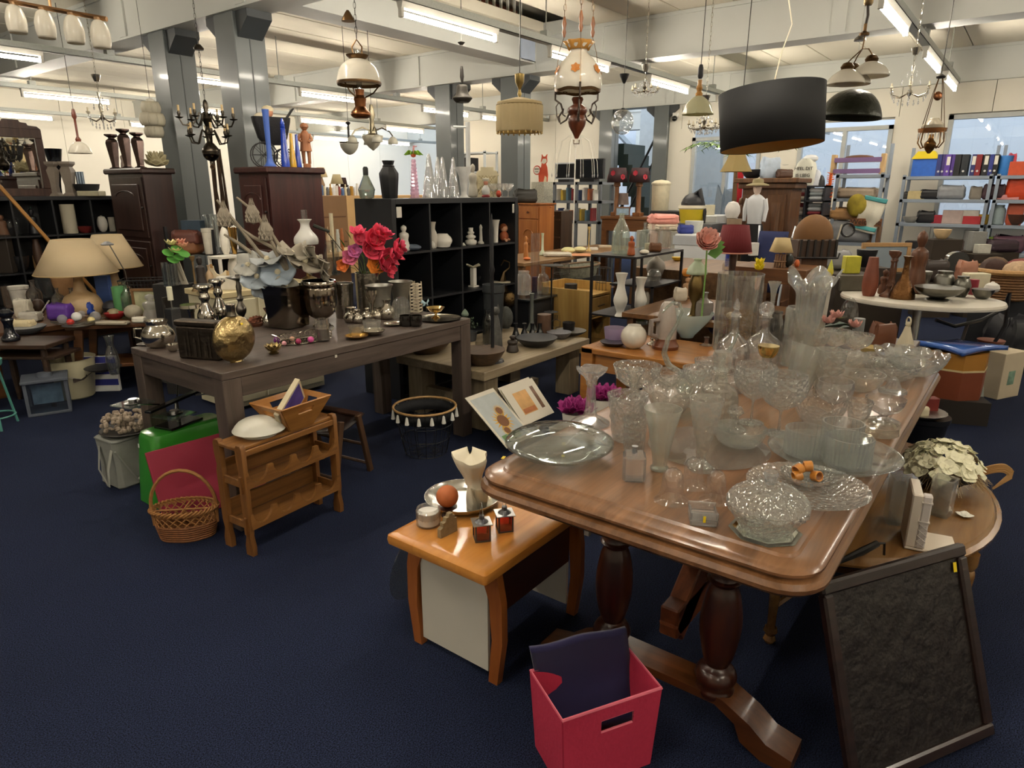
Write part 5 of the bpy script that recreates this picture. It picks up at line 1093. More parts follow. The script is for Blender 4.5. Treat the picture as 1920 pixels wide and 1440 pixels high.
# ---- on top of the cube shelf
KT=KH
c=PV(688,368,3.8); t=T('diamond_bottle','smoked glass bottle shaped like a diamond with black neck','bottle',(c.x,c.y,KT+SUNK)); k=dep(c)/F
MB().lat(vessel([(9*k,0),(11*k,.3*k),(16*k,16*k),(4.5*k,42*k),(4.5*k,45*k)],.002),10).obj('body',GLASS('#9aa69a',.3,.02,.9,.1),t,smooth=15); MB().lat([(5*k,42*k),(5*k,54*k),(3*k,57*k)],12).obj('neck',C('#1a1c1a',.6),t)
I([(.75,0),(.8,.02),(.98,.55),(1,.66),(.6,.83),(.62,.86),(.5,.89),(.62,.98),(.64,1)],'black_vase','large matt black hexagonal vase with narrow neck','vase',731,368,301,36,'#17181b',z=KT,v=3.8,seg=8,rough=.55)
c=PV(778,368,3.78); k=dep(c)/F; t=T('palm_bottle','pink ribbed glass palm tree bottle with green leaves','bottle',(c.x,c.y,KT+SUNK)); pr=[(9*k,0)]
for i in range(11): pr+=[((9-.45*i)*k,(2+6.4*i)*k),((7.3-.4*i)*k,(5+6.4*i)*k)]
MB().lat(pr,8).obj('trunk',GLASS('#e884b0',.2,.05,.9,.5),t,smooth=20); MB().ball((0,0,76*k),(5*k,5*k,4*k),8).obj('coconuts',C('#d2603a',.6),t)
for i in range(7):
    a=i*.9; m=MB().add([(0,0,78*k),(9*k*cos(a)-3*k*sin(a),9*k*sin(a)+3*k*cos(a),85*k),(19*k*cos(a),19*k*sin(a),76*k),(9*k*cos(a)+3*k*sin(a),9*k*sin(a)-3*k*cos(a),85*k)],[(0,1,2),(0,2,3)]); m.obj('leaf',C('#8cba3a',.5),t)
MB().tube([(0,0,80*k),(2*k,0,92*k),(9*k,0,92*k)],[2*k,2*k,1.2*k],6).obj('flamingo_neck',C('#e6a0a8',.6),t)
for px,v,yt,w,lb in ((806,3.7,288,30,'clear glass cone figure, tallest of the four'),(822,3.86,294,24,'clear glass cone figure standing behind the others'),(831,3.7,294,26,'clear glass cone figure in the middle of the four'),(851,3.72,295,24,'clear glass cone figure next to the white trumpet vase')):
    I('pyr','glass_cone',lb,'ornament',px,368,yt,w,'#fff',z=KT,v=v,mat=GLASS('#f2f6f8',.7,.02,.95,.15),wall=.004,group='clear glass cones on the cube shelf')
I([(.8,0),(.5,.03),(.35,.1),(.4,.3),(.6,.7),(1,.98),(1,1)],'white_trumpet','tall plain white trumpet vase','vase',870,367,313,30,'#e8e8e6',z=KT,v=3.72)
c=PV(879,367,3.85); t=T('towel_pole','white upright pole with a short side arm on the cube shelf','pole',(c.x,c.y,KT+SUNK)); k=dep(c)/F; MB().box(-3*k,3*k,-3*k,3*k,0,132*k).obj('pole',C('#dfe2e2',.5),t); MB().tube([(0,0,123*k),(-26*k*RT.x,-26*k*RT.y,124*k)],2.3*k,6).obj('side_arm',C('#dfe2e2',.5),t); MB().box(-8*k,8*k,-8*k,8*k,0,3*k).obj('foot',C('#dfe2e2',.5),t)
I('figure','clay_woman','grey-white clay figurine of a tall woman','figurine',887,367,307,18,'#b9b4a6',z=KT,v=3.78,fine=2)
c=PV(914,367,3.85); k=dep(c)/F; t=T('lattice_lantern','cream ceramic lantern house with lattice walls','lantern',(c.x,c.y,KT+SUNK),YAW); Mcl=C('#ded3b0',.5); MB().box(-20*k,20*k,-12*k,12*k,0,5*k).obj('base',Mcl,t); m=MB()
for i in range(-5,9):
    for s in (1,-1): m.tube([(max(-19,min(19,(i*6-12)))*k,-12*k,(5 if abs(i*6-12)<=19 else 12)*k),(max(-19,min(19,(i*6-12+s*30)))*k,-12*k,38*k)],.8*k,4)
m.obj('lattice',Mcl,t); MB().box(-19*k,19*k,-11*k,11*k,5*k,38*k).obj('inner_box',C('#c9bc96',.6),t)
MB().pri([(-22*k,38*k),(22*k,38*k),(17*k,47*k),(12*k,47*k),(12*k,53*k),(-12*k,53*k),(-12*k,47*k),(-17*k,47*k)],-12*k,12*k,Matrix.Rotation(pi/2,4,'X')).obj('roof',Mcl,t)
c=PV(911,367,3.66); k=dep(c)/F; t=T('sailor_figure','small painted sailor figurine with white cap and red scarf','figurine',(c.x,c.y,KT+SUNK)); MB().lat([(7*k,0),(8*k,2*k),(6*k,5*k)],14).obj('base',C('#8c3a3c',.6),t); MB().lat([(6*k,5*k),(8*k,9*k),(7*k,16*k),(3*k,22*k)],14).obj('body',C('#d9dad6',.5),t); MB().ball((0,0,26*k),4.6*k,10).obj('head',C('#c98a72',.6),t); MB().lat([(4*k,29*k),(6.5*k,32*k),(6.5*k,34*k),(1*k,35*k)],14).obj('cap',C('#e6e2d0',.5),t)
for px,lb in ((925,'clear coupe glass nearest the sailor figurine'),(942,'clear coupe glass between two others on the cube shelf'),(953,'clear coupe glass at the end of the cube shelf top')): I('coupe','coupe_glass',lb,'glass',px,367,344,20,'#fff',z=KT,v=3.72,mat=GLASS('#f4f4f2',.5),wall=.002,fine=2,group='coupe glasses on the cube shelf')
I('ball','toy_bird','small red and black ceramic bird before the coupe glasses','ornament',935,367,357,10,'#b8442a',z=KT,v=3.64)
# ================================================================ tall dark cabinets
def cabinet(lb,u0,v0,du,dv,h,face,wd,extra=None):
    t=T('dark_cabinet',lb,'cabinet',(u0,v0,0));
    MB().box(0,du,0,dv,.06,h-.05,.003).obj('carcass',wd,t); MB().box(-.03,du+.03,-.03,dv+.03,h-.05,h,.012).obj('cornice',wd,t); MB().box(-.015,du+.01,-.015,dv+.01,0,.07,.004).obj('plinth',wd,t)
    for k,(z0,z1) in enumerate(((.1,h*.34),(h*.36,h*.62),(h*.64,h-.08))):
        d=MB().box(-.014,0,.03,dv-.03,z0,z1,.004).obj('door',wd,t); MB().box(-.026,-.012,.09,dv-.09,z0+.06,z1-.06,.008).obj('raised_panel',wd,d)
        MB().tube([(-.027,dv/2+dv*.26*cos(a),z1-.12-.05+.05*sin(a)) for a in [pi*i/8 for i in range(9)]],.005,5).obj('arch_moulding',wd,d); MB().lat([(.008,0),(.012,.012),(.004,.02)],8,TR(-.014,.05,(z0+z1)/2)@RY(-90)).obj('knob',C('#1c1410',.4),d)
    return t
cabinet('dark carved oak cabinet with arched door panels by the first steel column',3.02,6.44,.26,.7,1.715,'u',WOOD('#2a1a17','#3d2823',.4,'z',2,.2))
cabinet('tall mahogany cabinet with plain side carrying blue vases',3.23,4.84,.5,.42,1.70,'u',WOOD('#2f1614','#46221e',.4,'z',2,.2))
CT1,CT2=1.715,1.70
for px,yt,w,lb in ((218,252,25,'faceted bronze glass candle pillar on the carved cabinet, beside the cabinet edge'),(241,242,25,'faceted bronze glass candle pillar, the tallest of three'),(265,249,25,'faceted bronze glass candle pillar next to the cream cloth rose')):
    I([(1,0),(.95,.03),(.6,.06),(.55,.1),(1.02,.74),(.9,.82),(.5,.88),(.5,.9),(1.05,.96),(1.05,1)],'candle_pillar',lb,'candle holder',px,318,yt,w,'#5a4a44',z=CT1,u=3.12,mat=METAL('#6b5a55',.25,.2,20),seg=6,group='bronze candle pillars')
c=PU(296,318,3.13); m=MB()
for i in range(4): fhead(m,(0,0,.01+.01*i),.11-.02*i,6,cup=.5+.5*i,w=.6,rz=i)
m.obj('cloth_rose',C('#b6ac88',.8,var=.15),loc=(c.x,c.y,CT1+SUNK),label='large cream cloth rose lying on the carved cabinet',cat='flower',solid=.002)
I('figure','glass_parrot','white and red swirled glass ornament between candle pillars','ornament',236,318,280,16,'#c9b6ac',z=CT1,u=3.2)
BL=C('#1d3fae',.15,coat=.6,var=.04)
for k,px,yt,w,mt,lb in (([(1,0),(.6,.06),(.35,.2),(.38,.6),(.45,.9),(.5,1)],507,205,26,C('#3f62b6',.4,var=.05),'tall slender matt blue vase with flared foot'),([(1,0),(.98,.1),(.7,.5),(.55,.75),(.65,.78),(.5,.8),(.6,.84),(.45,.86),(.5,.9),(.2,1)],536,222,16,BL,'glossy cobalt blue bottle with ringed neck'),([(1,0),(.95,.2),(.5,.7),(.4,1)],550,250,13,C('#cfa21e',.2,coat=.5),'slim mustard yellow bottle between blue ones'),([(1,0),(.95,.2),(.5,.7),(.4,1)],560,252,12,BL,'slim blue bottle next to the carved child')):
    I(k,'slim_vase',lb,'vase',px,311,yt,w,'#fff',z=CT2,v=4.93,mat=mt,fine=2)
c=PV(576,311,5.0); k=dep(c)/F; t=T('carved_child','carved wooden statue of a child standing in a tunic','statue',(c.x,c.y,CT2+SUNK),YAW+.3); Mc=WOOD('#8f5634','#b57a52',.55,'z',3)
MB().box(-7*k,7*k,-6*k,6*k,0,8*k,.006).obj('plinth',Mc,t)
m=MB()
for s in(-1,1): m.tube([(s*5*k,0,8*k),(s*5*k,-1*k,18*k),(s*5*k,0,32*k)],[3*k,3*k,4*k],8)
m.lat([(11*k,30*k),(10*k,36*k),(8*k,52*k),(8.5*k,60*k),(5*k,65*k),(3*k,67*k)],12,Matrix.Diagonal((1,.7,1,1))).ball((0,0,73*k),(6.5*k,6*k,7*k),12).lat([(8*k,72*k),(7*k,77*k),(2*k,80*k)],10)
for s in(-1,1): m.tube([(s*8*k,0,60*k),(s*12*k,-3*k,50*k),(s*6*k,-6*k,46*k)],[3*k,2.6*k,2*k],7)
m.obj('figure',Mc,t)
c=PV(516,311,5.08); k=dep(c)/F; t=T('doll_pram','antique black wicker doll pram with spoked wheels and a doll','pram',(c.x,c.y,CT2+SUNK),YAW+.5); Mpb=C('#17161a',.6,bump=.4,scale=90)
loft([[(x,y,z*k) for x,y in rrect(-a*k,a*k,-b*k,b*k,8*k,0,3)] for a,b,z in ((16,8,40),(26,11,52),(33,13,80),(34,14,88))]).obj('body',Mpb,t)
for s in(-1,1):
    for x,r_ in ((-18,22),(18,17)):
        w_=MB().tube([(x*k+r_*k*cos(a),s*13*k,r_*k+r_*k*sin(a)) for a in [2*pi*i/18 for i in range(18)]],1.2*k,5,closed=True)
        for i in range(8): w_.tube([(x*k,s*13*k,r_*k),(x*k+r_*k*cos(i*pi/4),s*13*k,r_*k+r_*k*sin(i*pi/4))],.5*k,3)
        w_.obj('wheel',C('#1c1a1c',.5),t)
MB().tube([(26*k,-10*k,85*k),(40*k,-10*k,104*k),(40*k,10*k,104*k),(26*k,10*k,85*k)],1.2*k,5).obj('handle',C('#1c1a1c',.5),t); MB().ball((-4*k,0,96*k),(9*k,8*k,9*k),12).obj('doll_head',C('#c98a68',.6),t); MB().ball((-4*k,2*k,101*k),(11*k,10*k,8*k),10).obj('doll_bonnet',C('#d6c9a6',.8),t); MB().ball((-16*k,0,88*k),(14*k,11*k,8*k),10).obj('pillow',C('#d9ceb4',.8),t)
# ================================================================ far left cube shelf with mirror
ls,LW2,LH2=cubeshelf('black cube shelf against the white wall with lamps and glass',.62,7.85,8,4)
VL=7.98; LT_=LH2
mf=T('standing_mirror','wooden framed mirror with stepped top standing on the black shelf','mirror',(PV(45,365,VL).x,VL,LT_+SUNK)); Mmf=WOOD('#3a2620','#52382e',.4,'z')
k=dep(Vector(mf.location))/F
for x0,x1,z0,z1 in((-46,46,0,14),(-46,46,104,120),(-46,-34,14,104),(34,46,14,104)): MB().box(x0*k,x1*k,-.02,.02,z0*k,z1*k,.004).obj('frame_rail',Mmf,mf)
MB().pri([(-46*k,0),(46*k,0),(40*k,5*k),(26*k,6*k),(24*k,10*k),(14*k,11*k),(12*k,15*k),(-12*k,15*k),(-14*k,11*k),(-24*k,10*k),(-26*k,6*k),(-40*k,5*k)],-.018,.018,TR(0,0,120*k)@Matrix.Rotation(pi/2,4,'X')).obj('crest',Mmf,mf); MB().box(-34*k,34*k,-.003,.003,14*k,104*k).obj('mirror_glass',METAL('#e6e6e0',.02),mf)
for px,yt,lb in ((104,303,'taupe square column vase partly behind the metal funnel'),(134,303,'taupe square column vase beside the steel flasks')): I([(1,0),(.9,.05),(.65,.1),(.6,.3),(.9,.75),(.7,.82),(.65,.85),(1,.93),(1,1)],'column_vase',lb,'vase',px,365,yt,30,'#8a7f74',z=LT_,v=VL,seg=4,sq=0,group='taupe column vases')
I([(.15,0),(.3,.3),(1,1)],'metal_funnel','black lacquer funnel vase leaning over the taupe vases','vase',110,345,279,30,'#22252c',z=LT_+.0,v=VL+.12,mat=METAL('#3a3f48',.2),wall=.004)
for i,px in enumerate((147,152,157)): I('cyl','steel_flask','slim steel flask between the column vase and dark bowl','flask',px,346,322,5,'#8d9aa8',z=LT_,v=VL,mat=METAL('#8d9aa8',.3),group='steel flasks')
I('bowl','dark_bowl','dark oval bowl on the black shelf top','bowl',165,365,345,44,'#22262a',z=LT_,v=VL-.05); I('box','cream_box','pile of thin cream boxes on the black shelf top','box',172,365,358,40,'#c9c2a6',z=LT_,v=VL-.12)
zl3=.038+3*.351;zl2=.038+2*.351;zl1=.038+351e-3
for k,nm,lb,ct,px,yb,yt,w,z,mt in (('bottle','glass_decanter','plain glass decanter in the far black shelf','decanter',24,432,395,24,zl3,GLASS('#dfe4e2',.3)),('figure','toucan_figure','black and white toucan figurine in the far black shelf','figurine',64,430,391,18,zl3,C('#15161a',.4)),('cyl','tube_lamp','glowing-white cylinder table lamp with a visible bulb','lamp',132,428,383,24,zl3,SHADE('#ded6bf',.3)),('egg','arch_ornament','white rounded arch ornament in the far black shelf','ornament',193,428,404,18,zl3,WH),('cyl','grey_candle','grey pillar candle next to the carved cabinet','candle',211,428,407,11,zl3,C('#b5b0a2',.6)),
   ('bottle','green_bottle','dark green bottle in the far black shelf','bottle',60,405,388,8,zl3,C('#20342a',.3)),('figure','wooden_idol','wooden bust with white face in the far black shelf','bust',5,430,402,20,zl3,C('#6a4a34',.6)),('plate','red_dish','red dish in the far black shelf','dish',160,430,424,30,zl3,C('#6e2320',.5)),
   ('box','stacked_books','stack of dark books in the far black shelf','books',8,470,440,26,zl2,C('#3b332c',.6)),('vase','brown_vase','brown vase in the lower row of the far shelf','vase',70,472,448,16,zl2,C('#4a3426',.5)),('box','cutlery_box','wooden cutlery box in the lower row of the far shelf','box',82,486,478,30,zl2,C('#8a6a44',.6)),('bowl','steel_bowl','steel bowl in the lower row of the far shelf','bowl',38,490,480,30,zl2,METAL('#777777',.3)),('box','yellow_tin','yellow tin at the end of the far shelf','tin',13,498,484,20,zl2,C('#c9a23a',.5))):
    I(k,nm,lb,ct,px,yb,yt,w,'#888888',z=z,v=VL,mat=mt)
MB().box(-.9,.9,-.011,.011,-.014,.014,.002).obj('wooden_pole',WOOD('#9a6a34','#b98748',.4,'x'),loc=(PV(50,390,7.2).x,7.0,1.18),rot=(0,R(57),R(8)),label='long pine pole leaning across the black shelf',cat='pole')
# ================================================================ cream sideboard behind the grey table
sb=T('cream_sideboard','long cream painted sideboard with pale wooden top behind the grey table','sideboard',(2.42,4.33,0)); Mcs=C('#d9d0b0',.5,var=.03); ZSB=.85
MB().box(0,.8,0,.42,.02,.81,.003).obj('body',Mcs,sb); MB().box(-.015,.8,-.015,.435,.81,.85,.004).obj('top',WOOD('#cdbb8e','#dccba0',.45,'x'),sb)
for i in range(3): d=MB().box(.02+i*.26,.26+i*.26,-.016,0,.06,.79,.004).obj('door',Mcs,sb); MB().lat([(.01,0),(.014,.014),(.002,.02)],10,TR(.24+i*.26,-.016,.5)@RX(90)).obj('knob',C('#a99a74',.5),d)
MB().box(-.02,-.002,.04,.38,.1,.5).obj('end_panel',C('#5c6152',.6),sb)
zs=ZSB+SUNK
# white display frame
c=P(437,537,ZSB); k=dep(c)/F; t=T('white_display_frame','small white wooden open display frame on the sideboard','shelf',(c.x,c.y+.06,zs),R(8)); Mw=C('#d9d5cb',.5,var=.04)
W_=.2;D_=.13;H_=.22
for x in(-W_/2,W_/2-.02):
    for y in(-D_/2,D_/2-.02): MB().box(x,x+.02,y,y+.02,0,H_,.002).obj('post',Mw,t)
for z in(.0,H_-.02): MB().box(-W_/2,W_/2,-D_/2,D_/2,z,z+.018,.002).obj('board',Mw,t)
I('teapot','gold_teacup','white china sugar pot on the display frame','pot',420,437,420,18,'#e8e2d4',z=ZSB+H_+.002,v=c.y+.1); I('bowl','gold_cup','gilded cup on the display frame','cup',436,437,426,16,'#b98a3c',z=ZSB+H_+.002,v=c.y+.08,mat=GLD)
I('teapot','white_teapot','white porcelain teapot inside the display frame','teapot',440,512,476,22,'#e8e4dc',z=ZSB+.02,v=c.y+.1,fine=2)
def cutout(name,lb,ct,px,py,poly,s,col,zb,parts=(),rz=None,th=.006):
    c=P(px,py,zb); k=dep(c)/F*s; t=T(name,lb,ct,(c.x,c.y,zb+SUNK),YAW if rz is None else R(rz)); MB().pri([(x*k,y*k) for x,y in poly],-th,th,Matrix.Rotation(pi/2,4,'X')).obj('board',C(col,.6,var=.05),t)
    for nm,pl,cc in parts: MB().pri([(x*k,y*k) for x,y in pl],th,th+.002,Matrix.Rotation(pi/2,4,'X')).obj(nm,C(cc,.7,var=.1),t)
    return t
cutout('wooden_hen','cream wooden hen cut-out with a heart charm on the sideboard','ornament',413,541,[(-8,0),(8,0),(14,6),(18,18),(17,30),(14,34),(9,29),(2,25),(-4,28),(-7,34),(-8,42),(-14,40),(-14,30),(-17,18),(-14,6)],1,'#d9ccb0',ZSB,(('tail',[(14,12),(20,14),(21,32),(16,34)],'#a98a5c'),('comb',[(-13,38),(-8,38),(-9,46),(-14,45)],'#b08a58')))
cutout('pretzel_sign','narrow white board with a knotted bread heart','sign',382,541,[(-5,0),(6,0),(5,34),(-6,34)],1,'#cfc4b2',ZSB,(('dough',[(-3,4),(3,4),(3,30),(-3,30)],'#b8825c'),))
cutout('text_plank','grey-white printed plank leaning on the sideboard','sign',345,533,[(-4,0),(8,0),(-4,46),(-16,46)],1,'#b9b1a0',ZSB,(('print',[(-1,6),(3,6),(-8,40),(-11,40)],'#8d8574'),))
I('box','heart_box','white wooden box with heart drawers on the sideboard','box',432,545,518,40,'#d4cfc2',z=ZSB,depth=.08)
I('cyl','tall_glass_tube','blue-tinted glass tube vase behind the lotus flowers','vase',314,538,492,12,'#fff',z=ZSB,mat=GLASS('#b9c9d6',.3,.02,.9),wall=.002)
MB().box(-.13,.13,-.07,.07,0,.8495,.003).obj('flower_stand',C('#1d1a18',.6),loc=tuple(P(326,534,0)*0+P(326,531,.85))[:2]+(0,),rz=YAW,label='slim dark stand carrying the lotus flowers',cat='stand')
c=P(328,535,ZSB); t=T('lotus_flowers','artificial lotus flowers with round green leaves','flowers',(c.x,c.y,zs)); k=dep(c)/F
MB().lat(vessel([(9*k,0),(8*k,40*k)],.002),14).obj('glass',GLASS('#c8d2d8',.3),t)
for x,y,z,s,cc,n in ((4,0,74,12,'#e6dc9a',8),(24,2,70,11,'#e2a284',8),(10,-4,60,12,'#dfd58e',8),(22,-2,78,9,'#dd9a84',8)):
    m=MB(); fhead(m,(0,0,0),s*k,n,cup=.8,w=.4); m.obj('lotus',C(cc,.7,var=.1),t,loc=(RT.x*x*k,RT.y*x*k,z*k),solid=.0008)
for x,z,s in ((-6,60,10),(12,66,11),(2,48,11),(24,58,10),(14,52,9)): MB().lat([(1e-5,0),(s*k,.002)],14,TR(RT.x*x*k,RT.y*x*k-.01,z*k)@RX(40)).obj('leaf',C('#4f8f3a',.5,var=.1),t,solid=.001)
# oil lamp
c=PV(578,500,4.45); k=dep(c)/F; t=T('oil_lamp','oil lamp with white opal glass shade and clear chimney','lamp',(c.x,c.y,zs),0); b=zat(c,458)-zs
MB().lat([(.055,0),(.06,.01),(.02,.03),(.018,b*.4),(.05,b*.55),(.05,b*.85),(.02,b*.95),(.02,b)],18).obj('font',METAL('#8d7a56',.3),t)
MB().lat(smo([(21*k,b),(22*k,b+6*k),(20*k,b+14*k),(10*k,b+27*k),(8*k,b+38*k),(13*k,b+45*k)],3),28,cap=False).obj('opal_shade',SHADE('#f0efe8',.3,.2),t,solid=.002); MB().lat(vessel([(5*k,b),(6*k,b+62*k)],.001),14).obj('chimney',GLASS('#e6e8ea',.2),t)
I('tall','black_cattail','black reed cattail bending from a jar','plant',628,520,450,10,'#1c1f1c',z=ZSB,v=4.6)
for k,nm,lb,ct,px,yb,yt,w,cc in (('jar','preserving_jar','glass preserving jar behind the silk flowers','jar',625,530,452,28,'#fff'),('stick','brass_stick','brass candlestick behind the lotus flowers','candlestick',366,530,480,16,'#6d5632'),('figure','dark_figurine','dark bronze figurine in front of the column','figurine',378,525,480,20,'#2a2320'),('bottle','cork_bottle','small jar with cork stopper on the sideboard','jar',394,530,497,14,'#b59a78')):
    I(k,nm,lb,ct,px,yb,yt,w,cc,z=ZSB,v=4.55,mat=GLASS('#dfe6e2',.3) if nm=='preserving_jar' else None)
# rope bowls / pillows / vase on a black metal rack beyond
rk=T('black_metal_rack','black metal shelf rack between the steel columns','rack',(3.1,5.55,0))
for x in(0,.42):
    for y in(0,.8): MB().box(x,x+.025,y,y+.025,0,1.2).obj('post',C('#191a1c',.5),rk)
for z in(.3,.65,.98): MB().box(0,.445,0,.825,z,z+.015).obj('shelf',C('#191a1c',.5),rk)
rz_=.995
for px,yb,yt,w,cc,lb in ((354,462,445,46,'#7a4c2c','brown leather cushion at the bottom of the pile'),(353,447,432,50,'#5a2f24','dark red pillow on top of the pile')): I('soft','cushion',lb,'cushion',px,yb,yt,w,cc,z=rz_ if yb>450 else rz_+.075,v=5.75,depth=.2)
I('flare','grey_glass_vase','tapered clear glass vase with dry twigs','vase',402,462,402,32,'#fff',z=rz_,v=5.7,mat=GLASS('#cdd4d4',.3),wall=.003); I('pot','white_planter','white planter with black scroll pattern','planter',392,462,428,22,'#d6d0c0',z=rz_,v=5.6,wall=.004)
I('box','blue_tin','blue tin with oval picture labels','tin',363,432,413,36,'#2c3d4c',z=rz_+.16,v=5.78)
# rustic branch mobile behind second column
m=MB()
for i in range(9): a=random.random(); m.tube([(a*.12-.06,random.random()*.1,0),(a*.1-.05+.02*sin(i),random.random()*.1,.6),(a*.14-.07,.05,1.15)],[.016,.014,.008],5)
c=PV(425,440,6.3); m.obj('branch_bundle',C('#4a3626',.85,var=.3,scale=20),loc=(c.x,c.y,.75),label='bundle of rustic brown branches between the two columns',cat='branches'); I('pot','branch_tub','tall dark tub holding the rustic branches','tub',425,520,470,40,'#2a211c',z=0,v=6.3)
# ================================================================ left corner: low tables
Mok=WOOD('#4a2c16','#6b4526',.4,'x',2,.2); ZL=.55
lt=T('two_tier_side_table','brown wooden two-tier side table with wavy legs crowded with trinkets','table',(1.897,5.624,0),R(-36.6))
loft([[(x,y,z) for x,y in rrect(0,.66,0,.5,.03,o)] for o,z in ((-.008,.515),(0,.52),(.002,.54),(-.006,.55))]).obj('tabletop',Mok,lt); MB().box(.06,.6,.06,.44,.2,.225,.004).obj('lower_shelf',Mok,lt)
for x in(.07,.55):
    for y in(.05,.42): MB().pri([(-.04,0),(.02,0),(.03,.1),(.005,.25),(.03,.4),(.045,.515),(-.01,.515),(-.03,.4),(-.045,.25),(-.02,.1)],0,.03,TR(x,y,0)@Matrix.Rotation(pi/2,4,'X')).obj('wavy_leg',Mok,lt)
ct=T('coffee_table','long dark oak coffee table at the end of the room with decanters and shells','table',(1.5,5.95,0))
MB().box(0,1.45,.05,.95,.46,.5,.004).obj('tabletop',Mok,ct)
for x in(.02,1.36):
    for y in(.08,.86): MB().box(x,x+.06,y,y+.06,0,.46,.003).obj('leg',Mok,ct)
MB().box(.08,1.36,.1,.12,.36,.46).obj('apron',Mok,ct)
ZB2=.5
def tlamp(lb,px,ys0,ys1,w,yb,col,v):
    c=PV(px,ys0,v); k=dep(c)/F; t=T('table_lamp',lb,'lamp',(c.x,c.y,ZB2+SUNK),0,'big table lamps'); zb=zat(c,ys0)-ZB2; zt=zat(c,ys1)-ZB2
    MB().lat(smo([(.05,0),(.12,.03),(.15,.1),(.12,.19),(.05,.24),(.03,zb)],3),24).obj('ceramic_base',C('#b59a74',.5,var=.15,scale=12),t)
    MB().lat([(w*.5*k,zb),(w*.235*k,zt)],40,cap=False).obj('shade',SHADE('#e8d5b0',.35),t,solid=.003); MB().tube(ring(w*.5*k,40,zb),.004,5,closed=True).obj('shade_trim',C('#b59a6c',.6),t); MB().ball((0,0,zb+.05),.03,10).obj('bulb',C('#f0ece0',.3),t)
tlamp('table lamp with wide cream cone shade before its twin',144,512,449,138,560,0,6.1); tlamp('table lamp with wide cream cone shade behind its twin',210,500,440,104,560,0,6.4)
# things on the two-tier table
z=ZL
I('stick','blue_candlestick','tall matt blue wooden candlestick','candlestick',158,580,512,30,'#3b3a78',z=z,fine=2)
o=I('box','blue_box','upright blue cardboard box under the lamp','box',201,577,516,26,'#4a68ac',z=z,depth=.05)
I('cyl','green_candle','thick green pillar candle','candle',231,590,537,26,'#5c9a62',z=z); I('bottle','clear_bottle','tall clear glass bottle beside the green candle','bottle',243,594,528,20,'#fff',z=z,mat=GLASS('#d6e4d8',.3),wall=.003)
I('frame','saint_picture','framed religious print of two saints leaning on the trinkets','picture',285,598,541,64,'#7a5a38',z=z,depth=C('#9a9a7a',.5,var=.7,scale=9))
I('figure','glass_buddha','grey glass seated buddha figurine','figurine',287,602,551,34,'#fff',z=z,mat=GLASS('#b9b4b0',.5,.1,.9,.3),fine=2)
I('sphere','stone_ball','speckled grey stone ball','ball',252,600,571,32,'#a39c88',z=z,seg=20,rough=.9); I('sphere','black_ball','large matt black ball among the trinkets','ball',212,590,563,32,'#23252a',z=z); I('sphere','rope_ball','beige rope-wrapped ball by the red bowl','ball',214,596,578,22,'#8f8467',z=z)
I('bowl','red_bowl','dark bowl with a red inside','bowl',217,600,586,36,'#8a1f22',z=z,wall=.003)
for px,lb in ((113,'swing-top glass bottle next to the purple cloth'),(140,'swing-top glass bottle beside the blue candlestick')): I('bottle','swing_top_bottle',lb,'bottle',px,584,540,22,'#fff',z=z,mat=GLASS('#e8e8e2',.3),wall=.002,group='swing-top bottles')
I('soft','purple_scarf','crumpled purple chiffon scarf','scarf',117,602,570,42,'#57308a',z=z,depth=.12); I('soft','blue_yarn','bundle of bright blue yarn','yarn',163,592,566,34,'#26439a',z=z,depth=.1)
c=P(145,612,z); t=T('wire_nest','silver wire nest bowl holding mixed decoration balls','bowl',(c.x+.03,c.y+.05,z+SUNK)); m=MB()
for i in range(60):
    a=random.random()*6.28; b=a+.5+random.random(); r1=.09+.09*random.random(); r2=.12+.07*random.random(); m.tube([(r1*cos(a),r1*sin(a),.01+.3*max(0,r1-.09)),(r2*cos((a+b)/2),r2*sin((a+b)/2),.012+.4*max(0,r2-.1)),(r2*cos(b),r2*sin(b),.015+.4*max(0,r2-.1))],.0014,3)
o=m.obj('wire_tangle',METAL('#9a9a96',.3),t); o['kind']='stuff'; MB().lat([(.11,0),(.11,.004)],24).obj('base',METAL('#77756f',.4),t)
for i,(px,py,r_,cc,lb) in enumerate(((118,606,.034,'#cfcfd6','clear glass ball in the wire nest'),(145,602,.036,'#e6e4e0','white and black spotted ball in the wire nest'),(154,596,.03,'#b9bccb','pale blue glass ball in the wire nest'),(180,601,.037,'#dedee2','big frosted glass ball in the wire nest'),(172,606,.026,'#d9c78a','cream ribbed ball in the wire nest'),(133,610,.026,'#c22a22','red ball in the wire nest'))):
    q=P(px,py,z+.015); MB().ball((0,0,r_),r_,16).obj('nest_ball',GLASS('#e4e4ee',.4,.02,.9,.25) if 'glass' in lb else C(cc,.4),loc=(q.x,q.y,z+.012),label=lb,cat='ball',group='balls in the wire nest')
I('soft','white_turtle','small white ceramic turtle at the table edge','figurine',262,606,594,24,'#e2dccb',z=z); I('soft','net_ribbon','crumpled silver net ribbon','ribbon',212,612,602,60,'#a9a08e',z=z,depth=.08)
c=P(280,548,.7); k=dep(c)/F; t=T('wire_tray_basket','black wire mesh tray basket behind the picture frame','basket',(c.x,c.y,.681),YAW+.25); m=MB()
for i in range(15): m.tube([(-.2+i*.4/14,-.1,.13),(-.18+i*.36/14,-.08,0),(-.18+i*.36/14,.08,0),(-.2+i*.4/14,.1,.13)],.0022,4)
for j in range(5): q=.08+.02*j/4; w_=.18+.02*j/4; m.tube([(-w_,-q,.0325*j),(w_,-q,.0325*j),(w_,q,.0325*j),(-w_,q,.0325*j)],.0022,4,closed=True)
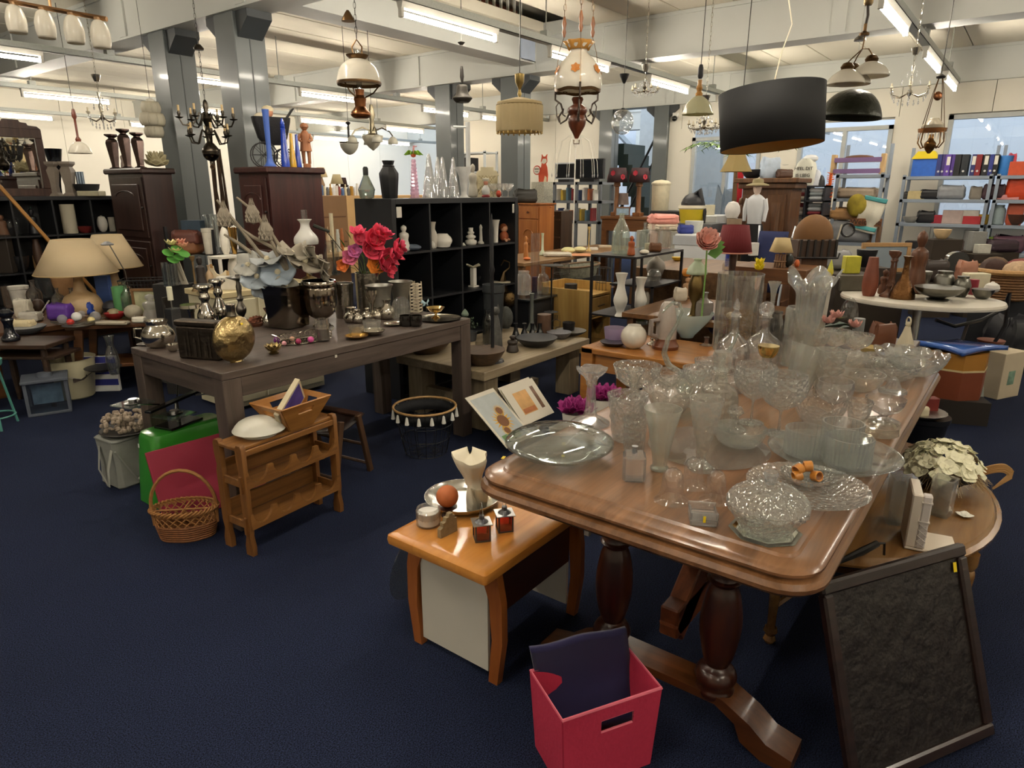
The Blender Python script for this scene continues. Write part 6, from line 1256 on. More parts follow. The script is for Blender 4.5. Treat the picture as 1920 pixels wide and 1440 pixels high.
m.obj('mesh',C('#17181a',.5),t); MB().tube([(-.2,-.1,.13),(.2,-.1,.13),(.2,.1,.13),(-.2,.1,.13)],.005,5,closed=True).obj('rim',C('#17181a',.5),t)
MB().box(-.14,.14,-.08,.08,0,.68,.003).obj('plinth_box',C('#3a332c',.7),loc=(c.x,c.y,0),rz=YAW+.25,label='tall dark brown box supporting the wire basket',cat='box')
m=MB().tube([(0,0,0),(-.03,0,.18),(-.06,0,.42)],.004,5); m.tube([(.02,0,0),(-.01,0,.18),(-.045,0,.42)],.004,5); q=PV(240,515,6.0); t=T('desk_lamp','slim halogen desk lamp with a dish head above the cream shade','lamp',(q.x,q.y,.5006)); s_=(zat(q,452)-.5); MB().tube([(0,0,0),(-.02,0,s_*.6),(-.09,.05,s_*.97)],.005,5).obj('stem',PEW,t); MB().lat([(.045,0),(.05,.008),(.015,.03)],16,TR(-.1,.06,s_*.95)).obj('head',C('#8a8c90',.4),t); MB().lat([(.07,0),(.06,.02)],18).obj('foot',C('#3b3a4a',.5),t)
# shelf below
I('plate','dark_platter','dark oval platter on the lower shelf of the side table','platter',195,700,688,64,'#2b2b2e',z=.226,rough=.4); I('jug','glass_carafe','clear glass swan carafe on the lower shelf','carafe',216,704,630,24,'#fff',z=.226,mat=GLASS('#e0e6e2',.3),wall=.003)
c=P(172,690,.226); MB().box(-.13,.13,-.02,.02,0,.28,.003).obj('striped_case',C('#e2e2de',.6),loc=(c.x+.1,c.y+.12,.0006),rz=YAW+.1,label='blue and white striped box standing under the side table',cat='box'); so=bpy.data.objects['striped_case']
for i in range(3): MB().box(-.131,.131,-.0215,-.0205,.05+.09*i,.1+.09*i).obj('printed_stripe',C('#2a2f7c',.6),so)
c=P(206,675,.226); MB().box(-.05,.05,-.012,.012,0,.22,.002).obj('turquoise_case',C('#5fb0ac',.5),loc=(c.x+.05,c.y+.14,.0006),rz=YAW+.1,label='turquoise book standing beside the striped box',cat='book')
# things on the coffee table
z=.5
for k,nm,lb,ct_,px,yb,yt,w,cc,mt in (('cyl','amber_jar','brown amber glass jar at the end of the coffee table','jar',22,578,537,22,'#4a2f20',GLASS('#5a3820',.3,.02,.9,.2)),('bottle','pinecone_bottle','faceted brown glass bottle','bottle',70,585,525,26,'#3a2a22',GLASS('#4a3a30',.4,.02,.9,.1)),('bowl','smoked_bowl','smoked glass bowl with silver highlights','bowl',92,560,520,40,'#fff',GLASS('#9a9a98',.5)),('egg','pinecone','large pine cone before the brown bottle','pine cone',75,590,560,22,'#3f2c20',None),('pot','white_planter_pot','white planter behind the brown bottle','planter',42,580,536,34,'#cfcac0',None),('soft','white_blossom','white silk blossom lying on the coffee table','flower',48,597,562,30,'#dcd6c4',None),('soft','shell_heap','pair of white porcelain shells','shell',60,604,585,38,'#c9c4b8',None),('bowl','rose_bowl','bowl of dried beige roses','bowl',125,560,520,40,'#b58a60',None)):
    I(k,nm,lb,ct_,px,yb,yt,w,cc,z=z,mat=mt)
MB().tube([(0,0,0),(.1,0,.12)],.006,5).obj('white_rod',C('#d9d6cc',.5),loc=tuple(P(75,590,z+.008)),rz=YAW,label='thin white rod leaning among the shells',cat='rod')
# dark bench with pepper mill
db=T('dark_nest_table','dark wooden nest table in front with pepper mill and cloth','table',(0,0,0),YAW); Mdn=WOOD('#2c1f16','#453224',.45,'x')
q=P(-5,648,.48); db.location=(q.x,q.y,0)
MB().box(-.2,.33,0,.34,.45,.48,.004).obj('tabletop',Mdn,db); MB().box(-.16,.36,.03,.34,.37,.39,.003).obj('lower_tabletop',Mdn,db)
for x in(-.14,.28):
    for y in(.05,.29): MB().tube([(x,y,0),(x,y,.2),(x,y,.45)],[.015,.025,.02],8).obj('leg',Mdn,db)
I('pepper','pepper_mill','tall glossy black pepper mill','pepper mill',22,641,577,30,'#10141e',z=.48,mat=C('#0f131d',.15,coat=.6),fine=2)
I('plate','grey_dish','round grey dish under the cream cloth','dish',52,628,612,66,'#6a6c70',z=.48); I('soft','cream_cloth','folded cream cloth on the grey dish','cloth',45,624,600,44,'#d9c9a0',z=.484,depth=.1)
t=T('plant_table','turquoise metal plant stand with a pink glass lantern','plant stand',tuple(P(0,800,0))); Mtq=C('#4f8f84',.5)
for a in range(3): MB().tube([(.12*cos(a*2.1+.3),.12*sin(a*2.1+.3),0),(.06*cos(a*2.1+.3),.06*sin(a*2.1+.3),.42)],.008,6).obj('leg',Mtq,t)
MB().tube(ring(.1,20,.08),.006,5,closed=True).obj('brace_ring',Mtq,t); MB().lat([(.08,.42),(.085,.43),(.09,.46)],20).obj('dish',Mtq,t); MB().lat([(.06,.45),(.05,.55),(.02,.62)],6).obj('lantern_glass',GLASS('#d9b4b4',.3),t)
# grey floor lantern
c=P(92,778,0); t=T('floor_lantern','grey wooden floor lantern with glass panes and branch print','lantern',(c.x+.0,c.y+.0,0),R(-20)); Mgl=C('#4f5560',.6,var=.1)
MB().box(-.12,.14,0,.24,0,.02,.003).obj('base',Mgl,t); MB().box(-.13,.15,-.01,.25,.235,.255,.003).obj('roof',Mgl,t); MB().lat([(.05,.255),(.045,.28),(.02,.285)],16,TR(.01,.12,0)).obj('cap',Mgl,t)
for x in(-.12,.12):
    for y in(0,.22): MB().box(x,x+.02,y,y+.02,.02,.235).obj('post',Mgl,t)
MB().box(-.1,.12,.006,.01,.02,.235).obj('pane',GLASS('#9fb4cc',.1),t,smooth=0); MB().box(.128,.132,.02,.22,.02,.235).obj('pane',GLASS('#9fb4cc',.1),t,smooth=0); MB().box(-.114,-.11,.02,.22,.02,.235).obj('pane',GLASS('#9fb4cc',.1),t,smooth=0)
MB().box(-.08,.1,.1,.104,.06,.2).obj('printed_card',C('#a9bdc9',.5,var=.4,scale=20),t)
c=P(118,762,0); c+=hd(c)*.16; t=T('horse_bucket','cream enamel bucket with a running horse print','bucket',(c.x+.12,c.y+.06,0)); MB().lat(vessel([(.12,0),(.13,.01),(.17,.3),(.175,.305)],.004),28).obj('body',C('#cfc7a6',.45,var=.05),t)
MB().pri([(-.05,0),(.02,.01),(.05,.03),(.045,.05),(.02,.035),(-.02,.04),(-.05,.03)],0,.003,TR(.0,-.149,.14)@RX(84)).obj('printed_horse',C('#4a3f36',.6),t); MB().tube([(-.17,0,.29),(-.12,-.12,.2),(0,-.17,.16),(.12,-.12,.2),(.17,0,.29)],.003,4).obj('handle',PEW,t)
# ================================================================ low pale oak coffee table with black ware
Mpo=WOOD('#7d6f58','#a39378',.5,'x',2,.1); Mpoz=WOOD('#7d6f58','#a39378',.5,'z',2,.1)
ol=T('low_oak_table','low pale oak coffee table with black bottles and dishes','table',(3.14,2.6,0)); ZO2=.42
MB().box(0,1.28,0,.8,.36,.42,.004).obj('tabletop',Mpo,ol)
for x in(.06,1.08):
    for y in(.05,.62): MB().box(x,x+.14,y,y+.13,0,.36,.004).obj('leg',Mpoz,ol)
MB().box(.2,1.08,.34,.4,.03,.09).obj('floor_rail',Mpo,ol); MB().box(.1,.16,.18,.62,.1,.2).obj('cross_rail',Mpo,ol)
z=ZO2; BK=C('#121316',.25,coat=.4,var=.1); GRY=C('#45474a',.6,var=.15)
I('plate','wood_platter','large brown wooden platter with dried leaves by the table leg','platter',800,668,640,92,'#4a3a28',z=z,mat=WOOD('#3a2a1c','#5c462e',.5)); I('plate','wood_platter_second','round wooden dish with dried orange slices','platter',905,690,655,88,'#4a3a28',z=z,mat=WOOD('#3a2a1c','#5c462e',.5));
m=MB()
for i in range(14): m.ball((.03*cos(i*2.1)*(i%4)*.6,.03*sin(i*2.1)*(i%4)*.6,.006),(.012,.01,.004),6)
q=P(905,680,z); m.obj('dried_petals',C('#c98a4a',.8,var=.3,scale=60),loc=(q.x,q.y+.02,z+.016),label='dried orange potpourri petals in the wooden dish',cat='potpourri',kind='stuff')
I('pot','tall_grey_pot','tall dark grey flared pot on the low oak table','pot',926,640,533,42,'#2e3234',z=z,wall=.004,rough=.5); I('jar','grey_glass_jar','grey ribbed glass jar','jar',920,650,580,30,'#fff',z=z,mat=GLASS('#6a6e6c',.3),wall=.004)
c=P(938,660,z); k=dep(c)/F; t=T('stone_cat','dark stone cat statue sitting upright','statue',(c.x,c.y+.04,z+SUNK),YAW); m=MB(); m.lat(smo([(14*k,0),(16*k,6*k),(15*k,25*k),(11*k,50*k),(7*k,64*k),(5*k,70*k)],2),14,Matrix.Diagonal((.8,1,1,1))).ball((0,-3*k,77*k),(8*k,9*k,8*k),12)
for s in(-1,1): m.lat([(3*k,82*k),(.2*k,90*k)],5,TR(s*4.5*k,-1*k,0))
m.obj('body',C('#4c4b47',.8,var=.2,bump=.4,scale=60),t); MB().tube([(0,10*k,3*k),(14*k,8*k,4*k),(16*k,-6*k,4*k)],[3*k,2.6*k,1.6*k],6).obj('tail',C('#4c4b47',.8,var=.2),t)
c=P(958,620,z); k=dep(c)/F; MB().ball((0,0,20*k),(14*k,16*k,22*k),16).lat([(8*k,0),(7*k,6*k)],12).ball((-9*k,-12*k,15*k),(4*k,5*k,5*k),8).obj('stone_head',C('#474946',.8,var=.15,bump=.3,scale=50),loc=(c.x+.06,c.y+.1,z+SUNK),rz=YAW,label='grey stone buddha head beside the stone cat',cat='bust'); bpy.data.objects['stone_head'].name='buddha_bust'
I([(1,0),(.9,.015),(.16,.03),(.14,.6),(.24,.63),(.14,.67),(.16,.9),(.02,1)],'sword_stand','slender black iron spike on a round foot','stand',924,682,400,44,'#1a1b1e',z=z,rough=.4);
c=P(890,640,z); t=T('olive_bush','small artificial box bush in a dark pot','plant',(c.x,c.y+.05,z+SUNK)); MB().lat(vessel([(.05,0),(.06,.07)],.004),16).obj('pot',GRY,t); m=MB()
for i in range(160):
    a=random.random()*6.28;b=random.random()*1.5; r_=.075*(.6+.4*random.random()); p=Vector((r_*cos(a)*cos(b),r_*sin(a)*cos(b),.09+r_*sin(b)*1.2)); d=Vector((random.random()-.5,random.random()-.5,random.random()-.3))*.03; e=Vector((d.y,-d.x,.004)); m.add([p,p+d*.5+e*.5,p+d,p+d*.5-e*.5],[(0,1,2,3)])
o=m.obj('leaves',C('#3a4a34',.7,var=.3,scale=30),t); o['kind']='stuff'
c=P(972,600,z); k=dep(c)/F; t=T('brass_heron_bowl','brass crane figure bending over a hammered pot','figurine',(c.x+.05,c.y+.15,z+SUNK),YAW); MB().lat(smo([(8*k,20*k),(14*k,26*k),(14*k,44*k),(8*k,50*k)],2),16).obj('pot',METAL('#6b5638',.4,.6,50),t); MB().tube([(-4*k,0,44*k),(-12*k,0,70*k),(-8*k,0,86*k),(2*k,0,94*k),(2*k,0,104*k),(-8*k,0,108*k),(-14*k,0,98*k)],[6*k,8*k,3*k,2*k,1.6*k,1.6*k,.7*k],7).obj('heron',METAL('#5a4a36',.4,.2),t); MB().lat([(9*k,0),(6*k,4*k),(6*k,21*k)],12).obj('stand',C('#26211c',.6),t)
for i,px in enumerate((967,983,998,1012)): I([(1,0),(1,.05),(.5,.5),(.35,.65),(.4,1)],'black_bottle','small glossy black cone bottle in a row of four','bottle',px,640-2*i,606,20,'#111',z=z,mat=BK,group='row of black cone bottles')
I('plate','black_plate','large black stoneware plate with a small dish','plate',1006,655,632,80,'#24262a',z=z,rough=.4); I('bowl','black_dish','little shiny black dish on the black plate','dish',1008,644,634,22,'#111',z=z+.015,mat=BK)
I('plate','mottled_plate','oval black and white mottled plate','plate',1048,638,622,48,'#3a3a3c',z=z,mat=C('#55555a',.4,var=.8,scale=80)); I('plate','mottled_saucer','mottled saucer under the painted cup','saucer',1070,632,619,60,'#3c3a36',z=z,mat=C('#4a4640',.4,var=.6,scale=70)); I('tumbler','painted_cup','black cup with painted blossoms','cup',1066,626,604,24,'#1a1715',z=z+.012,wall=.003);
I('figure','bust_pedestal','small dark bust on a square plinth','bust',961,662,628,24,'#2a211a',z=z); I('cyl','rust_pot','brown rusty metal pot','pot',1020,632,589,26,'#5a4232',z=z); I('tall','grey_cone_vase','tall tapering grey cone vase with rings','vase',997,622,550,20,'#565a54',z=z)
MB().tube([(0,0,0),(0,0,.06),(-.03,0,.065),(-.035,0,.11),(0,0,.125),(.035,0,.11),(.03,0,.065),(0,0,.06)],.003,5).tube([(-.008,0,.125),(-.008,0,.16)],.003,4).tube([(.008,0,.125),(.008,0,.16)],.003,4).obj('iron_holder',C('#1c1a18',.5),loc=tuple(P(1042,628,z+.001)),rz=YAW,label='black bent-iron letter holder',cat='holder')
# iron swan basket near the spike
c=P(905,672,z); t=T('scroll_candle_holder','black iron scroll candle holder with frosted cups','candle holder',(c.x,c.y,z+SUNK),YAW); MB().tube([(-.06,0,.004),(-.03,0,.004),(.05,0,.01),(.06,0,.06),(.03,0,.1),(-.01,0,.08),(-.02,0,.03)],.005,6).obj('scroll',C('#17181a',.5),t); MB().lat(vessel([(.015,.06),(.03,.08),(.03,.12)],.002),14,TR(-.02,0,0)).obj('cup',GLASS('#d9d4c4',.3),t)
# ================================================================ beech night stand
Mbe=WOOD('#b08a4a','#c9a562',.4,'z',2,.15,.02)
ns=T('beech_night_stand','beech night stand with one drawer, open niche and pot lids on top','night stand',(5.46,3.23,0)); HN=.59
MB().box(0,.02,0,.55,.0,HN+.02,.002).obj('side_panel',Mbe,ns); MB().box(0,.42,.53,.55,0,HN+.06,.002).obj('back_panel',Mbe,ns); MB().box(.4,.42,0,.55,0,HN+.06,.002).obj('side_panel',Mbe,ns); MB().box(.02,.4,.01,.53,HN-.05,HN-.025,.004).obj('top_board',Mbe,ns)
d=MB().box(.025,.395,.004,.03,.36,.53,.003).obj('drawer_front',Mbe,ns); MB().tube([(.15,-.012,.45),(.27,-.012,.455)],.006,6).obj('drawer_handle',C('#5c4a34',.4),d); MB().box(.02,.4,.01,.53,.33,.345).obj('niche_top',Mbe,ns); MB().box(.02,.4,.01,.53,.06,.08).obj('niche_floor',Mbe,ns)
zn=HN-.025
I('plate','black_wok','black iron wok with long handle on the night stand','pan',1120,555,543,44,'#15161a',z=zn,v=3.45); I('cyl','black_cake_pan','black saucepan on the night stand','pan',1070,552,532,24,'#17181c',z=zn,v=3.6); I('plate','copper_dish','ribbed copper dish on the night stand','dish',1135,552,540,34,'#8a6a44',z=zn,v=3.4,mat=METAL('#9a7a50',.3))
I('bowl','glass_casserole','clear glass casserole in the niche of the night stand','bowl',1126,620,600,34,'#fff',z=.08,v=3.36,mat=GLASS('#e2e6da',.3),wall=.003)
I('box','black_storage_cube','black box standing behind the beech night stand','box',1062,570,525,62,'#111317',v=3.95,z=.5,depth=.3); MB().box(-.2,.2,-.16,.16,0,.5).obj('support_cube',C('#17181c',.6),loc=tuple(at(1062,570,0,None,3.95)),rz=YAW,label='plain black cube under the black box',cat='cube')
# white cloth table with decorative clutter behind
ctb=T('trolley_table','long table covered with a grey patterned basket and white ornaments','table',(5.8,4.25,0)); ZTR=.78
MB().box(0,2.72,0,.7,.74,.78,.004).obj('tabletop',WOOD('#7a5a3a','#96744c',.4,'x'),ctb)
for x in(.03,2.6):
    for y in(.03,.62): MB().box(x,x+.05,y,y+.05,0,.74).obj('leg',WOOD('#6a4a2c','#86643c',.4,'z'),ctb)
z=ZTR
for k,nm,lb,ct_,px,yb,yt,w,cc,v,mt in (('cyl','sand_tube','tall glass cylinder with purple sand','vase',1003,549,437,16,'#fff',3.9,GLASS('#e6dfe4',.2)),('bottle','cider_bottle','squat clear glass bottle beside the purple sand','bottle',1018,550,500,22,'#fff',3.7,GLASS('#dfe6e4',.4)),('jar','shell_jar','glass jar of shells and a blue checked ribbon','jar',982,552,508,28,'#fff',3.75,GLASS('#e6e2d6',.4,.02,.9,.2)),('soft','seashell_bowl','large white scalloped sea shell bowl','shell',1045,500,473,52,'#c9c1b0',4.4,None),('egg','cream_gourd','pale green ceramic gourd','ornament',1065,478,463,26,'#cfcc94',4.5,None),('sphere','moon_lamp','round cream lamp in a black square frame','lamp',1087,486,462,24,'#e0d8a4',4.45,None),('box','orange_book','flat orange and white picture books','books',1070,497,487,76,'#d6936a',4.35,None),('box','white_book','upright white box file next to the ladle stand','box',1110,492,464,20,'#e2dfd6',4.5,None),('box','print_box','cream printed box with a tree picture','box',1133,500,460,24,'#d9ccb4',4.6,None),('tall','cherub','pale green cherub statuette holding a dish','statue',1017,470,437,14,'#b9c0a4',4.6,None),('figure','clay_vase_figure','orange clay carving like a flame','ornament',986,485,442,10,'#b5763e',4.5,None),('ball','orange_pumpkin','orange ceramic pumpkin beside the clay flame','ornament',988,495,482,14,'#c96a2a',4.4,None),('stick','wooden_fork','tall wooden ladle stand','stand',1103,492,425,10,'#c2a468',4.45,None),('soft','white_coral','white coral ornament on the picture books','coral',1065,492,478,40,'#e6ddd0',4.42,None)):
    I(k,nm,lb,ct_,px,yb,yt,w,cc,v=v,z=z if v>4.2 else None,mat=mt,fine=0)
c=Vector(bpy.data.objects['sand_tube'].location); MB().lat([(.03,.004),(.03,.16)],16).obj('purple_sand',C('#4a2f44',.9,var=.2,scale=60),loc=(c.x,c.y,c.z),label='purple sand filling the lower half of the glass cylinder',cat='sand')
ped=T('glass_shelf_table','dark glass-topped stand with jars and the purple sand cylinder','stand',(PV(1000,553,3.75).x,3.75,0)); zz=PV(1000,553,3.75).z
MB().box(-.28,.28,-.16,.24,zz-.02,zz-.001,.003).obj('top',C('#2a2f32',.2,coat=.5),ped); MB().box(-.24,.24,-.12,.2,0,zz-.02).obj('body',C('#15171b',.6),ped)
t=T('woven_tray','grey patterned oval basket with bronze rim','basket',(PV(1085,520,4.3).x,4.05,.62),0); q=PV(1085,515,4.05)
t.location=(q.x,4.05,q.z-.02); MB().lat(vessel([(.3,0),(.36,.1),(.37,.13)],.01),32,Matrix.Diagonal((1,.45,1,1))).obj('body',C('#7a7a6a',.6,var=.5,scale=30),t); MB().tube([(.37*cos(a),.37*.45*sin(a),.13) for a in [2*pi*i/28 for i in range(28)]],.012,6,closed=True).obj('rim',C('#6a5238',.5),t)
MB().box(-.3,.3,-.13,.13,0,q.z-.022).obj('black_cabinet',C('#15161a',.5),loc=(q.x,4.05,0),label='low black cabinet under the grey patterned basket',cat='cabinet')
# cages
for px,v,yb,yt,w,lb in ((1053,3.85,530,495,34,'small black wire bird cage with a toy inside'),(1130,3.34,555,502,30,'tapering wire cage with bronze top')):
    c=PV(px,yb,v); k=dep(c)/F; hh=zat(c,yt)-c.z; t=T('wire_cage',lb,'cage',(c.x,c.y,c.z),0,'wire cages'); m=MB(); r_=w*.5*k
    for i in range(14): a=2*pi*i/14; m.tube([(r_*cos(a),r_*sin(a),0),(r_*.8*cos(a),r_*.8*sin(a),hh)],.0025,4)
    for f in(0,.5,1): m.tube(ring(r_*(1-.2*f),18,hh*f),.003,4,closed=True)
    m.obj('wires',C('#3a332a',.5),t); MB().lat([(r_,0),(r_,.01)],18).obj('base',C('#3a332a',.5),t)
# black iron hanger stand
c=PV(1033,600,3.5); t=T('iron_cake_stand','tall thin black iron stand with a flat round top','stand',(c.x,c.y,.4206),0); hh=zat(c,497)-.42; MB().tube([(0,0,0),(0,0,hh)],.009,6).obj('pole',C('#16171a',.5),t); MB().lat([(.02,hh-.02),(.1,hh-.004),(.11,hh)],20).obj('top_dish',C('#16171a',.5),t); MB().lat([(.07,0),(.02,.012)],16).obj('foot',C('#16171a',.5),t)
# ================================================================ black etagere
c=PD(1192,482,5.5)
et=T('black_etagere','open black metal display stand with glass bottles on top','display stand',(c.x,c.y,0),R(0)); ZE=c.z; Mie=C('#191517',.5)
Lx=.95;Ly=.42
for x in(0,Lx-.02):
    for y in(0,Ly-.02): MB().box(x,x+.02,y,y+.02,0,ZE-.02).obj('post',Mie,et)
lv=[ZE,ZE-.28,ZE-.5]
MB().box(0,Lx,0,Ly,ZE-.02,ZE,.002).obj('shelf',Mie,et); MB().box(.35,Lx,0,Ly,lv[1]-.015,lv[1]).obj('shelf',Mie,et); MB().box(0,Lx*.6,0,Ly,lv[2]-.015,lv[2]).obj('shelf',Mie,et); MB().box(.35,.37,0,.02,lv[2],lv[1]).obj('post',Mie,et)
z=ZE+SUNK; v=c.y+.15
for k,nm,lb,ct_,px,yb,yt,w,cc,vv,mt in (([(.8,0),(1,.05),(.95,.45),(.8,.62),(.4,.8),(.25,.9),(.3,1)],'crackled_bottle','big green crackled glass bottle on the black stand','bottle',1163,480,400,34,'#fff',v+.1,GLASS('#b4cba6',.5,.1,.9,.15)),('bottle','aqua_bottle','tall pale aqua glass bottle on the black stand','bottle',1207,476,417,20,'#fff',v+.1,GLASS('#b9d2cf',.4,.03,.9)),('bottle','peach_bottle','peach glass bottle behind the aqua one','bottle',1222,476,420,20,'#fff',v+.14,GLASS('#dcae98',.3,.05,.9,.2)),('jar','ribbed_jar','ribbed clear glass lidded jar on the black stand','jar',1243,475,425,26,'#fff',v+.05,GLASS('#e4d8cc',.5,.03,.9)),('figure','terracotta_bust','terracotta bust on a pedestal','bust',1183,482,442,15,'#a8562c',v-.05,None),('egg','white_pebble','smooth white pebble on the black stand','stone',1208,476,468,18,'#dcd7c6',v-.1,None),('soft','teddy_group','pair of little brown teddy bears in a heap','toy',1228,475,456,22,'#6b4222',v-.05,None),('cyl','white_tin_box','small speckled cream tin','tin',1215,472,456,14,'#cfc8a8',v+.05,None)):
    I(k,nm,lb,ct_,px,yb,yt,w,cc,z=ZE,v=vv,mat=mt,fine=2)
for px,v_,lb in ((1163,v-.02,'tall white waisted ceramic vase on the lower tier of the black stand'),(1199,v-.1,'white waisted ceramic vase next to the black post')):
    I([(.75,0),(.7,.03),(.5,.1),(.95,.3),(1,.42),(.6,.65),(.55,.8),(.9,1)],'waisted_vase',lb,'vase',px,572,512 if px<1180 else 520,26,'#e6e0d2',z=lv[2],v=v_,mat=WH,fine=2,wall=.003,group='white waisted vases')
I('egg','white_bird','small white ceramic bird on the lower tier','figurine',1211,565,545,14,'#cfcabb',z=lv[2],v=v); I('ball','fish_bowl','round clear fish bowl on the middle tier','bowl',1226,525,505,28,'#fff',z=lv[1],v=v,mat=GLASS('#e4e4dc',.4),wall=.003); I('teapot','glass_swan','ribboned grey gift basket on the middle tier','basket',1230,500,480,36,'#8a8378',z=lv[1],v=v+.15)
# ================================================================ orange oak table with fragrance pots
oo=T('orange_oak_table','chunky orange oak coffee table with oil burner and steins','table',(3.83,1.25,0)); Moo=WOOD('#8f5a28','#ad7436',.38,'y',2,.25); ZQ=.5
MB().box(0,.62,-.2,1.07,.46,.5,.006).obj('tabletop',Moo,oo); MB().box(.03,.06,-.1,1.0,.34,.46).obj('apron',Moo,oo)
for x in(.0,.52):
    for y in(-.18,.98): MB().box(x,x+.09,y,y+.09,0,.503,.004).obj('leg',Moo,oo)
z=ZQ
o=I('ball','oil_burner','round pearly cream fragrance burner with peep holes','oil burner',1187,657,609,50,'#dcd6c6',z=z,mat=C('#d9d3c4',.2,coat=.6,var=.08,scale=14),fine=2,seg=28);
I('plate','black_plate_small','black plate under the lilac glass','plate',1150,652,640,52,'#17141a',z=z); I('tumbler','lilac_glass','upturned lilac glass bowl','bowl',1152,642,614,42,'#fff',z=z+.012,mat=GLASS('#9a7ab8',.2,.03,.9,.25),wall=.003)
I('stick','silver_stub','short hammered silver candlestick beside the burner','candlestick',1222,648,600,20,'#fff',z=z,mat=SV,fine=2)
c=P(1250,655,z); k=dep(c)/F; t=T('grey_stein','grey and brown glazed stoneware stein with a thick handle','stein',(c.x+.02,c.y+.02,z+SUNK)); MB().lat([(24*k,0),(25*k,6*k),(20*k,14*k),(19.5*k,20*k)],24).obj('foot',C('#6a3a1f',.4),t); MB().lat(smo([(19*k,20*k),(19*k,40*k),(17*k,60*k),(13*k,80*k),(8*k,88*k)],2),24).obj('body',C('#a59a90',.35,var=.15,coat=.3),t); MB().tube([(-18*k,0,55*k),(-34*k,0,55*k),(-35*k,0,30*k),(-20*k,0,22*k)],5*k,8,M=RZ(-30)).obj('handle',C('#8a7f78',.4),t)
I([(.25,0),(.3,.1),(.75,.6),(1,.97),(1,1)],'glass_fruit_bowl','wide pale blue-green glass bowl with a yellow painted heart','bowl',1287,640,585,96,'#fff',z=z,mat=GLASS('#a9c9c0',.3,.03,.9,.3),wall=.004)
I('cyl','grass_glass','low round glass with green succulents and pebbles','terrarium',1196,610,580,40,'#fff',z=z,mat=GLASS('#e2e8e0',.3),wall=.003); c=P(1196,610,z); MB().ball((0,0,0),(.065,.065,.03),14,mod=lambda t,k,r,z_:(r*(1+.1*cos(7*t+9*z_)),z_)).obj('succulent_moss',C('#5f8f3a',.8,var=.3,scale=40),loc=(bpy.data.objects['grass_glass'].location.x,bpy.data.objects['grass_glass'].location.y,z+.05),label='green moss inside the low round glass',cat='moss')
I('bottle','grey_bottle','squat opaque grey bottle behind the glass bowl','bottle',1319,600,548,32,'#77706a',z=.62,rough=.2,fine=2); I('sphere','purple_balloon','purple ball cushion printed with white letters','ball',1345,632,590,40,'#3a2348',z=z); I('tall','pink_glass_cup','pale pink fluted cup','cup',1324,650,632,26,'#fff',z=z,mat=GLASS('#e8cdbf',.3),wall=.002)
# peony lamp cluster
tb=T('craft_table','dark table between the tables with lamps, skulls and candles','table',(4.6,1.75,0)); ZM=.62; MB().box(0,1.02,-.35,.68,.58,.62,.004).obj('tabletop',WOOD('#5a3c22','#7a5632',.4,'x'),tb)
for x in(.04,.93):
    for y in(-.3,.6): MB().box(x,x+.05,y,y+.05,0,.58).obj('leg',WOOD('#4a3020','#6a4a30',.4,'z'),tb)
c=PD(1303,560,4.9); t=T('peony_lamp','brass oil lamp with pale green glass shade','lamp',(c.x,c.y,ZM+SUNK)); k=dep(c)/F; b=zat(c,512)-ZM
MB().lat([(.06,0),(.03,.02),(.02,b*.3),(.05,b*.5),(.055,b*.75),(.03,b)],16).obj('font',METAL('#7a6640',.35),t); MB().lat(smo([(19*k,b-2*k),(17*k,b+8*k),(9*k,b+18*k),(6*k,b+22*k),(8*k,b+26*k)],2),24,cap=False).obj('shade',SHADE('#cfdcc0',.3,.25),t,solid=.003)
c=PD(1318,560,4.7); k=dep(c)/F; t=T('paper_peony','giant pale pink paper peony with green leaves','flower',(c.x,c.y,ZM+SUNK)); h0=zat(c,455)-ZM; MB().tube([(0,0,0),(.01,0,h0*.6),(0,0,h0)],.006,6).obj('stem',C('#6f9a4a',.6),t); m=MB(); rot=Vector((-.8,-.5,.5)).to_track_quat('Z','Y').to_matrix().to_4x4()
for i,(s_,cu) in enumerate(((.085,.8),(.075,1.1),(.06,1.5),(.04,2))): fhead(m,(0,0,0),s_,7,tilt=rot@RZ(i*25),cup=cu,w=.6)
m.obj('petals',C('#e0a596',.75,var=.12,scale=14),t,loc=(-.02,0,h0),solid=.001)
for i,(dx,dz) in enumerate(((.05,-.02),(.08,-.05),(.03,-.08))): MB().add([(0,0,0),(.04,.02,.05),(.11,0,.02),(.05,-.02,-.03)],[(0,1,2,3)]).obj('leaf',C('#5f8f3e',.6,var=.2),t,loc=(dx*.6,0,h0+dz),rz=YAW)
for k,nm,lb,ct_,px,yb,yt,w,cc,mt in (('figure','wooden_hand','tan wooden skull carving','carving',1288,560,520,22,'#b8906a',None),('egg','amber_shell','orange sea shell on the craft table','shell',1287,520,502,18,'#c9822e',None),('soft','porcelain_cluster','white porcelain blossom cluster','ornament',1275,565,540,24,'#ddd4c0',None),('soft','seed_tray','tray of brown seeds behind the cylinder vase','tray',1345,545,532,40,'#5a4a38',None),('cyl','blue_mug','cobalt blue mug beside the perfume bottle','mug',1367,500,472,16,'#1d348e',None),('bottle','perfume_bottle','small clear perfume bottle with dark cap','bottle',1362,508,485,16,'#e6e0d0',GLASS('#eee8dc',.3)),('box','basket_white','white plastic basket behind the blue mug','basket',1412,480,455,16,'#dddad2',None),('bowl','small_yellow_dish','yellow dish beyond the black stand','dish',1270,490,482,22,'#c9a82a',None)):
    I(k,nm,lb,ct_,px,yb,yt,w,cc,z=ZM if yb>530 else .8,mat=mt)
MB().box(0,1.2,0,.95,0,.7995,.004).obj('display_plinth',WOOD('#5a4028','#7a5a38',.5,'x'),loc=(6.0,2.12,0),label='low wooden display plinth with mugs and perfume bottles',cat='plinth')
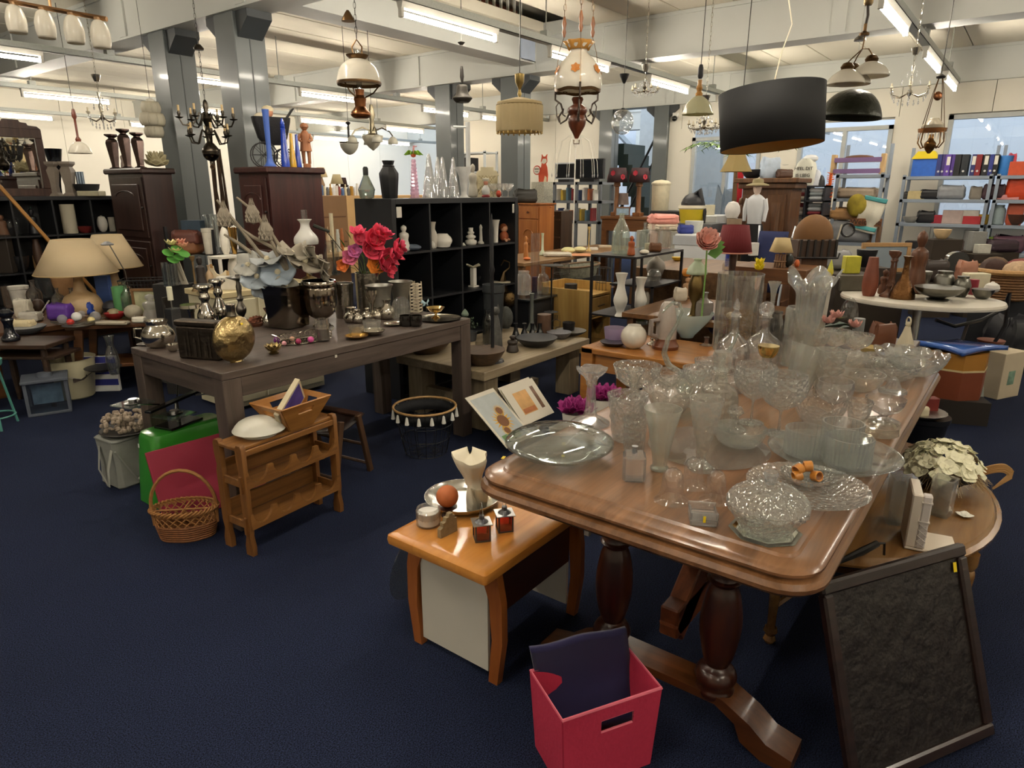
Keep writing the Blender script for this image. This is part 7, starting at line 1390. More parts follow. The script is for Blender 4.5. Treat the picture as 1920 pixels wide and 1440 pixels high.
# red pleated lamp
c=PD(1372,512,5.4); k=dep(c)/F; t=T('red_shade_lamp','table lamp with a burgundy pleated shade','lamp',(c.x,c.y,ZM+SUNK)); b=zat(c,473)-ZM; h1=zat(c,422)-ZM
MB().lat([(.07,0),(.05,.02),(.02,.05),(.03,b)],16).obj('base',C('#3a2418',.4),t); MB().lat([(32*k,b),(23*k,h1)],72,mod=lambda tt,kk,r,z_:(r*(1+.012*cos(36*tt)),z_),cap=False).obj('pleated_shade',SHADE('#7a2a30',.2),t,solid=.003); MB().tube(ring(32*k,36,b),.006,5,closed=True).obj('shade_trim',C('#c98a7a',.6),t)
# ================================================================ hanging lamps
BR=METAL('#6a5238',.35,.2,20); BRc=METAL('#8a5a3a',.3); IRN=C('#2b2724',.45,.5); MILK=SHADE('#f0eadb',.25,.15); CRY=GLASS('#f4f2ec',.7,.0,.97,.25)
def hang(name,lb,px,pb,d,cat='lamp',group=None):
    c=PD(px,pb,d); return T(name,lb,cat,(c.x,c.y,c.z),YAW,group),c,dep(c)/F
def cord(t,c,z0,r=.003,mt=None,top=None,chain=False):
    zt=(top or ZC)-c.z
    m=MB()
    if chain:
        n=int((zt-z0)/.035)
        for i in range(n):
            z=z0+i*.035; m.tube([((.008*cos(a) if i%2 else 0),(0 if i%2 else .008*cos(a)),z+.02+.022*sin(a)) for a in [2*pi*j/8 for j in range(8)]],.0016,3,closed=True)
        m.tube([(0.002,0,z0),(0.002,0,zt)],.0012,3)
    else: m.tube([(0,0,z0),(.004,0,(z0+zt)/2),(0,0,zt)],r,5)
    return m.obj('chain' if chain else 'cord',mt or IRN,t)
# spot bar with four glass shades
t,c,k=hang('spot_bar','copper ceiling bar with four white glass spot shades',110,40,3.6)
q0=PD(-10,-2,3.6)-c; q1=PD(200,36,3.6)-c; iv=Matrix.Rotation(-YAW,3,'Z'); q0=iv@q0; q1=iv@q1
MB().tube([q0,q1],.012,6).obj('bar',METAL('#b58a62',.3),t); MB().tube([q0.lerp(q1,.5),q0.lerp(q1,.5)+Vector((0,0,ZC-c.z-q0.lerp(q1,.5).z))],.006,5).obj('hanger',METAL('#b58a62',.3),t)
for f in(.16,.42,.68,.92):
    p=q0.lerp(q1,f); s=MB().lat(smo([(.036,-.125),(.042,-.1),(.043,-.06),(.03,-.015),(.012,0)],2),18,TR(p.x,p.y,p.z-.01),cap=False).obj('glass_shade',MILK,t,solid=.002); MB().lat([(.014,0),(.018,.02)],10,TR(p.x,p.y,p.z-.02)).obj('socket',METAL('#c9a27c',.3),t)
# oil pendant with opal dome
t,c,k=hang('opal_oil_pendant','hanging copper oil lamp with a white opal dome shade',677,222,4.7)
MB().lat(smo([(12*k,0),(18*k,4*k),(18*k,10*k),(10*k,20*k),(12*k,34*k),(8*k,40*k),(9*k,50*k)],2),24).obj('font',BRc,t); MB().lat(smo([(40*k,58*k),(39*k,68*k),(33*k,86*k),(20*k,98*k),(12*k,101*k)],3),36,cap=False).obj('opal_shade',MILK,t,solid=.003)
MB().lat([(40*k,57*k),(41*k,60*k),(41*k,63*k),(39*k,63*k),(39*k,57*k)],36,cap=False).obj('gallery_ring',BR,t); MB().lat([(12*k,100*k),(20*k,106*k),(21*k,108*k),(10*k,104*k)],24).obj('crown',BR,t); MB().lat(vessel([(5*k,48*k),(6*k,116*k)],.001),14).obj('chimney',GLASS('#eeeeea',.2),t)
for a in range(3): MB().tube([(10*k*cos(a*2.1),10*k*sin(a*2.1),36*k),(26*k*cos(a*2.1),26*k*sin(a*2.1),44*k),(40*k*cos(a*2.1),40*k*sin(a*2.1),60*k)],1.4*k,5).obj('arm',BR,t)
MB().tube([(-8*k,0,106*k),(-9*k,0,122*k),(0,0,134*k),(9*k,0,122*k),(8*k,0,106*k)],1.6*k,6).obj('loop',BR,t); cord(t,c,134*k,chain=True); MB().lat([(12*k,164*k),(11*k,168*k),(5*k,178*k),(2*k,182*k)],14,TR(-13*k,0,0)).obj('smoke_bell',BR,t)
# pleated cloth shade
t,c,k=hang('pleated_pendant','pleated cream fabric drum pendant with ornate chain',974,248,5.2)
MB().lat([(42*k,0),(43*k,2*k),(43*k,45*k),(42*k,48*k)],96,mod=lambda tt,kk,r,z:(r*(1+.012*cos(32*tt)),z),cap=False).obj('pleated_drum',SHADE('#dcc99c',.35),t,solid=.003); MB().lat([(43*k,46*k),(41*k,52*k),(8*k,60*k)],40,cap=False).obj('top_cloth',SHADE('#d6c296',.3),t,solid=.003); MB().tube(ring(42.5*k,36,47*k),1.3*k,5,closed=True).obj('braid',C('#8f7a4e',.7),t)
for a in range(24): MB().lat([(1.6*k,-3*k),(1.2*k,1*k)],5,TR(42*k*cos(a*pi/12),42*k*sin(a*pi/12),0)).obj('fringe',C('#d6b878',.7),t)
MB().lat([(2*k,60*k),(4*k,66*k),(2*k,74*k),(8*k,86*k),(9*k,100*k),(3*k,102*k)],14).obj('socket',METAL('#9a8452',.35),t); cord(t,c,100*k,.004)
# ornate floral pendant
t,c,k=hang('floral_pendant','ornate wooden and brass pendant with leaf-painted glass globe on three chains',1081,260,4.2)
MB().lat(smo([(3*k,0),(8*k,10*k),(15*k,22*k),(17*k,34*k),(14*k,40*k),(18*k,46*k),(17*k,54*k),(8*k,60*k),(11*k,68*k),(9*k,72*k)],2),24).obj('wooden_font',WOOD('#4a2414','#6b3820',.3,'z',3,.4),t)
MB().tube([(-5*k,0,-2*k),(-5*k,0,-9*k),(5*k,0,-9*k),(5*k,0,-2*k)],1*k,5).obj('pull_ring',BR,t)
MB().lat(smo([(41*k,84*k),(43*k,92*k),(42*k,108*k),(33*k,128*k),(20*k,142*k),(15*k,148*k),(17*k,154*k),(25*k,163*k)],3),40,mod=lambda tt,kk,r,z:(r*(1+(.08*cos(8*tt) if kk>.93 else 0)),z),cap=False).obj('glass_globe',MILK,t,solid=.003)
MB().lat([(17*k,151*k),(20*k,158*k),(27*k,165*k)],40,mod=lambda tt,kk,r,z:(r*(1+.08*cos(8*tt)),z),cap=False).obj('amber_ruffle',SHADE('#d9a04e',.3,.2),t,solid=.004)
for a in range(6):
    m=MB(); aa=a*1.05+.3; fhead(m,(0,0,0),9*k,6,cup=.1,w=.4); m.obj('painted_leaf',C('#c9803a',.5,var=.2,scale=40),t).matrix_local=Matrix.Rotation(aa,4,'Z')@TR(40.5*k,0,116*k)@RY(68)
MB().lat([(42*k,80*k),(43*k,85*k),(41*k,85*k),(40*k,80*k)],36,mod=lambda tt,kk,r,z:(r,z+1.2*k*cos(30*tt)),cap=False).obj('gallery_ring',BR,t)
for a in range(3):
    aa=2*pi*a/3+pi/6; ca,sa=cos(aa),sin(aa); f=lambda r,z:(r*k*ca,r*k*sa,z*k)
    MB().tube([f(14,50),f(22,34),f(34,28),f(38,40),f(30,50),f(34,62),f(46,70),f(46,84),f(48,92)],1.9*k,5).tube([f(36,30),f(42,42),f(44,58),f(38,66)],1.3*k,4).tube([f(24,40),f(30,44),f(28,54)],1.2*k,4).obj('scroll_arm',C('#4a4038',.4,.6),t)
    MB().tube([f(48,92),f(40,150),f(30,175)],.6*k,3).obj('arm_chain',BR,t); MB().lat([(2*k,0),(4*k,8*k),(2.4*k,14*k),(4.4*k,22*k),(1.5*k,34*k)],10,TR(30*k*ca,30*k*sa,175*k)).obj('wood_finial',WOOD('#7a4a2a','#996038',.35,'z'),t)
    zt=ZC-c.z; m=MB(); n=int((zt-209*k)/.03)
    for i in range(n):
        fz=i/n; r_=30*k*(1-.75*fz); z=209*k+i*(zt-209*k)/n; m.tube([(r_*ca+(.007*cos(b) if i%2 else 0),r_*sa+(0 if i%2 else .007*cos(b)),z+.015+.02*sin(b)) for b in [2*pi*j/7 for j in range(7)]],.0016,3,closed=True)
    m.obj('chain',BR,t)
MB().lat([(12*k,ZC-c.z-.05),(16*k,ZC-c.z)],14).obj('ceiling_rose',BR,t)
# black drum
t,c,k=hang('black_drum_pendant','large black drum lamp shade with gold lining',1446,276,3.35); t.rotation_euler=(R(-4.5),R(-4.5),YAW)
MB().lat([(91*k,0),(93*k,101*k)],64,cap=False).obj('black_shade',C('#131416',.75,var=.03,scale=60),t,solid=.002); MB().lat([(90*k,.5*k),(92*k,100*k)],64,cap=False).obj('gold_lining',C('#c99f58',.6,var=.05),t); MB().lat([(86*k,92*k),(86*k,94*k)],40).obj('diffuser',SHADE('#d9b67a',.3),t)
zt=ZC-c.z; MB().tube([(0,0,94*k),(18*k,0,160*k),(38*k,0,210*k),(30*k,0,260*k),(10*k,0,zt)],.003,6).obj('white_cord',C('#e6dfc8',.6),t)
# black hammered dome
t,c,k=hang('black_dome_pendant','large black hammered metal dome pendant',1593,222,5.0)
MB().lat(smo([(54*k,0),(52*k,10*k),(44*k,28*k),(30*k,42*k),(12*k,49*k),(2*k,50*k)],3),40,TR(0,0,0)@RY(4),cap=False).obj('dome',C('#26281f',.35,.6,bump=.4,scale=40,var=.2),t,solid=.003); MB().tube([(-18*k,0,44*k),(-6*k,0,46*k),(8*k,0,52*k)],1*k,5).obj('loose_cord',C('#d9d9cf',.6),t); MB().lat([(10*k,132*k),(9*k,136*k),(2*k,142*k)],14).obj('ceiling_cup',METAL('#8a8a88',.2),t); cord(t,c,50*k,.002,C('#cfcfc6',.6))
# triple glass shade pendant
t,c,k=hang('triple_shade_pendant','bronze pendant with three frosted white glass shades on curved arms',1608,160,4.6)
for x,y,z in((-28,-10,0),(18,-4,14),(-2,22,4)):
    s=MB().lat(smo([(33*k,0),(32*k,6*k),(24*k,16*k),(12*k,24*k),(8*k,26*k)],2),28,TR(x*k,y*k,z*k),cap=False).obj('glass_shade',MILK,t,solid=.003); MB().lat([(10*k,25*k),(12*k,30*k),(8*k,36*k),(3*k,38*k)],16,TR(x*k,y*k,z*k)).obj('bronze_cap',BR,t); MB().tube([(x*k,y*k,(z+38)*k),(x*.6*k,y*.6*k,(z+48)*k),(0,0,62*k),(2*k,0,86*k)],1.2*k,5).obj('arm',BR,t)
MB().lat([(8*k,84*k),(9*k,88*k),(3*k,92*k),(3*k,104*k)],14).obj('hub',BR,t); MB().tube([(0,0,100*k),(2*k,0,118*k),(-1*k,0,136*k)],2.6*k,6).obj('spring_cord',C('#3a2f28',.5),t); MB().lat([(6*k,134*k),(8*k,138*k),(9*k,160*k),(7*k,163*k)],14).obj('ceiling_cup',METAL('#8f7a5a',.35),t); cord(t,c,162*k,.003)
# chandeliers of crystal
def crystal(lb,px,pb,d,w,h,n,cups=False,top=None):
    t,c,k=hang('crystal_chandelier',lb,px,pb,d,'chandelier','crystal chandeliers'); mt=METAL('#b9b4a8',.25)
    MB().lat([(2*k,h*.2*k),(5*k,h*.3*k),(2*k,h*.4*k),(4*k,h*.6*k),(1.4*k,h*.75*k),(3*k,h*k)],10).obj('stem',mt,t)
    for i in range(n):
        a=2*pi*i/n; r=w*.46*k; f=lambda q,z:(q*cos(a),q*sin(a),z*k)
        MB().tube([f(0,h*.3),f(r*.5,h*.18),f(r*.95,h*.24),f(r,h*.4)],1*k,4).obj('arm',mt,t); MB().lat([(1.2*k,0),(4*k,2*k),(1.5*k,3*k),(1.3*k,9*k)],8,TR(*f(r,h*.4))).obj('candle_cup',C('#e6dcc0',.5),t)
        m=MB()
        for j,(q,z) in enumerate(((1,.3),(.8,.1),(.55,.02),(.3,.0),(.5,.55),(.25,.75),(.9,.2))):
            p=f(r*q,h*z); m.lat([(.2*k,2.6*k),(1.7*k,0),(.2*k,-3.4*k)],5,TR(*p)@RZ(i*20)); m.lat([(.2*k,2*k),(1.2*k,0),(.2*k,-2*k)],5,TR(p[0]*.97,p[1]*.97,p[2]+5*k))
        m.obj('crystal_drops',CRY,t,smooth=10)['kind']='stuff'
    MB().lat([(4*k,(h+18)*k),(7*k,(h+26)*k),(8*k,(h+30)*k)],12).obj('ceiling_cup',mt,t); cord(t,c,h*k,chain=True,mt=mt)
crystal('clear crystal chandelier with hanging drops beside the carved cabinet',195,240,6.6,54,62,6); crystal('large clear crystal chandelier with teardrop pendants',1702,195,5.6,76,66,6); crystal('brass candle chandelier with few crystal drops',1319,250,6.2,62,36,6); crystal('small cut crystal ceiling cluster beside a fluorescent batten',1208,178,7.6,54,22,5)
# dark dutch chandelier
t,c,k=hang('brass_chandelier','dark dutch brass chandelier with two tiers of candle arms and ball',398,308,5.9,'chandelier')
MB().lat(smo([(3*k,0),(2*k,6*k),(14*k,18*k),(15*k,26*k),(8*k,36*k),(4*k,42*k),(7*k,58*k),(4*k,66*k),(9*k,80*k),(4*k,90*k),(5*k,104*k),(2*k,112*k)],2),20).obj('stem',METAL('#4a443c',.3),t); MB().ball((0,0,20*k),15*k,20).obj('ball',METAL('#4a443c',.2),t); MB().tube([(4*k*cos(a),0,-5*k+4*k*sin(a)) for a in [2*pi*i/12 for i in range(12)]],1*k,5,closed=True).obj('ring',BR,t)
for tier,(z0,r,n) in enumerate(((46,36,6),(76,46,6))):
    for i in range(n):
        a=2*pi*i/n+tier*.5; f=lambda q,z:(q*k*cos(a),q*k*sin(a),z*k)
        MB().tube([f(4,z0+8),f(12,z0+14),f(16,z0+4),f(r*.6,z0-10),f(r*.9,z0-8),f(r,z0+2)],1.5*k,5).obj('arm',METAL('#4a443c',.35),t); MB().lat([(1.5*k,0),(7*k,2*k),(7.5*k,3*k),(2*k,4*k),(3.4*k,10*k),(2.6*k,13*k)],10,TR(*f(r,z0+2))).obj('drip_pan',METAL('#4a443c',.35),t); MB().lat([(2*k,13*k),(2*k,23*k)],8,TR(*f(r,z0+2))).obj('candle',C('#c9ad7c',.6),t)
MB().lat([(8*k,195*k),(9*k,198*k),(4*k,204*k)],14).obj('ceiling_cup',METAL('#4a443c',.35),t); cord(t,c,112*k,chain=True)
# simple pendants
def simple(name,lb,px,pb,d,prof,mt,parts=(),capz=None,cmt=None,n=32,mod=None,solid=.003,r=.003):
    t,c,k=hang(name,lb,px,pb,d)
    MB().lat(smo([(a*k,b*k) for a,b in prof],3),n,mod=mod,cap=False).obj('shade',mt,t,solid=solid)
    top=prof[-1][1]
    for nm,pr,m_ in parts: MB().lat([(a*k,b*k) for a,b in pr],16).obj(nm,m_,t); top=max(top,pr[-1][1])
    cord(t,c,top*k,r,cmt); return t,c,k
simple('ruffle_pendant','small pendant with white ruffled glass shade near the white wall',151,288,8.0,[(19,0),(18,5),(13,15),(6,20),(4,21)],MILK,(('turned_wood',[(4,20),(5,25),(2,30),(2,60),(4,64),(4,70),(2,78)],WOOD('#5a2a1c','#7a4030',.4,'z')),),mod=lambda tt,kk,r,z:(r*(1+.06*cos(9*tt)*(kk<.25)),z))
simple('ruffled_shell_pendant','pendant with pale green ruffled glass shade and turned wooden neck',1308,215,4.9,[(28,0),(26,6),(22,18),(12,28),(6,32)],SHADE('#d6d3ae',.3,.2),(('turned_wood',[(6,32),(7,36),(4,40),(6,46),(4,52),(4,60)],WOOD('#a8763a','#c29150',.35,'z')),('black_pull',[(3,62),(5,66),(5,80),(3,86)],C('#26262a',.5))),mod=lambda tt,kk,r,z:(r*(1+.06*cos(10*tt)*(kk<.25)),z))
t,c,k=simple('clear_globe_pendant','clear glass globe pendant with black cord cup',1166,252,5.2,[(1,0),(10,2),(18,12),(20,22),(16,36),(8,42),(4,43)],GLASS('#e9ecea',.15,.0,.97,.03),(('black_socket',[(3,42),(3,46)],C('#17181a',.5)),),r=.002); MB().lat([(2*k,88*k),(8*k,100*k),(9*k,104*k),(2*k,105*k)],14).obj('cord_cup',C('#17181a',.5),t)
simple('gold_bell_shade','small gold patterned bell lamp shade hanging below the drum',1380,322,4.3,[(30,0),(28,3),(19,20),(14,34)],SHADE('#d9c48a',.35),(('holder',[(4,34),(4,50)],BR),),n=6)
simple('rusty_lantern','rusty metal blossom pendant on a thin chain',867,192,6.2,[(12,0),(17,5),(18,8),(12,14),(9,30)],C('#3c3832',.6,.5,var=.3,scale=30),(('knot',[(2,34),(4,44),(3,56),(2,62)],IRN),('ceiling_cup',[(3,98),(7,102),(2,104)],IRN)))
simple('alabaster_bowl_pendant','iron pendant with frosted bowl shade in the middle of the shop',656,290,8.2,[(1,0),(8,3),(15,12),(17,20)],SHADE('#d6d3c4',.3,.3),(('rim',[(17,19),(18,22),(15,23)],BR),('hub',[(2,23),(2,52),(5,56),(2,58)],IRN)))
t,c,k=simple('scroll_arm_pendant','bronze three-arm pendant with pale glass shades in the middle of the shop',700,282,7.6,[(1,0),(10,8),(18,20),(19,26)],SHADE('#dcd6c2',.3,.3),(('hub',[(16,26),(6,30),(4,52),(7,62),(3,80)],METAL('#9a9078',.35)),))
for a in range(4):
    f=lambda q,z,a=a:(q*k*cos(a*pi/2+.4),q*k*sin(a*pi/2+.4),z*k); MB().tube([f(4,34),f(18,40),f(32,34),f(38,26)],1.3*k,5).obj('arm',METAL('#8f866f',.35),t); MB().lat([(10*k,0),(8*k,8*k),(3*k,13*k)],14,TR(*f(38,12)),cap=False).obj('arm_shade',SHADE('#e6e2d2',.3,.3),t,solid=.002)
# capiz shell lamp
t,c,k=hang('shell_strip_pendant','white pendant made of overlapping plastic strips next to the steel column',291,262,7.0)
for ring_ in range(3):
    for i in range(9):
        a=2*pi*i/9+ring_*.35; r=(14,19,14)[ring_]*k; m=MB().grid(lambda u,v,a=a,r=r,ring_=ring_:((r+3*k*sin(pi*u))*cos(a+(v-.5)*.8),(r+3*k*sin(pi*u))*sin(a+(v-.5)*.8),(4+ring_*20+u*22)*k),4,3); m.obj('strip',SHADE('#e4ddc8',.3,.5),t,solid=.001)
MB().lat([(2*k,58*k),(7*k,66*k),(7*k,70*k),(3*k,72*k)],12).obj('cap',C('#e8e4d8',.5),t); cord(t,c,70*k,.002)
# brass student lamp with chains
t,c,k=hang('brass_chain_lamp','brass hanging oil lamp with crystal fringe on long rods',1741,288,5.2)
MB().lat(smo([(2*k,0),(8*k,8*k),(10*k,18*k),(5*k,24*k),(4*k,34*k)],2),16).obj('font',METAL('#7a5a34',.3),t); MB().lat([(23*k,38*k),(24*k,44*k),(22*k,44*k),(21*k,38*k)],24,cap=False).obj('ring',METAL('#9a6a44',.35),t); m=MB()
for i in range(24): m.lat([(.3*k,2*k),(.9*k,0),(.2*k,-10*k)],4,TR(22*k*cos(i*pi/12),22*k*sin(i*pi/12),35*k))
o=m.obj('crystal_fringe',CRY,t); o['kind']='stuff'
for i in range(4):
    a=i*pi/2+.4; f=lambda q,z:(q*k*cos(a),q*k*sin(a),z*k); MB().tube([f(8,14),f(18,10),f(26,20),f(23,40)],1.3*k,5).obj('scroll_arm',METAL('#7a5a34',.35),t); MB().tube([f(23,44),f(10,108),f(4,130)],.8*k,4).obj('hanging_rod',METAL('#6a5238',.35),t)
MB().ball((0,0,100*k),(8*k,3*k,8*k),14).obj('counterweight',METAL('#8a5a3c',.35),t); MB().lat([(7*k,130*k),(8*k,133*k),(2*k,137*k)],14).obj('canopy_plate',IRN,t); cord(t,c,136*k,.003); MB().lat(smo([(16*k,44*k),(18*k,50*k),(10*k,58*k),(8*k,62*k)],2),20,cap=False).obj('glass_dome',SHADE('#e8e0cc',.3,.2),t,solid=.002)
# wall camera
c=PU(1265,220,WU-.08); t=T('security_camera','small white dome security camera fixed on the white wall','camera',(WU-.06,c.y,c.z)); MB().box(-.02,.06,-.05,.05,0,.08,.01).obj('bracket',C('#dcdad2',.5),t); MB().ball((-.02,0,-.02),.05,12).obj('dome',C('#111111',.1,coat=.5),t)
# white fountain feather hanger
t,c,k=hang('spray_ornament','white fountain of thin wires with hanging drops on a tall rod',1075,440,9.6,'ornament'); MB().tube([(0,0,-c.z),(0,0,155*k)],1.2*k,5).obj('rod',C('#d9d6cc',.5),t)
for i in range(10):
    a=2*pi*i/10; f=lambda q,z:(q*k*cos(a),q*k*sin(a)*.6,z*k); MB().tube([f(0,152),f(12,175),f(30,165),f(40,130),f(42,108)],.5*k,3).obj('wire',C('#d6d3c8',.5),t); MB().lat([(.2*k,5*k),(1.3*k,0),(.2*k,-4*k)],6,TR(*f(42,106))).obj('drop',CRY,t)
# ================================================================ right: round white table
wt=T('white_round_table','white oval table crowded with pewter and carved wooden vases','table',(5.85,.6,0)); ZW=.75; Mwt=C('#d6cfc0',.45,var=.03)
loft([[(.46*k*cos(2*pi*i/48),.54*k*sin(2*pi*i/48),z) for i in range(48)] for k,z in ((.95,ZW-.035),(1,ZW-.03),(1.005,ZW-.015),(.99,ZW))]).obj('tabletop',Mwt,wt); MB().lat([(.05,.02),(.03,.05),(.03,ZW-.035)],16).obj('pedestal',METAL('#9a9a98',.3),wt); MB().lat([(.25,0),(.24,.02),(.05,.035)],28).obj('foot',METAL('#9a9a98',.3),wt)
z=ZW; CW=WOOD('#4a2a1a','#6e4428',.45,'z',4); PW=METAL('#77766e',.35,.3,25)
for k,nm,lb,ct_,px,yb,yt,w,cc,mt in (([(.7,0),(.8,.05),(1,.25),(.95,.5),(.75,.75),(.6,1)],'clay_vase','tall red-brown carved clay vase','vase',1628,556,482,28,'#7a3f2a',None),('stick','wooden_candlestick','carved wooden elephant candlestick','candlestick',1664,558,470,30,'#5a3420',CW),([(1,0),(.95,.15),(.5,.4),(.28,.6),(.22,.9),(.4,1)],'mosaic_bottle','amber mosaic glass bottle with long neck','bottle',1690,562,480,44,'#7a5a34',METAL('#6a4a2c',.3,.9,50)),('figure','carved_woman','dark carved wooden woman balancing a bowl','statue',1713,551,432,34,'#4a2c1c',CW),('pot','pewter_pail','pewter ice bucket on the white table','bucket',1722,548,508,36,'#777',PW),([(.5,0),(.45,.1),(.3,.2),(.8,.5),(1,.95),(1,1)],'pewter_dish','wide shallow pewter footed dish','dish',1756,567,538,84,'#777',PW),('jar','pewter_mug','pewter lidded tankard on the white table','tankard',1765,555,508,34,'#777',PW),('vase','pewter_vase','small pewter vase with flared neck','vase',1800,558,518,30,'#777',PW),('bowl','pewter_pot','low pewter sugar pot','pot',1840,562,542,38,'#777',PW),('figure','wooden_figure_pair','carved wooden couple figurine','figurine',1655,552,505,20,'#53301e',CW),('teapot','white_teapot_small','white teapot with blue flowers','teapot',1858,550,528,26,'#d9d4cc',None),('box','grey_board_box','dark grey rounded board standing at the table side','board',1597,548,516,50,'#5a564a',None),('stick','wooden_stick_tall','tall turned wooden candle stand','candlestick',1672,548,472,22,'#6a4630',CW),('soft','dark_carved_box','dark carved wooden box behind the mosaic bottle','box',1745,530,488,50,'#2e211a',None),('soft','pink_shell','flat peach stone slab with handle','stone',1808,530,490,34,'#b07a62',None),('box','cream_blocks','cream candle blocks beside the hamper','candle',1825,545,512,40,'#d6cdb0',None),('cyl','red_tin','small crimson striped tin','tin',1822,553,524,16,'#8a2a38',None)):
    I(k,nm,lb,ct_,px,yb,yt,w,cc,z=z,mat=mt,fine=2 if isinstance(k,list) or k in('stick','figure') else 0,depth=.03 if nm=='grey_board_box' else None)
c=P(1787,520,ZW); t=T('chrome_clutch','black and chrome rounded metal bag standing upright','bag',(c.x+.05,c.y,ZW+SUNK),R(120)); MB().pri([(-.09,0),(.09,0),(.09,.16)]+[(.09*cos(a),.16+.07*sin(a)) for a in [pi*i/8 for i in range(1,8)]]+[(-.09,.16)],-.035,.035,Matrix.Rotation(pi/2,4,'X')).obj('body',C('#121214',.2,coat=.5),t); MB().tube([(-.091,0,0),(-.091,0,.16)]+[(-.091*cos(a),0,.16+.071*sin(a)) for a in [pi*i/8 for i in range(1,8)]]+[(.091,0,.16),(.091,0,0)],.036,4,flat=.06).obj('chrome_band',METAL('#b9b9b6',.15),t)
# pouf, box, bag, hoop
c=P(1776,748,.16); c+=hd(c)*.17; MB().box(-.2,.2,-.2,.2,0,.16).obj('low_crate',C('#241d18',.7),loc=(c.x,c.y,0),rz=R(20),label='low dark crate under the octagonal pouf',cat='crate'); t=T('octagonal_pouf','octagonal ochre and rust leather pouf box','pouf',(c.x,c.y,.1606),R(20)); hh=zat(c,655)-.16; MB().lat([(.2,0),(.2,hh*.62)],8).obj('lower_band',C('#7a3c22',.5,var=.08),t,smooth=10); MB().lat([(.203,hh*.62),(.203,hh*.66)],8).obj('cream_band',C('#cdbb8e',.6),t,smooth=10); MB().lat([(.2,hh*.66),(.2,hh)],8).obj('upper_band',C('#a8742a',.5,var=.08),t,smooth=10)
MB().grid(lambda u,v:((u-.5)*.46+.02*sin(5*v),(v-.5)*.34,.022+.016*sin(3*u+2*v)),12,10).obj('blue_packet',C('#3d66b8',.15,var=.1,scale=9,coat=.8),loc=(c.x+.02,c.y-.02,hh+.16),rz=R(-30),label='blue cloth sealed in shiny plastic lying on the pouf',cat='cloth',solid=.03)
c=P(1857,745,0); c+=hd(c)*.12; t=T('cream_carton','tall cream cardboard carton with a green label','box',(c.x,c.y,0),R(-28)); hh=zat(c,655); MB().box(-.13,.13,-.12,.12,0,hh,.003).obj('carton',C('#cfc0a4',.65,var=.04),t); MB().box(-.05,.03,-.1215,-.1202,hh*.3,hh*.6).obj('printed_label',C('#7a9a84',.6,var=.4,scale=20),t); hc=hh
I('bowl','clay_saucer','brown clay bowl lying on the carton','bowl',1855,655,637,46,'#6a3420',z=hh)
I('soft','black_duffel','big black fabric duffel bag on the floor','bag',1885,700,598,80,'#1b1c22',z=0,depth=.35)
c=P(1800,690,0); t=T('bentwood_hoop','black bentwood chair arm curving out beyond the white table','chair',(c.x+.35,c.y+.1,0),YAW); q=lambda px,py:Matrix.Rotation(-YAW,3,'Z')@(PD(px,py,5.0)-Vector((c.x+.35,c.y+.1,0)))
MB().tube([q(1755,600),q(1790,612),q(1840,600),q(1880,580),q(1893,550),q(1885,610),q(1860,650),q(1820,668),q(1770,665),q(1740,640)],.014,7).obj('hoop',C('#15151a',.3,coat=.4),t); MB().tube([q(1800,650),q(1815,605)],.012,6).obj('spoke',C('#3a332e',.5),t); MB().tube([q(1770,665),q(1772,720)],.012,6).obj('rear_leg',C('#15151a',.3),t); MB().tube([q(1860,650),q(1862,720)],.012,6).obj('front_leg',C('#15151a',.3),t)
MB().box(0,.2,-.003,.003,0,.36).obj('glass_sheet',GLASS('#8aa89a',.1,.02,.9,.3),loc=tuple(P(1792,790,0)),rot=(R(-14),0,R(-48)),label='sheet of greenish glass leaning against the pouf',cat='glass')
o=I('pot','black_floor_pot','black enamel pot on the floor beside the glass table','pot',1722,855,778,84,'#15161a',z=0,rough=.3); zp=o['hh']+.001
I('plate','silver_floor_plate','hammered silver plate lying on the black pot','plate',1722,790,770,92,'#fff',z=zp,mat=METAL('#a5a39c',.3,.5,60))
I('box','red_candle_block','ribbed dark red candle block on the silver plate','candle',1738,775,745,30,'#7a2a24',z=zp+.02); I('soft','starfish','white starfish ornament on the silver plate','ornament',1722,785,762,30,'#d9cfb0',z=zp+.02)
# basket chair with clothes
c=P(1890,552,.62); t=T('wicker_hamper','large brown wicker hamper with pale rolled rim','basket',(c.x+.25,c.y+.05,.4),0); m=MB()
for i in range(9): m.tube([(x*(1+.012*cos(17*j)),y,z_) for j,(x,y,z_) in enumerate([(.36*cos(a),.27*sin(a),.02+.024*i) for a in [2*pi*k/30 for k in range(30)]])],.014,5,closed=True)
m.obj('woven_wall',C('#6e4c2a',.7,var=.3,scale=60),t); MB().tube([(.37*cos(a),.28*sin(a),.25) for a in [2*pi*k/30 for k in range(30)]],.026,7,closed=True).obj('rolled_rim',C('#b58c58',.6,var=.2,scale=40),t); MB().lat([(.33,0),(.34,.02)],24,Matrix.Diagonal((1,.75,1,1))).obj('bottom',C('#6e4c2a',.7),t)
hl=Vector((c.x+.25,c.y+.05,0)); t.location.z=zat(hl,552)-.02; MB().box(-.3,.3,-.22,.22,0,t.location.z).obj('hamper_crate',C('#1a1c22',.7),loc=(hl.x,hl.y,0),label='dark crate under the wicker hamper',cat='crate')
zt=t.location.z+.2
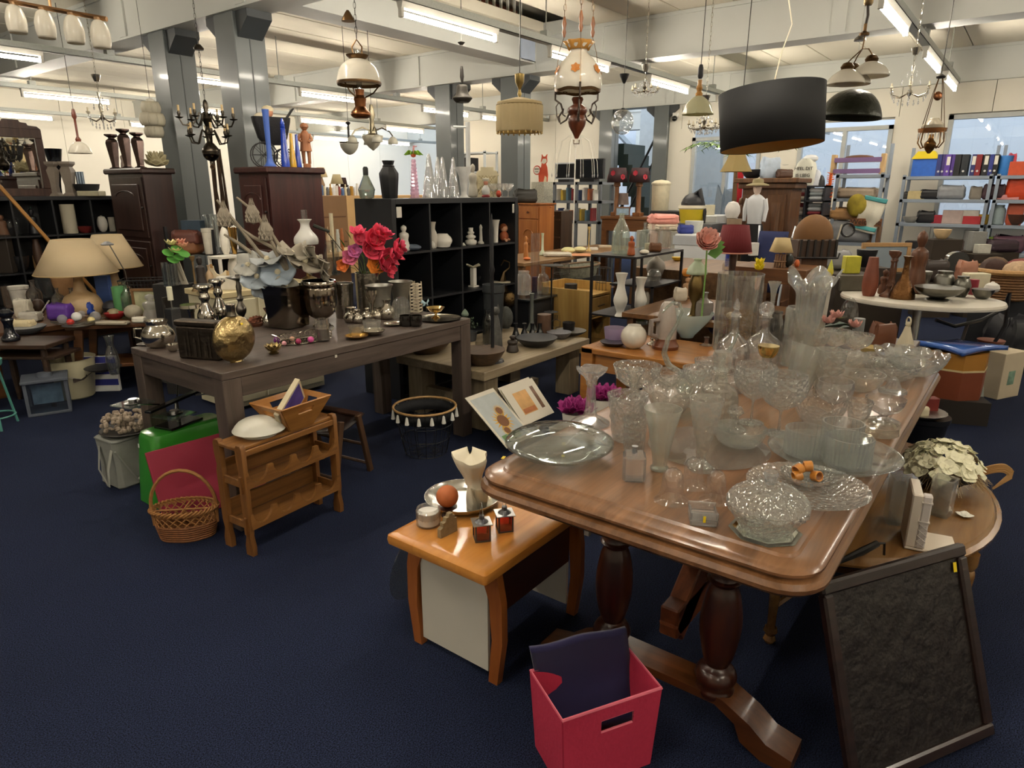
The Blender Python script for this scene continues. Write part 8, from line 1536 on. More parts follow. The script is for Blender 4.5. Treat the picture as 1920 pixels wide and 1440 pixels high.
for i,(dx,dy,cc,lb) in enumerate(((-.15,-.1,'#b59a7c','beige felt hat lying on the hamper'),(.12,-.1,'#7a3a38','red tartan scarf hanging from the hamper'),(-.05,.1,'#3a2620','dark brown fur hat on the hamper'),(.18,.1,'#5c4632','brown tweed cap on the hamper'))): MB().ball((0,0,.06),(.14,.12,.09),12,mod=lambda tt,kk,r,z_:(r*(1+.12*cos(4*tt+i)),z_)).obj('knitwear',C(cc,.9,var=.2,scale=40),loc=(hl.x+dx,hl.y+dy,zt),label=lb,cat='hat',group='hats on the hamper')
# behind the big table: wire lantern, leaf ornament, roses, lamps
fr=T('front_clutter_table','dark low table behind the glass table with roses and lantern','table',(3.85,.45,0)); ZF=.62; MB().box(0,.95,0,.68,.58,.62,.004).obj('tabletop',WOOD('#3a2c20','#544030',.4,'y'),fr)
for x in(.03,.86):
    for y in(.03,.6): MB().box(x,x+.06,y,y+.06,0,.58).obj('leg',WOOD('#3a2c20','#544030',.4,'z'),fr)
z=ZF
c=P(1693,668,z); k=dep(c)/F; t=T('wire_lantern','cream metal lantern with scroll wirework and ring top','lantern',(c.x,c.y,z+SUNK),R(30)); hh=zat(c,612)-z; Ml=C('#cfc4a8',.6); MB().lat([(24*k,0),(24*k,5*k),(20*k,6*k),(19*k,14*k),(8*k,hh*.8),(5*k,hh)],4).obj('body',Ml,t,smooth=10); MB().ball((0,0,hh+4*k),5*k,10).obj('finial',Ml,t); MB().tube([(9*k*cos(a),0,hh+8*k+9*k*sin(a)) for a in [2*pi*i/16 for i in range(16)]],1.4*k,5,closed=True).obj('ring',Ml,t)
m=MB()
for i in range(5): x=(-14+7*i)*k; m.tube([(x,-17*k,2*k),(x,-17*k,16*k),(x+3*k,-16*k,20*k),(x+5*k,-16*k,16*k)],.7*k,4)
m.obj('scroll_wire',C('#8a8270',.5),t)
for k_,nm,lb,ct_,px,yb,yt,w,cc,mt in (('soft','leaf_ornament','large brown carved leaf ornament','ornament',1650,662,607,44,'#6a3f28',None),('bowl','teal_dish','shallow yellow and cream dish','dish',1630,668,650,40,'#b9a468',None),('cyl','grey_cup','small grey enamel cup','cup',1608,625,597,20,'#8a8c8a',None),('dome','glass_cloche','clear glass cloche with a white ornament','cloche',1590,600,558,36,'#fff',GLASS('#e4e6e0',.2)),('flare','white_tall_vase','tall frosted white square vase with dark strap','vase',1535,635,518,28,'#fff',SHADE('#d9d6ca',.3,.4)),('trumpet','glass_trumpet','tall pale green glass trumpet vase','vase',1445,600,528,24,'#fff',GLASS('#d6dcc4',.4,.03,.9,.2)),('tall','silver_spoon_rest','shiny chrome bottle pourer','pourer',1525,630,588,16,'#ccc',SV)):
    I(k_,nm,lb,ct_,px,yb,yt,w,cc,z=z,mat=mt)
c=P(1570,640,z); t=T('silk_rose_spray','spray of pale pink silk roses with dark green leaves','flowers',(c.x,c.y,z+SUNK)); k=dep(c)/F
for x,zz in((-22,34),(28,26),(-8,44)):
    m=MB(); fhead(m,(0,0,0),13*k,6,cup=1.0); fhead(m,(0,0,0),8*k,5,cup=1.8); m.obj('rose',C('#dba49a',.7,var=.1),t,loc=(RT.x*x*k,RT.y*x*k,zz*k),solid=.001)
for x,zz,s in((-14,28,16),(4,30,20),(14,24,18),(-2,18,14)): MB().add([(-s*k,0,0),(0,-s*.5*k,s*.3*k),(s*k,0,0),(0,s*.5*k,s*.3*k)],[(0,1,2,3)]).obj('leaf',C('#2f4a2a',.5,var=.2),t,loc=(RT.x*x*k,RT.y*x*k,zz*k),rz=YAW)
MB().tube([(0,0,0),(0,0,24*k)],2*k,5).obj('stem',C('#3d5a30',.6),t)
# side board lamp with woven base further behind
wb=T('wooden_console','brown wooden console with craft lamps and toy figures','console',(5.05,1.5,0)); zc=.72
c=PD(1458,502,5.6); wb.location=(c.x-.1,c.y-.25,0); zc=c.z; MB().box(0,.5,0,.6,zc-.12,zc,.003).obj('top_box',WOOD('#5a3a22','#7a5230',.4,'y'),wb)
for x in(.02,.44):
    for y in(.02,.54): MB().box(x,x+.04,y,y+.04,0,zc-.12).obj('leg',WOOD('#5a3a22','#7a5230',.4,'z'),wb)
k=dep(c)/F; t=T('twig_lamp','table lamp with square cream shade on a bundle of twigs','lamp',(c.x+.05,c.y,zc+SUNK),YAW); MB().lat([(23*k,28*k),(14*k,54*k)],4,RZ(45),cap=False).obj('shade',SHADE('#dcc898',.35),t,solid=.003,smooth=10); m=MB()
for i in range(12): a=i*.52; m.tube([(9*k*cos(a),9*k*sin(a),0),(8*k*cos(a+.2),8*k*sin(a+.2),24*k)],1.8*k,5)
m.tube([(10*k*cos(a),10*k*sin(a),11*k) for a in [2*pi*i/14 for i in range(14)]],1.5*k,5,closed=True); m.obj('twig_base',C('#8a6a50',.8,var=.2,scale=40),t); MB().tube([(0,0,22*k),(0,0,50*k)],2*k,6).obj('lamp_rod',BR,t)
I('sphere','black_knob_ball','black woollen ball beside the twig lamp','ball',1478,495,475,18,'#1c201c',z=zc,u=c.x+.1); I('ball','fish_toy','small orange clownfish figurine','figurine',1494,497,487,10,'#d9703c',z=zc,u=c.x+.15)
c=PD(1550,560,4.9); t=T('parrot_toy','red and yellow plastic parrot ornament','toy',(c.x,c.y,.6206)); k=dep(c)/F; hh=c.z-.62; MB().tube([(0,0,0),(0,0,max(.02,hh+20*k))],1.5*k,5).obj('perch',C('#8a8a5a',.6),t); MB().ball((0,0,hh+30*k),(10*k,9*k,14*k),12).obj('body',C('#c22a1c',.5),t); MB().ball((0,0,hh+50*k),(7*k,6*k,9*k),10).obj('head',C('#d9c83a',.5),t); MB().lat([(5*k,0),(.5*k,16*k)],8,TR(0,0,hh+56*k)).obj('crest',C('#cfd04a',.5),t)
for s in(-1,1): MB().add([(s*8*k,0,hh+36*k),(s*26*k,0,hh+40*k),(s*12*k,0,hh+28*k)],[(0,1,2)]).obj('wing',C('#e0b82c',.5),t,solid=.003)
c=PD(1420,535,5.0); t=T('yellow_daffodil','yellow artificial flower in an orange glass','flower',(c.x,c.y,.62)); k=dep(c)/F; hh=max(.02,c.z-.62); MB().lat([(4*k,hh-8*k),(5*k,hh+14*k)],10).obj('glass',C('#b85a2c',.3),t); MB().tube([(0,0,0),(0,0,hh)],3*k,6).obj('support',C('#4a3a2a',.6),t); m=MB(); fhead(m,(0,0,hh+28*k),10*k,6,cup=1.2); fhead(m,(0,0,hh+36*k),9*k,6,cup=1.6); m.obj('petals',C('#e6cf1c',.6),t,solid=.001)
# brown bassinet pram
c=PD(1520,482,6.0); t=T('brown_pram','brown doll pram with large folding hood and slatted body','pram',(c.x,c.y,0),YAW); k=dep(c)/F; zb=c.z
MB().ball((0,0,0),(36*k,26*k,42*k),24).obj('hood_proto',C('#6e4a22',.7,var=.06),t); ho=bpy.data.objects['hood_proto']; ho.name='hood'; ho.location=(0,0,zb+36*k)
MB().box(-36*k,36*k,-26*k,26*k,zb,zb+34*k,.01).obj('body',C('#3a2616',.6,var=.1),t)
for i in range(6): MB().box((-34+i*13)*k,(-30+i*13)*k,-28*k,-26*k,zb,zb+34*k).obj('slat',C('#15110e',.5),t)
MB().tube([(-38*k,-28*k,zb+1*k),(38*k,-28*k,zb+1*k),(44*k,-20*k,zb+8*k)],2*k,6).obj('frame_rail',C('#1a1614',.4),t); MB().tube([(36*k,-14*k,zb+20*k),(44*k,-14*k,zb+60*k)],1.6*k,5).obj('handle',C('#c9c4b4',.4),t); MB().tube([(58*k+12*k*cos(a),-10*k,zb+50*k+12*k*sin(a)) for a in [2*pi*i/14 for i in range(14)]],2*k,5,closed=True).obj('steering_ring',C('#15151a',.4),t)
MB().box(-24*k,24*k,-18*k,18*k,0,zb).obj('pram_plinth',WOOD('#4a2f1c','#6a4628',.5,'z'),t)
# ---------------------------------------------------------------- bric-a-brac between pram and white table
for kd,nm,lb,ct_,px,pb,pt,w,cc,d,mt in (('frame','whiteboard','pine framed grey board behind the carved vases','board',1655,510,455,92,'#b08a5c',7.0,None),('plate','black_pan','black frying pan standing on edge','pan',1622,500,468,36,'#15151a',6.6,None),('box','yellow_box','tilted yellow and black box of powder','box',1594,512,480,28,'#c9c23a',6.2,None),('soft','grey_clothes','heap of grey and white clothes','clothes',1560,505,470,60,'#8a8a8c',6.6,None),('box','grey_bin','tall grey plastic bin below the shelf','bin',1828,470,434,26,'#8f8f8c',8.6,None),('soft','dark_bags','pile of dark purple handbags','bags',1870,472,450,60,'#3a2a34',8.6,None),('bowl','cream_hat','cream bowler hat on a small stool','hat',1765,448,430,30,'#d9bd92',8.4,None),('box','white_crate','white perforated crate below the grey shelving','crate',1840,475,458,24,'#cfccc0',8.4,None)):
    c=PD(px,pb,d); h0=c.z
    I(kd,nm,lb,ct_,px,pb,pt,w,cc,u=c.x,z=h0,mat=mt,depth=C('#8a97a0',.4) if kd=='frame' else None)
    MB().box(-.18,.18,-.14,.14,0,h0-.001).obj('display_crate',C('#33291f',.8,var=.1),loc=(c.x,c.y,0),rz=YAW,label='dark display crate below the '+lb.split(' on ')[0].split(' standing')[0].split(' behind')[0],cat='crate',group='display crates')
# ================================================================ metal shelving along the right wall
Msh=C('#8f9aa8',.45,.2,var=.04); US=11.25
def rack(lb,u,v0,v1,d,zs,group='grey metal shelving'):
    t=T('metal_shelving',lb,'shelving',(u,v0,0),0,group); W=v1-v0; top=zs[-1]
    for x in(0,d-.04):
        for y in(0,W-.04): MB().box(x,x+.04,y,y+.04,0,top+(.02 if x==0 else .4)).obj('upright',Msh,t,smooth=0)
    for z in zs: MB().box(0,d,0,W,z-.045,z,.003).obj('shelf',Msh,t)
    return t
zz=[PU(1780,y,US).z for y in (418,373,328)]
def sz(y): return PU(1780,y,US).z
zs=[.25,sz(470),sz(420),sz(374),sz(330)]
va,vb,vc=PU(1690,350,US).y,PU(1862,350,US).y,PU(1862,350,US).y-1.55
rack('grey metal shelving bay with binders on top next to the blue bin',US,vb+.02,va,.5,zs); rack('grey metal shelving bay beside the window with red crates',US,vc,vb-.02,.5,zs)
UI=US+.14
def onshelf(kd,nm,lb,ct_,px,py,pt,w,cc,row,mt=None,depth=None,u=UI):
    return I(kd,nm,lb,ct_,px,py,pt,w,cc,u=u,z=zs[row],mat=mt,depth=depth,rz=-90)
o=onshelf('box','recycling_bin','blue plastic bin with a yellow domed lid','bin',1732,328,298,40,'#2a62c0',4); W=.0
c=Vector(o.location); MB().pri([(-.17,0),(.17,0),(.1,.1),(-.1,.1)],-.11,.11,TR(0,0,.232)@Matrix.Rotation(pi/2,4,'X')).obj('yellow_lid',C('#e0c81c',.5),o)
for i,(px,w,cc,lb) in enumerate(((1760,9,'#2a3270','navy ring binder next to the blue bin'),(1767,7,'#3a2a6a','dark violet ring binder'),(1776,11,'#5a3a9a','purple ring binder with a white label'),(1784,7,'#4a2f80','violet ring binder beside the black file'),(1794,12,'#17181c','broad black file box'),(1806,13,'#1a2026','black file box with a blue foot'),(1823,8,'#2a2c66','navy ring binder with a white label'),(1832,10,'#7a1c22','dark red ring binder'),(1846,10,'#16171b','black ring binder with white label'),(1856,8,'#2a3480','royal blue ring binder'),(1864,9,'#15171c','black ring binder at the end of the row'))):
    o=onshelf('box','ring_binder',lb,'binder',px,328,290,w,cc,4,depth=.26)
    if 'label' in lb or 'end' in lb: MB().box(-.02,.02,-.1315,-.1302,.14,.25).obj('spine_label',C('#d9d6cc',.6),o)
    if 'broad' not in lb: MB().lat([(.011,0),(.014,.001)],10,TR(0,-.131,.06)@RX(90)).obj('finger_hole',C('#c9c9c9',.4),o)
    o['group']='ring binders on the shelving'
onshelf('cyl','blue_tub','light blue round plastic tub','tub',1880,327,292,26,'#3f86d6',4); onshelf('box','orange_crate','orange-red plastic crate of toys','crate',1908,325,303,34,'#c9502c',4); onshelf('soft','red_toy','pink and red plastic toy on the crate','toy',1897,303,289,14,'#cf4a5c',4)
for kd,nm,lb,ct_,px,yb,yt,w,cc,row in (('soft','cap','dark cap on the upper shelf','cap',1702,372,360,20,'#33312e',3),('box','cream_box_small','cream cardboard box on the upper shelf','box',1718,372,358,28,'#c9b888',3),('box','violet_box','little violet box before the cream one','box',1715,373,366,12,'#5a5488',3),('soft','black_plush','heap of black plush','plush',1742,372,356,32,'#15151a',3),('soft','silver_toys','jumble of silver toys','toys',1782,372,348,44,'#8a8d92',3),('soft','grey_bust','grey stuffed animal','plush',1828,372,350,20,'#8d857a',3),('soft','dark_wigs','dark curly wigs','wig',1862,371,346,36,'#3a1f2a',3),('soft','orange_pouch','hanging orange plastic bag','bag',1905,372,330,36,'#c9421c',3),('box','pink_tray','pink tray of jewellery','tray',1890,371,365,34,'#c98a8a',3),
   ('bowl','clear_tray','clear plastic tray','tray',1707,415,406,28,'#a9a59a',2),('soft','black_straps','tangle of black straps','straps',1735,415,396,30,'#18181c',2),('box','red_magazines','red boxes stacked on the middle shelf','box',1758,415,403,24,'#a82a3a',2),('box','magazine_stack','stack of pink magazines in a clear bin','magazines',1785,414,394,32,'#b5a29c',2),('box','red_case','flat red case','case',1822,413,405,28,'#b02c34',2),('box','white_game','pile of white game boxes','games',1820,405,394,26,'#c9c4ba',2),('box','yellow_case','yellow plastic case','case',1843,412,402,16,'#cfa630',2),('jar','water_jug','large clear plastic drinks jar','jar',1868,412,384,26,'#8fa0a4',2),('bowl','basket_brown','brown oval basket on the middle shelf','basket',1905,411,402,32,'#4a2c20',2),('soft','orange_bag','orange printed bag','bag',1903,402,380,26,'#b8553a',2),
   ('box','black_rails','row of black boots','boots',1720,462,452,40,'#1f1d20',1),('soft','knit_pile','pile of dark knitwear','knitwear',1785,462,448,40,'#4a3a38',1),('cyl','speaker_drum','grey cylinder speaker','speaker',1818,462,432,26,'#8a8a88',1),('soft','green_bag','lime green pouch','pouch',1850,460,444,20,'#8fb02c',1),('soft','patterned_bags','patterned purple bags','bags',1890,460,442,50,'#5a3a4a',1)):
    onshelf(kd,nm,lb+(' on the grey shelving' if 'shelf' not in lb and 'before' not in lb else ''),ct_,px,yb,yt,w,cc,row)
# smaller bay with lilac cot shelf
UB=10.3; v0,v1=PU(1655,350,UB).y,PU(1565,350,UB).y
zb_=[.3,PU(1610,455,UB).z,PU(1610,372,UB).z,PU(1610,327,UB).z]
zsave=zs; rack('narrow metal shelving bay with a lilac doll bunk on top',UB,v0,v1,.45,zb_)
c=PU(1607,326,UB+.12); k=dep(c)/F; t=T('doll_bunk','lilac and pine wooden doll bunk bed','doll bed',(c.x,c.y,zb_[3]+SUNK),-pi/2); Mpn=C('#c9a878',.6,var=.1)
for x in(-46,38): MB().box(x*k,(x+7)*k,-10*k,10*k,0,36*k,.003).obj('post_board',Mpn,t)
for z in(2,22): MB().box(-40*k,40*k,-12*k,-9*k,z*k,(z+8)*k).obj('lilac_rail',C('#7a5f8c',.6),t); MB().box(-40*k,40*k,-9*k,10*k,z*k,(z+2)*k).obj('bed_base',Mpn,t)
MB().ball((0,0,30*k),(26*k,8*k,5*k),12).obj('brown_cushion',C('#5a3a28',.8),t)
for i,(kd,nm,lb,ct_,px,yb,yt,w,cc,row) in enumerate((('soft','towel_heap','heap of beige and grey hats','hats',1605,372,352,70,'#9a8a78',2),('soft','orange_cloth','orange and grey folded clothes','clothes',1590,412,390,70,'#b58a5a',1),('soft','grey_blanket','grey blanket bundle in the lower bay','blanket',1590,455,415,76,'#8d8f92',1),('box','wooden_tray_stack','stack of wooden trays and cards','trays',1625,440,424,44,'#7a5a40',1))):
    I(kd,nm,lb,ct_,px,yb,yt,w,cc,u=UB+.15,z=zb_[row] if i!=1 else None,rz=-90)
c=PU(1551,385,UB-.1); zt=zat(c,325); m=MB()
for i in range(90):
    z=c.z+(zt-c.z)*random.random(); a=random.random()*6.28; m.tube([(0,0,z-c.z),(.05*cos(a),.05*sin(a),z-c.z+.015)],.004,3)
m.tube([(0,0,0),(0,0,zt-c.z)],.02,6); m.obj('orange_boa',C('#d9662c',.9,var=.15),loc=tuple(c),label='fluffy orange feather boa hanging from the shelving post',cat='boa',kind='stuff')
c=PU(1630,410,UB-.06); k=dep(c)/F; t=T('bath_towel','white terry towel with aqua borders hanging on the shelving','towel',(c.x,c.y,c.z),0); f=lambda y0,y1:[(0.012*sin(6*u_),0,0) for u_ in range(2)]
def tow(u,v): return (.02*sin(7*u)+.015*sin(9*v),(.5-u)*38*k-(v-.5)*14*k,(v-.4)*62*k+(u-.5)*-8*k)
MB().grid(tow,12,12).obj('cloth',C('#e0dccb',.9,var=.04,scale=60),t,solid=.012);
for v_ in(.06,.9): MB().grid(lambda u,v,v_=v_:(tow(u,v_+v*.12)[0]-.012,)+tow(u,v_+v*.12)[1:],12,3).obj('aqua_border',C('#5fb4b8',.9),t,solid=.006)
c=PU(1606,385,UB-.05); k=dep(c)/F; MB().ball((0,0,0),(.05,17*k,21*k),16).obj('round_cushion',C('#8f7f2a',.9,var=.6,scale=7),loc=tuple(c),label='round green and yellow plush cushion hanging beside the towel',cat='cushion')
c=PU(1622,424,UB-.05); k=dep(c)/F; t=T('welcome_sign','brown wooden sign with the word Welcome hanging on the shelving','sign',(c.x,c.y,c.z),0); MB().box(-.012,.012,-27*k,27*k,0,14*k,.003).obj('plank',WOOD('#6a3f22','#8a5a34',.5,'y'),t)
def text(s,t,loc,rot,size,mt,name='lettering'):
    cu=bpy.data.curves.new(name,'FONT'); cu.body=s; cu.size=size; cu.align_x='CENTER'; cu.align_y='CENTER'; cu.extrude=.001; cu.materials.append(mt); o0=bpy.data.objects.new(name,cu); COL.objects.link(o0); me=bpy.data.meshes.new_from_object(o0.evaluated_get(bpy.context.evaluated_depsgraph_get())); bpy.data.objects.remove(o0); o=bpy.data.objects.new(name,me); COL.objects.link(o); o.parent=t; o.location=loc; o.rotation_euler=rot; return o
text('Welcome',t,(-.0135,0,7*k),(pi/2,0,-pi/2),13*k,C('#1a120c',.7))
# linen stacks
UL=9.9; v0,v1=PU(1545,380,UL).y,PU(1478,380,UL).y; zL=[.5,PU(1510,432,UL).z,PU(1510,404,UL).z,PU(1510,376,UL).z,PU(1510,348,UL).z]
t=T('linen_shelf','dark open shelf stacked with white and grey folded linen','shelf',(UL,v0,0)); W=v1-v0
for y in(0,W*.52,W-.02): MB().box(0,.4,y,y+.02,0,zL[4]).obj('upright',C('#2a2c34',.5),t)
for z in zL: MB().box(0,.4,0,W,z-.02,z).obj('shelf',C('#2a2c34',.5),t)
for row in range(1,4):
    for half in (0,1):
        for j in range(3):
            hh=(zL[row+1]-zL[row])*.27; y=v0+W*(.27 if half==0 else .76)
            MB().box(-.16,.16,-W*.21,W*.21,0,hh,.02).obj('folded_sheet',C(('#b9bec4','#d6d8da','#8f979c','#c9c2b4','#dfe2e8','#7a2a34')[(row*2+half*3+j*2)%6 if not(row==2 and j==0 and half==0) else 5],.85,var=.05),loc=(UL+.2,y,zL[row]+SUNK+j*(hh+.002)),label=('lower','middle','upper')[row-1]+' shelf folded '+('sheet in the stack by the wardrobe','towel in the stack by the feather boa')[1-half],cat='linen',group='folded linen stacks')
c=PU(1508,348,UL+.1); k=dep(c)/F; t=T('cotton_tote','stuffed white cotton bag printed with black letters','bag',(c.x,c.y,zL[4]+SUNK),0); loft([[(x,y,z*k) for x,y in rrect(-.1,.1,-a*k,a*k,.06,0,4)] for a,z in((18,0),(20,8),(19,24),(15,40),(8,48))]).obj('bag',C('#d3d3c6',.85,var=.06,bump=.2),t); MB().ball((0,-6*k,48*k),(.06,14*k,7*k),10).obj('plastic_top',C('#e6e8ea',.4),t)
text('HEEL DIT',t,(-.105,1*k,30*k),(pi/2,0,-pi/2),8*k,C('#17181a',.7)); text('IS LEEG',t,(-.108,1*k,18*k),(pi/2,0,-pi/2),8*k,C('#17181a',.7))
for px,yt,w,cc,lb in ((1530,318,20,'#c9cdd6','pale yellow and white baseball cap'),(1524,330,14,'#6a6a78','grey baseball cap below the pale one'),(1538,328,16,'#15161c','black baseball cap on the linen shelf')): I('dome','baseball_cap',lb,'cap',px,347,yt,w,cc,u=UL+.1,z=zL[4],group='baseball caps')
# carved oak wardrobe
UC=9.2; v0,v1=PU(1485,360,UC).y,PU(1392,360,UC).y; zt=PU(1440,334,UC).z; t=T('carved_wardrobe','carved brown oak wardrobe with wide cornice','wardrobe',(UC,v0,0)); W=v1-v0; Mcw=WOOD('#4a2f1c','#6b4728',.45,'z',2.5,.15)
MB().box(0,.45,0,W,.08,zt-.12,.004).obj('carcass',Mcw,t); MB().box(-.1,.5,-.1,W+.1,zt-.06,zt,.01).obj('cornice',Mcw,t); MB().box(-.05,.48,-.05,W+.05,zt-.13,zt-.06,.01).obj('frieze',Mcw,t); MB().box(-.03,.47,-.03,W+.03,0,.1).obj('plinth',Mcw,t)
for i in range(2):
    d=MB().box(-.02,0,.06+i*W*.5,W*.5-.02+i*W*.5,.14,zt-.2,.004).obj('door',Mcw,t); y0=.12+i*W*.5; y1=W*.5-.08+i*W*.5
    MB().add([(-.022,y0,.25),(-.022,y1,.25),(-.022,y1,zt-.3),(-.022,y0,zt-.3),(-.05,(y0+y1)/2-.02,.5),(-.05,(y0+y1)/2+.02,.5),(-.05,(y0+y1)/2+.02,zt-.55),(-.05,(y0+y1)/2-.02,zt-.55)],[(0,4,5,1),(1,5,6,2),(2,6,7,3),(3,7,4,0),(4,7,6,5)]).obj('raised_panel',Mcw,d,smooth=10)
for i in range(14): MB().ball((-.03,W+.0,.2+i*(zt-.4)/14),(.02,.03,.05),6).obj('carved_bead',Mcw,t)
for kd,nm,lb,ct_,px,yt,w,cc in (('bowl','wicker_bowl','dark wicker bowl on the wardrobe','bowl',1410,318,40,'#1c1e22'),('soft','denim_shirt','pale blue shirt draped on the wardrobe','shirt',1442,296,34,'#b9c9dc'),('soft','brown_satchel','brown leather satchel on the wardrobe','bag',1470,318,28,'#4a2f20'),('sphere','alarm_clock','small white fan on the satchel','fan',1470,308,12,'#dcdcd4')):
    I(kd,nm,lb,ct_,px,334,yt,w,cc,u=UC+.15,z=zt if nm!='alarm_clock' else zt+.16)
# mannequin
c=PU(1408,480,8.7); k=dep(c)/F; t=T('shop_mannequin','female shop mannequin in straw hat, white blouse and black skirt','mannequin',(c.x,c.y,0),-pi/2); zz=lambda y:zat(c,y)
MB().lat(smo([(.2,0),(.2,zz(470)*.6),(.17,zz(430)),(.13,zz(420))],2),18,Matrix.Diagonal((1,.7,1,1))).obj('skirt',C('#101116',.8),t)
MB().lat(smo([(.13,zz(422)),(.14,zz(405)),(.17,zz(385)),(.15,zz(372)),(.05,zz(364))],2),18,Matrix.Diagonal((1,.6,1,1))).obj('blouse',C('#d3d6da',.8,var=.04),t); MB().lat([(.045,zz(366)),(.042,zz(358))],12).ball((0,0,zz(350)),(.075,.09,.105),14).ball((0,-.085,zz(350)),(.012,.02,.02),6).obj('head_form',C('#d9c2b4',.6),t)
MB().lat([(.2,zz(348)),(.19,zz(346)),(.1,zz(343)),(.09,zz(336)),(.02,zz(334))],24).obj('straw_hat',C('#8f8462',.8),t)
for s in(-1,1): MB().tube([(s*.15,0,zz(374)),(s*.19,0,zz(392)),(s*.18,-.03,zz(415))],[.05,.045,.03],8).obj('arm',C('#d3d6da',.8),t)
t.scale=(.68,.68,1)
# stroller
c=PU(1440,500,7.9); k=dep(c)/F; t=T('navy_stroller','folded navy stroller with silver frame','stroller',(c.x,c.y,0),-pi/2); h_=zat(c,425)
for s in(-1,1): MB().tube([(s*.2,-.2,.05),(s*.15,.1,h_*.6),(s*.2,.2,h_)],.014,6).obj('frame_tube',METAL('#b5bac2',.3),t); MB().tube([(s*.2,-.2+.08*cos(a),.08+.08*sin(a)) for a in [2*pi*i/14 for i in range(14)]],.018,6,closed=True).obj('wheel',C('#17181c',.6),t)
MB().grid(lambda u,v:((u-.5)*.32,.1-.2*v+.1*v*v,h_*.95-v*h_*.6),6,8).obj('seat_cloth',C('#1a2450',.8),t,solid=.02)
# washing machines and plastic tubs
def whitebox(name,lb,px0,px1,yt,u,col='#d9dcde'):
    a=PU(px0,400,u).y; b=PU(px1,400,u).y; zt=PU((px0+px1)/2,yt,u).z; t=T(name,lb,'appliance',(u,b,0)); MB().box(0,.5,0,a-b,0,zt,.01).obj('casing',C(col,.35,var=.02),t); return t,a-b,zt
t,W,zt=whitebox('washing_machine','white front-loading washing machine with round door',1345,1268,440,7.6); MB().lat([(W*.34,0),(W*.34,.02),(W*.26,.03)],28,TR(0,W*.5,zt*.55)@RY(-90)).obj('door_ring',C('#c9ccce',.3),t); MB().lat([(W*.26,0),(W*.2,.02),(.01,.03)],24,TR(-.012,W*.5,zt*.55)@RY(-90)).obj('door_glass',C('#2a2f36',.1,coat=.5),t); MB().box(-.006,0,.02,W-.02,zt-.12,zt-.02).obj('control_panel',C('#b9bec4',.4),t)
zw=zt
for kd,nm,lb,ct_,px,yb,yt,w,cc,u,z_ in (('soft','iron_board_iron','blue and white steam iron','iron',1285,440,422,28,'#2a3a8a',7.7,zw),('tumbler','glass_bowl_tub','translucent plastic tub','tub',1300,440,414,34,'#c9ccc4',7.9,zw)): I(kd,nm,lb+' on the washing machine',ct_,px,yb,yt,w,cc,u=u,z=z_)
bx_=T('black_chest','black chest of boxes under the cream barrel','chest',(9.0,PU(1290,400,9.0).y,0)); zt=PU(1250,396,9.0).z; a=PU(1218,400,9.0).y-PU(1290,400,9.0).y; MB().box(0,.5,0,a,0,zt,.006).obj('chest_body',C('#1b1c20',.6),bx_)
I([(.86,0),(.9,.02),(.97,.84),(1.04,.85),(1.04,.9),(.7,.97),(.05,1)],'plastic_barrel','large cream plastic barrel with domed lid','barrel',1237,394,337,36,'#d9d0b4',u=9.2,z=zt,rough=.4,seg=32)
c=PU(1296,418,8.6); h0=c.z; k=dep(c)/F; t=T('yellow_tub','yellow plastic tub with white rim and a black sack','tub',(c.x,c.y,h0),0); MB().lat([(20*k,0),(24*k,26*k)],24).obj('tub_body',C('#c9b42a',.4),t); MB().lat([(24*k,25*k),(26*k,27*k),(25*k,32*k),(23*k,32*k)],24).obj('rim',C('#d9d3bc',.4),t); MB().ball((0,0,36*k),(22*k,20*k,18*k),16,mod=lambda tt,kk,r,z_:(r*(1+.08*cos(5*tt+8*kk)),z_)).tube([(0,8*k,40*k),(0,-12*k,58*k),(0,-24*k,20*k),(0,-26*k,-4*k)],[8*k,6*k,4*k,1*k],7).obj('black_sack',C('#26272c',.5,var=.2),t)
MB().box(-.3,.3,-.35,.35,0,h0-.001).obj('grey_trolley',C('#5a5c60',.6),loc=(c.x+.1,c.y,0),label='grey trolley under the yellow plastic tub',cat='trolley')
c=PU(1245,432,8.0);
for i,(yb,yt,w,cc,lb) in enumerate(((432,418,52,'#d9cdb8','cream pillow under the pink ones'),(420,402,54,'#e0968a','pink pillow on the pile above the ironing table'))): I('soft','pillow',lb,'pillow',1243,yb,yt,w,cc,u=8.0,z=None,depth=.3,group='pillows')
MB().box(-.2,.2,-.3,.3,0,PU(1243,432,8.0).z-.002).obj('ironing_table',C('#a9a69a',.6),loc=(8.05,c.y,0),label='grey ironing table under the pillows',cat='table')
t,W,zt=whitebox('white_freezer','small white freezer with a cream radio on top',1345,1316,404,8.9); I('box','cream_radio','cream plastic storage tin on the freezer','tin',1328,404,384,20,'#d6cfb4',u=9.05,z=zt)
I('soft','duvet_roll','blue-grey quilt standing in the glass door','quilt',1350,480,362,26,'#7a8a9c',u=11.6,z=0,depth=.5); I('pot','cane_basket','tall cane laundry basket near the glass door','basket',1372,470,410,26,'#8a7660',u=8.3,z=0); I('egg','plastic_laundry','white plastic wrapped laundry in the cane basket','laundry',1372,412,377,28,'#cfccc8',u=8.3)
t=T('red_banner','narrow red cloth hanging beside the glass door','banner',(11.7,PU(1385,330,11.7).y,PU(1385,390,11.7).z)); MB().grid(lambda u,v:(.03*sin(9*u),(u-.5)*.16,v*.75),8,4).obj('cloth',C('#b01c28',.8),t,solid=.01); MB().tube([(0,-.1,.75),(0,.1,.75)],.01,5).tube([(0,0,.75),(.3,0,.9)],.008,5).obj('hanging_rod',PEW,t)
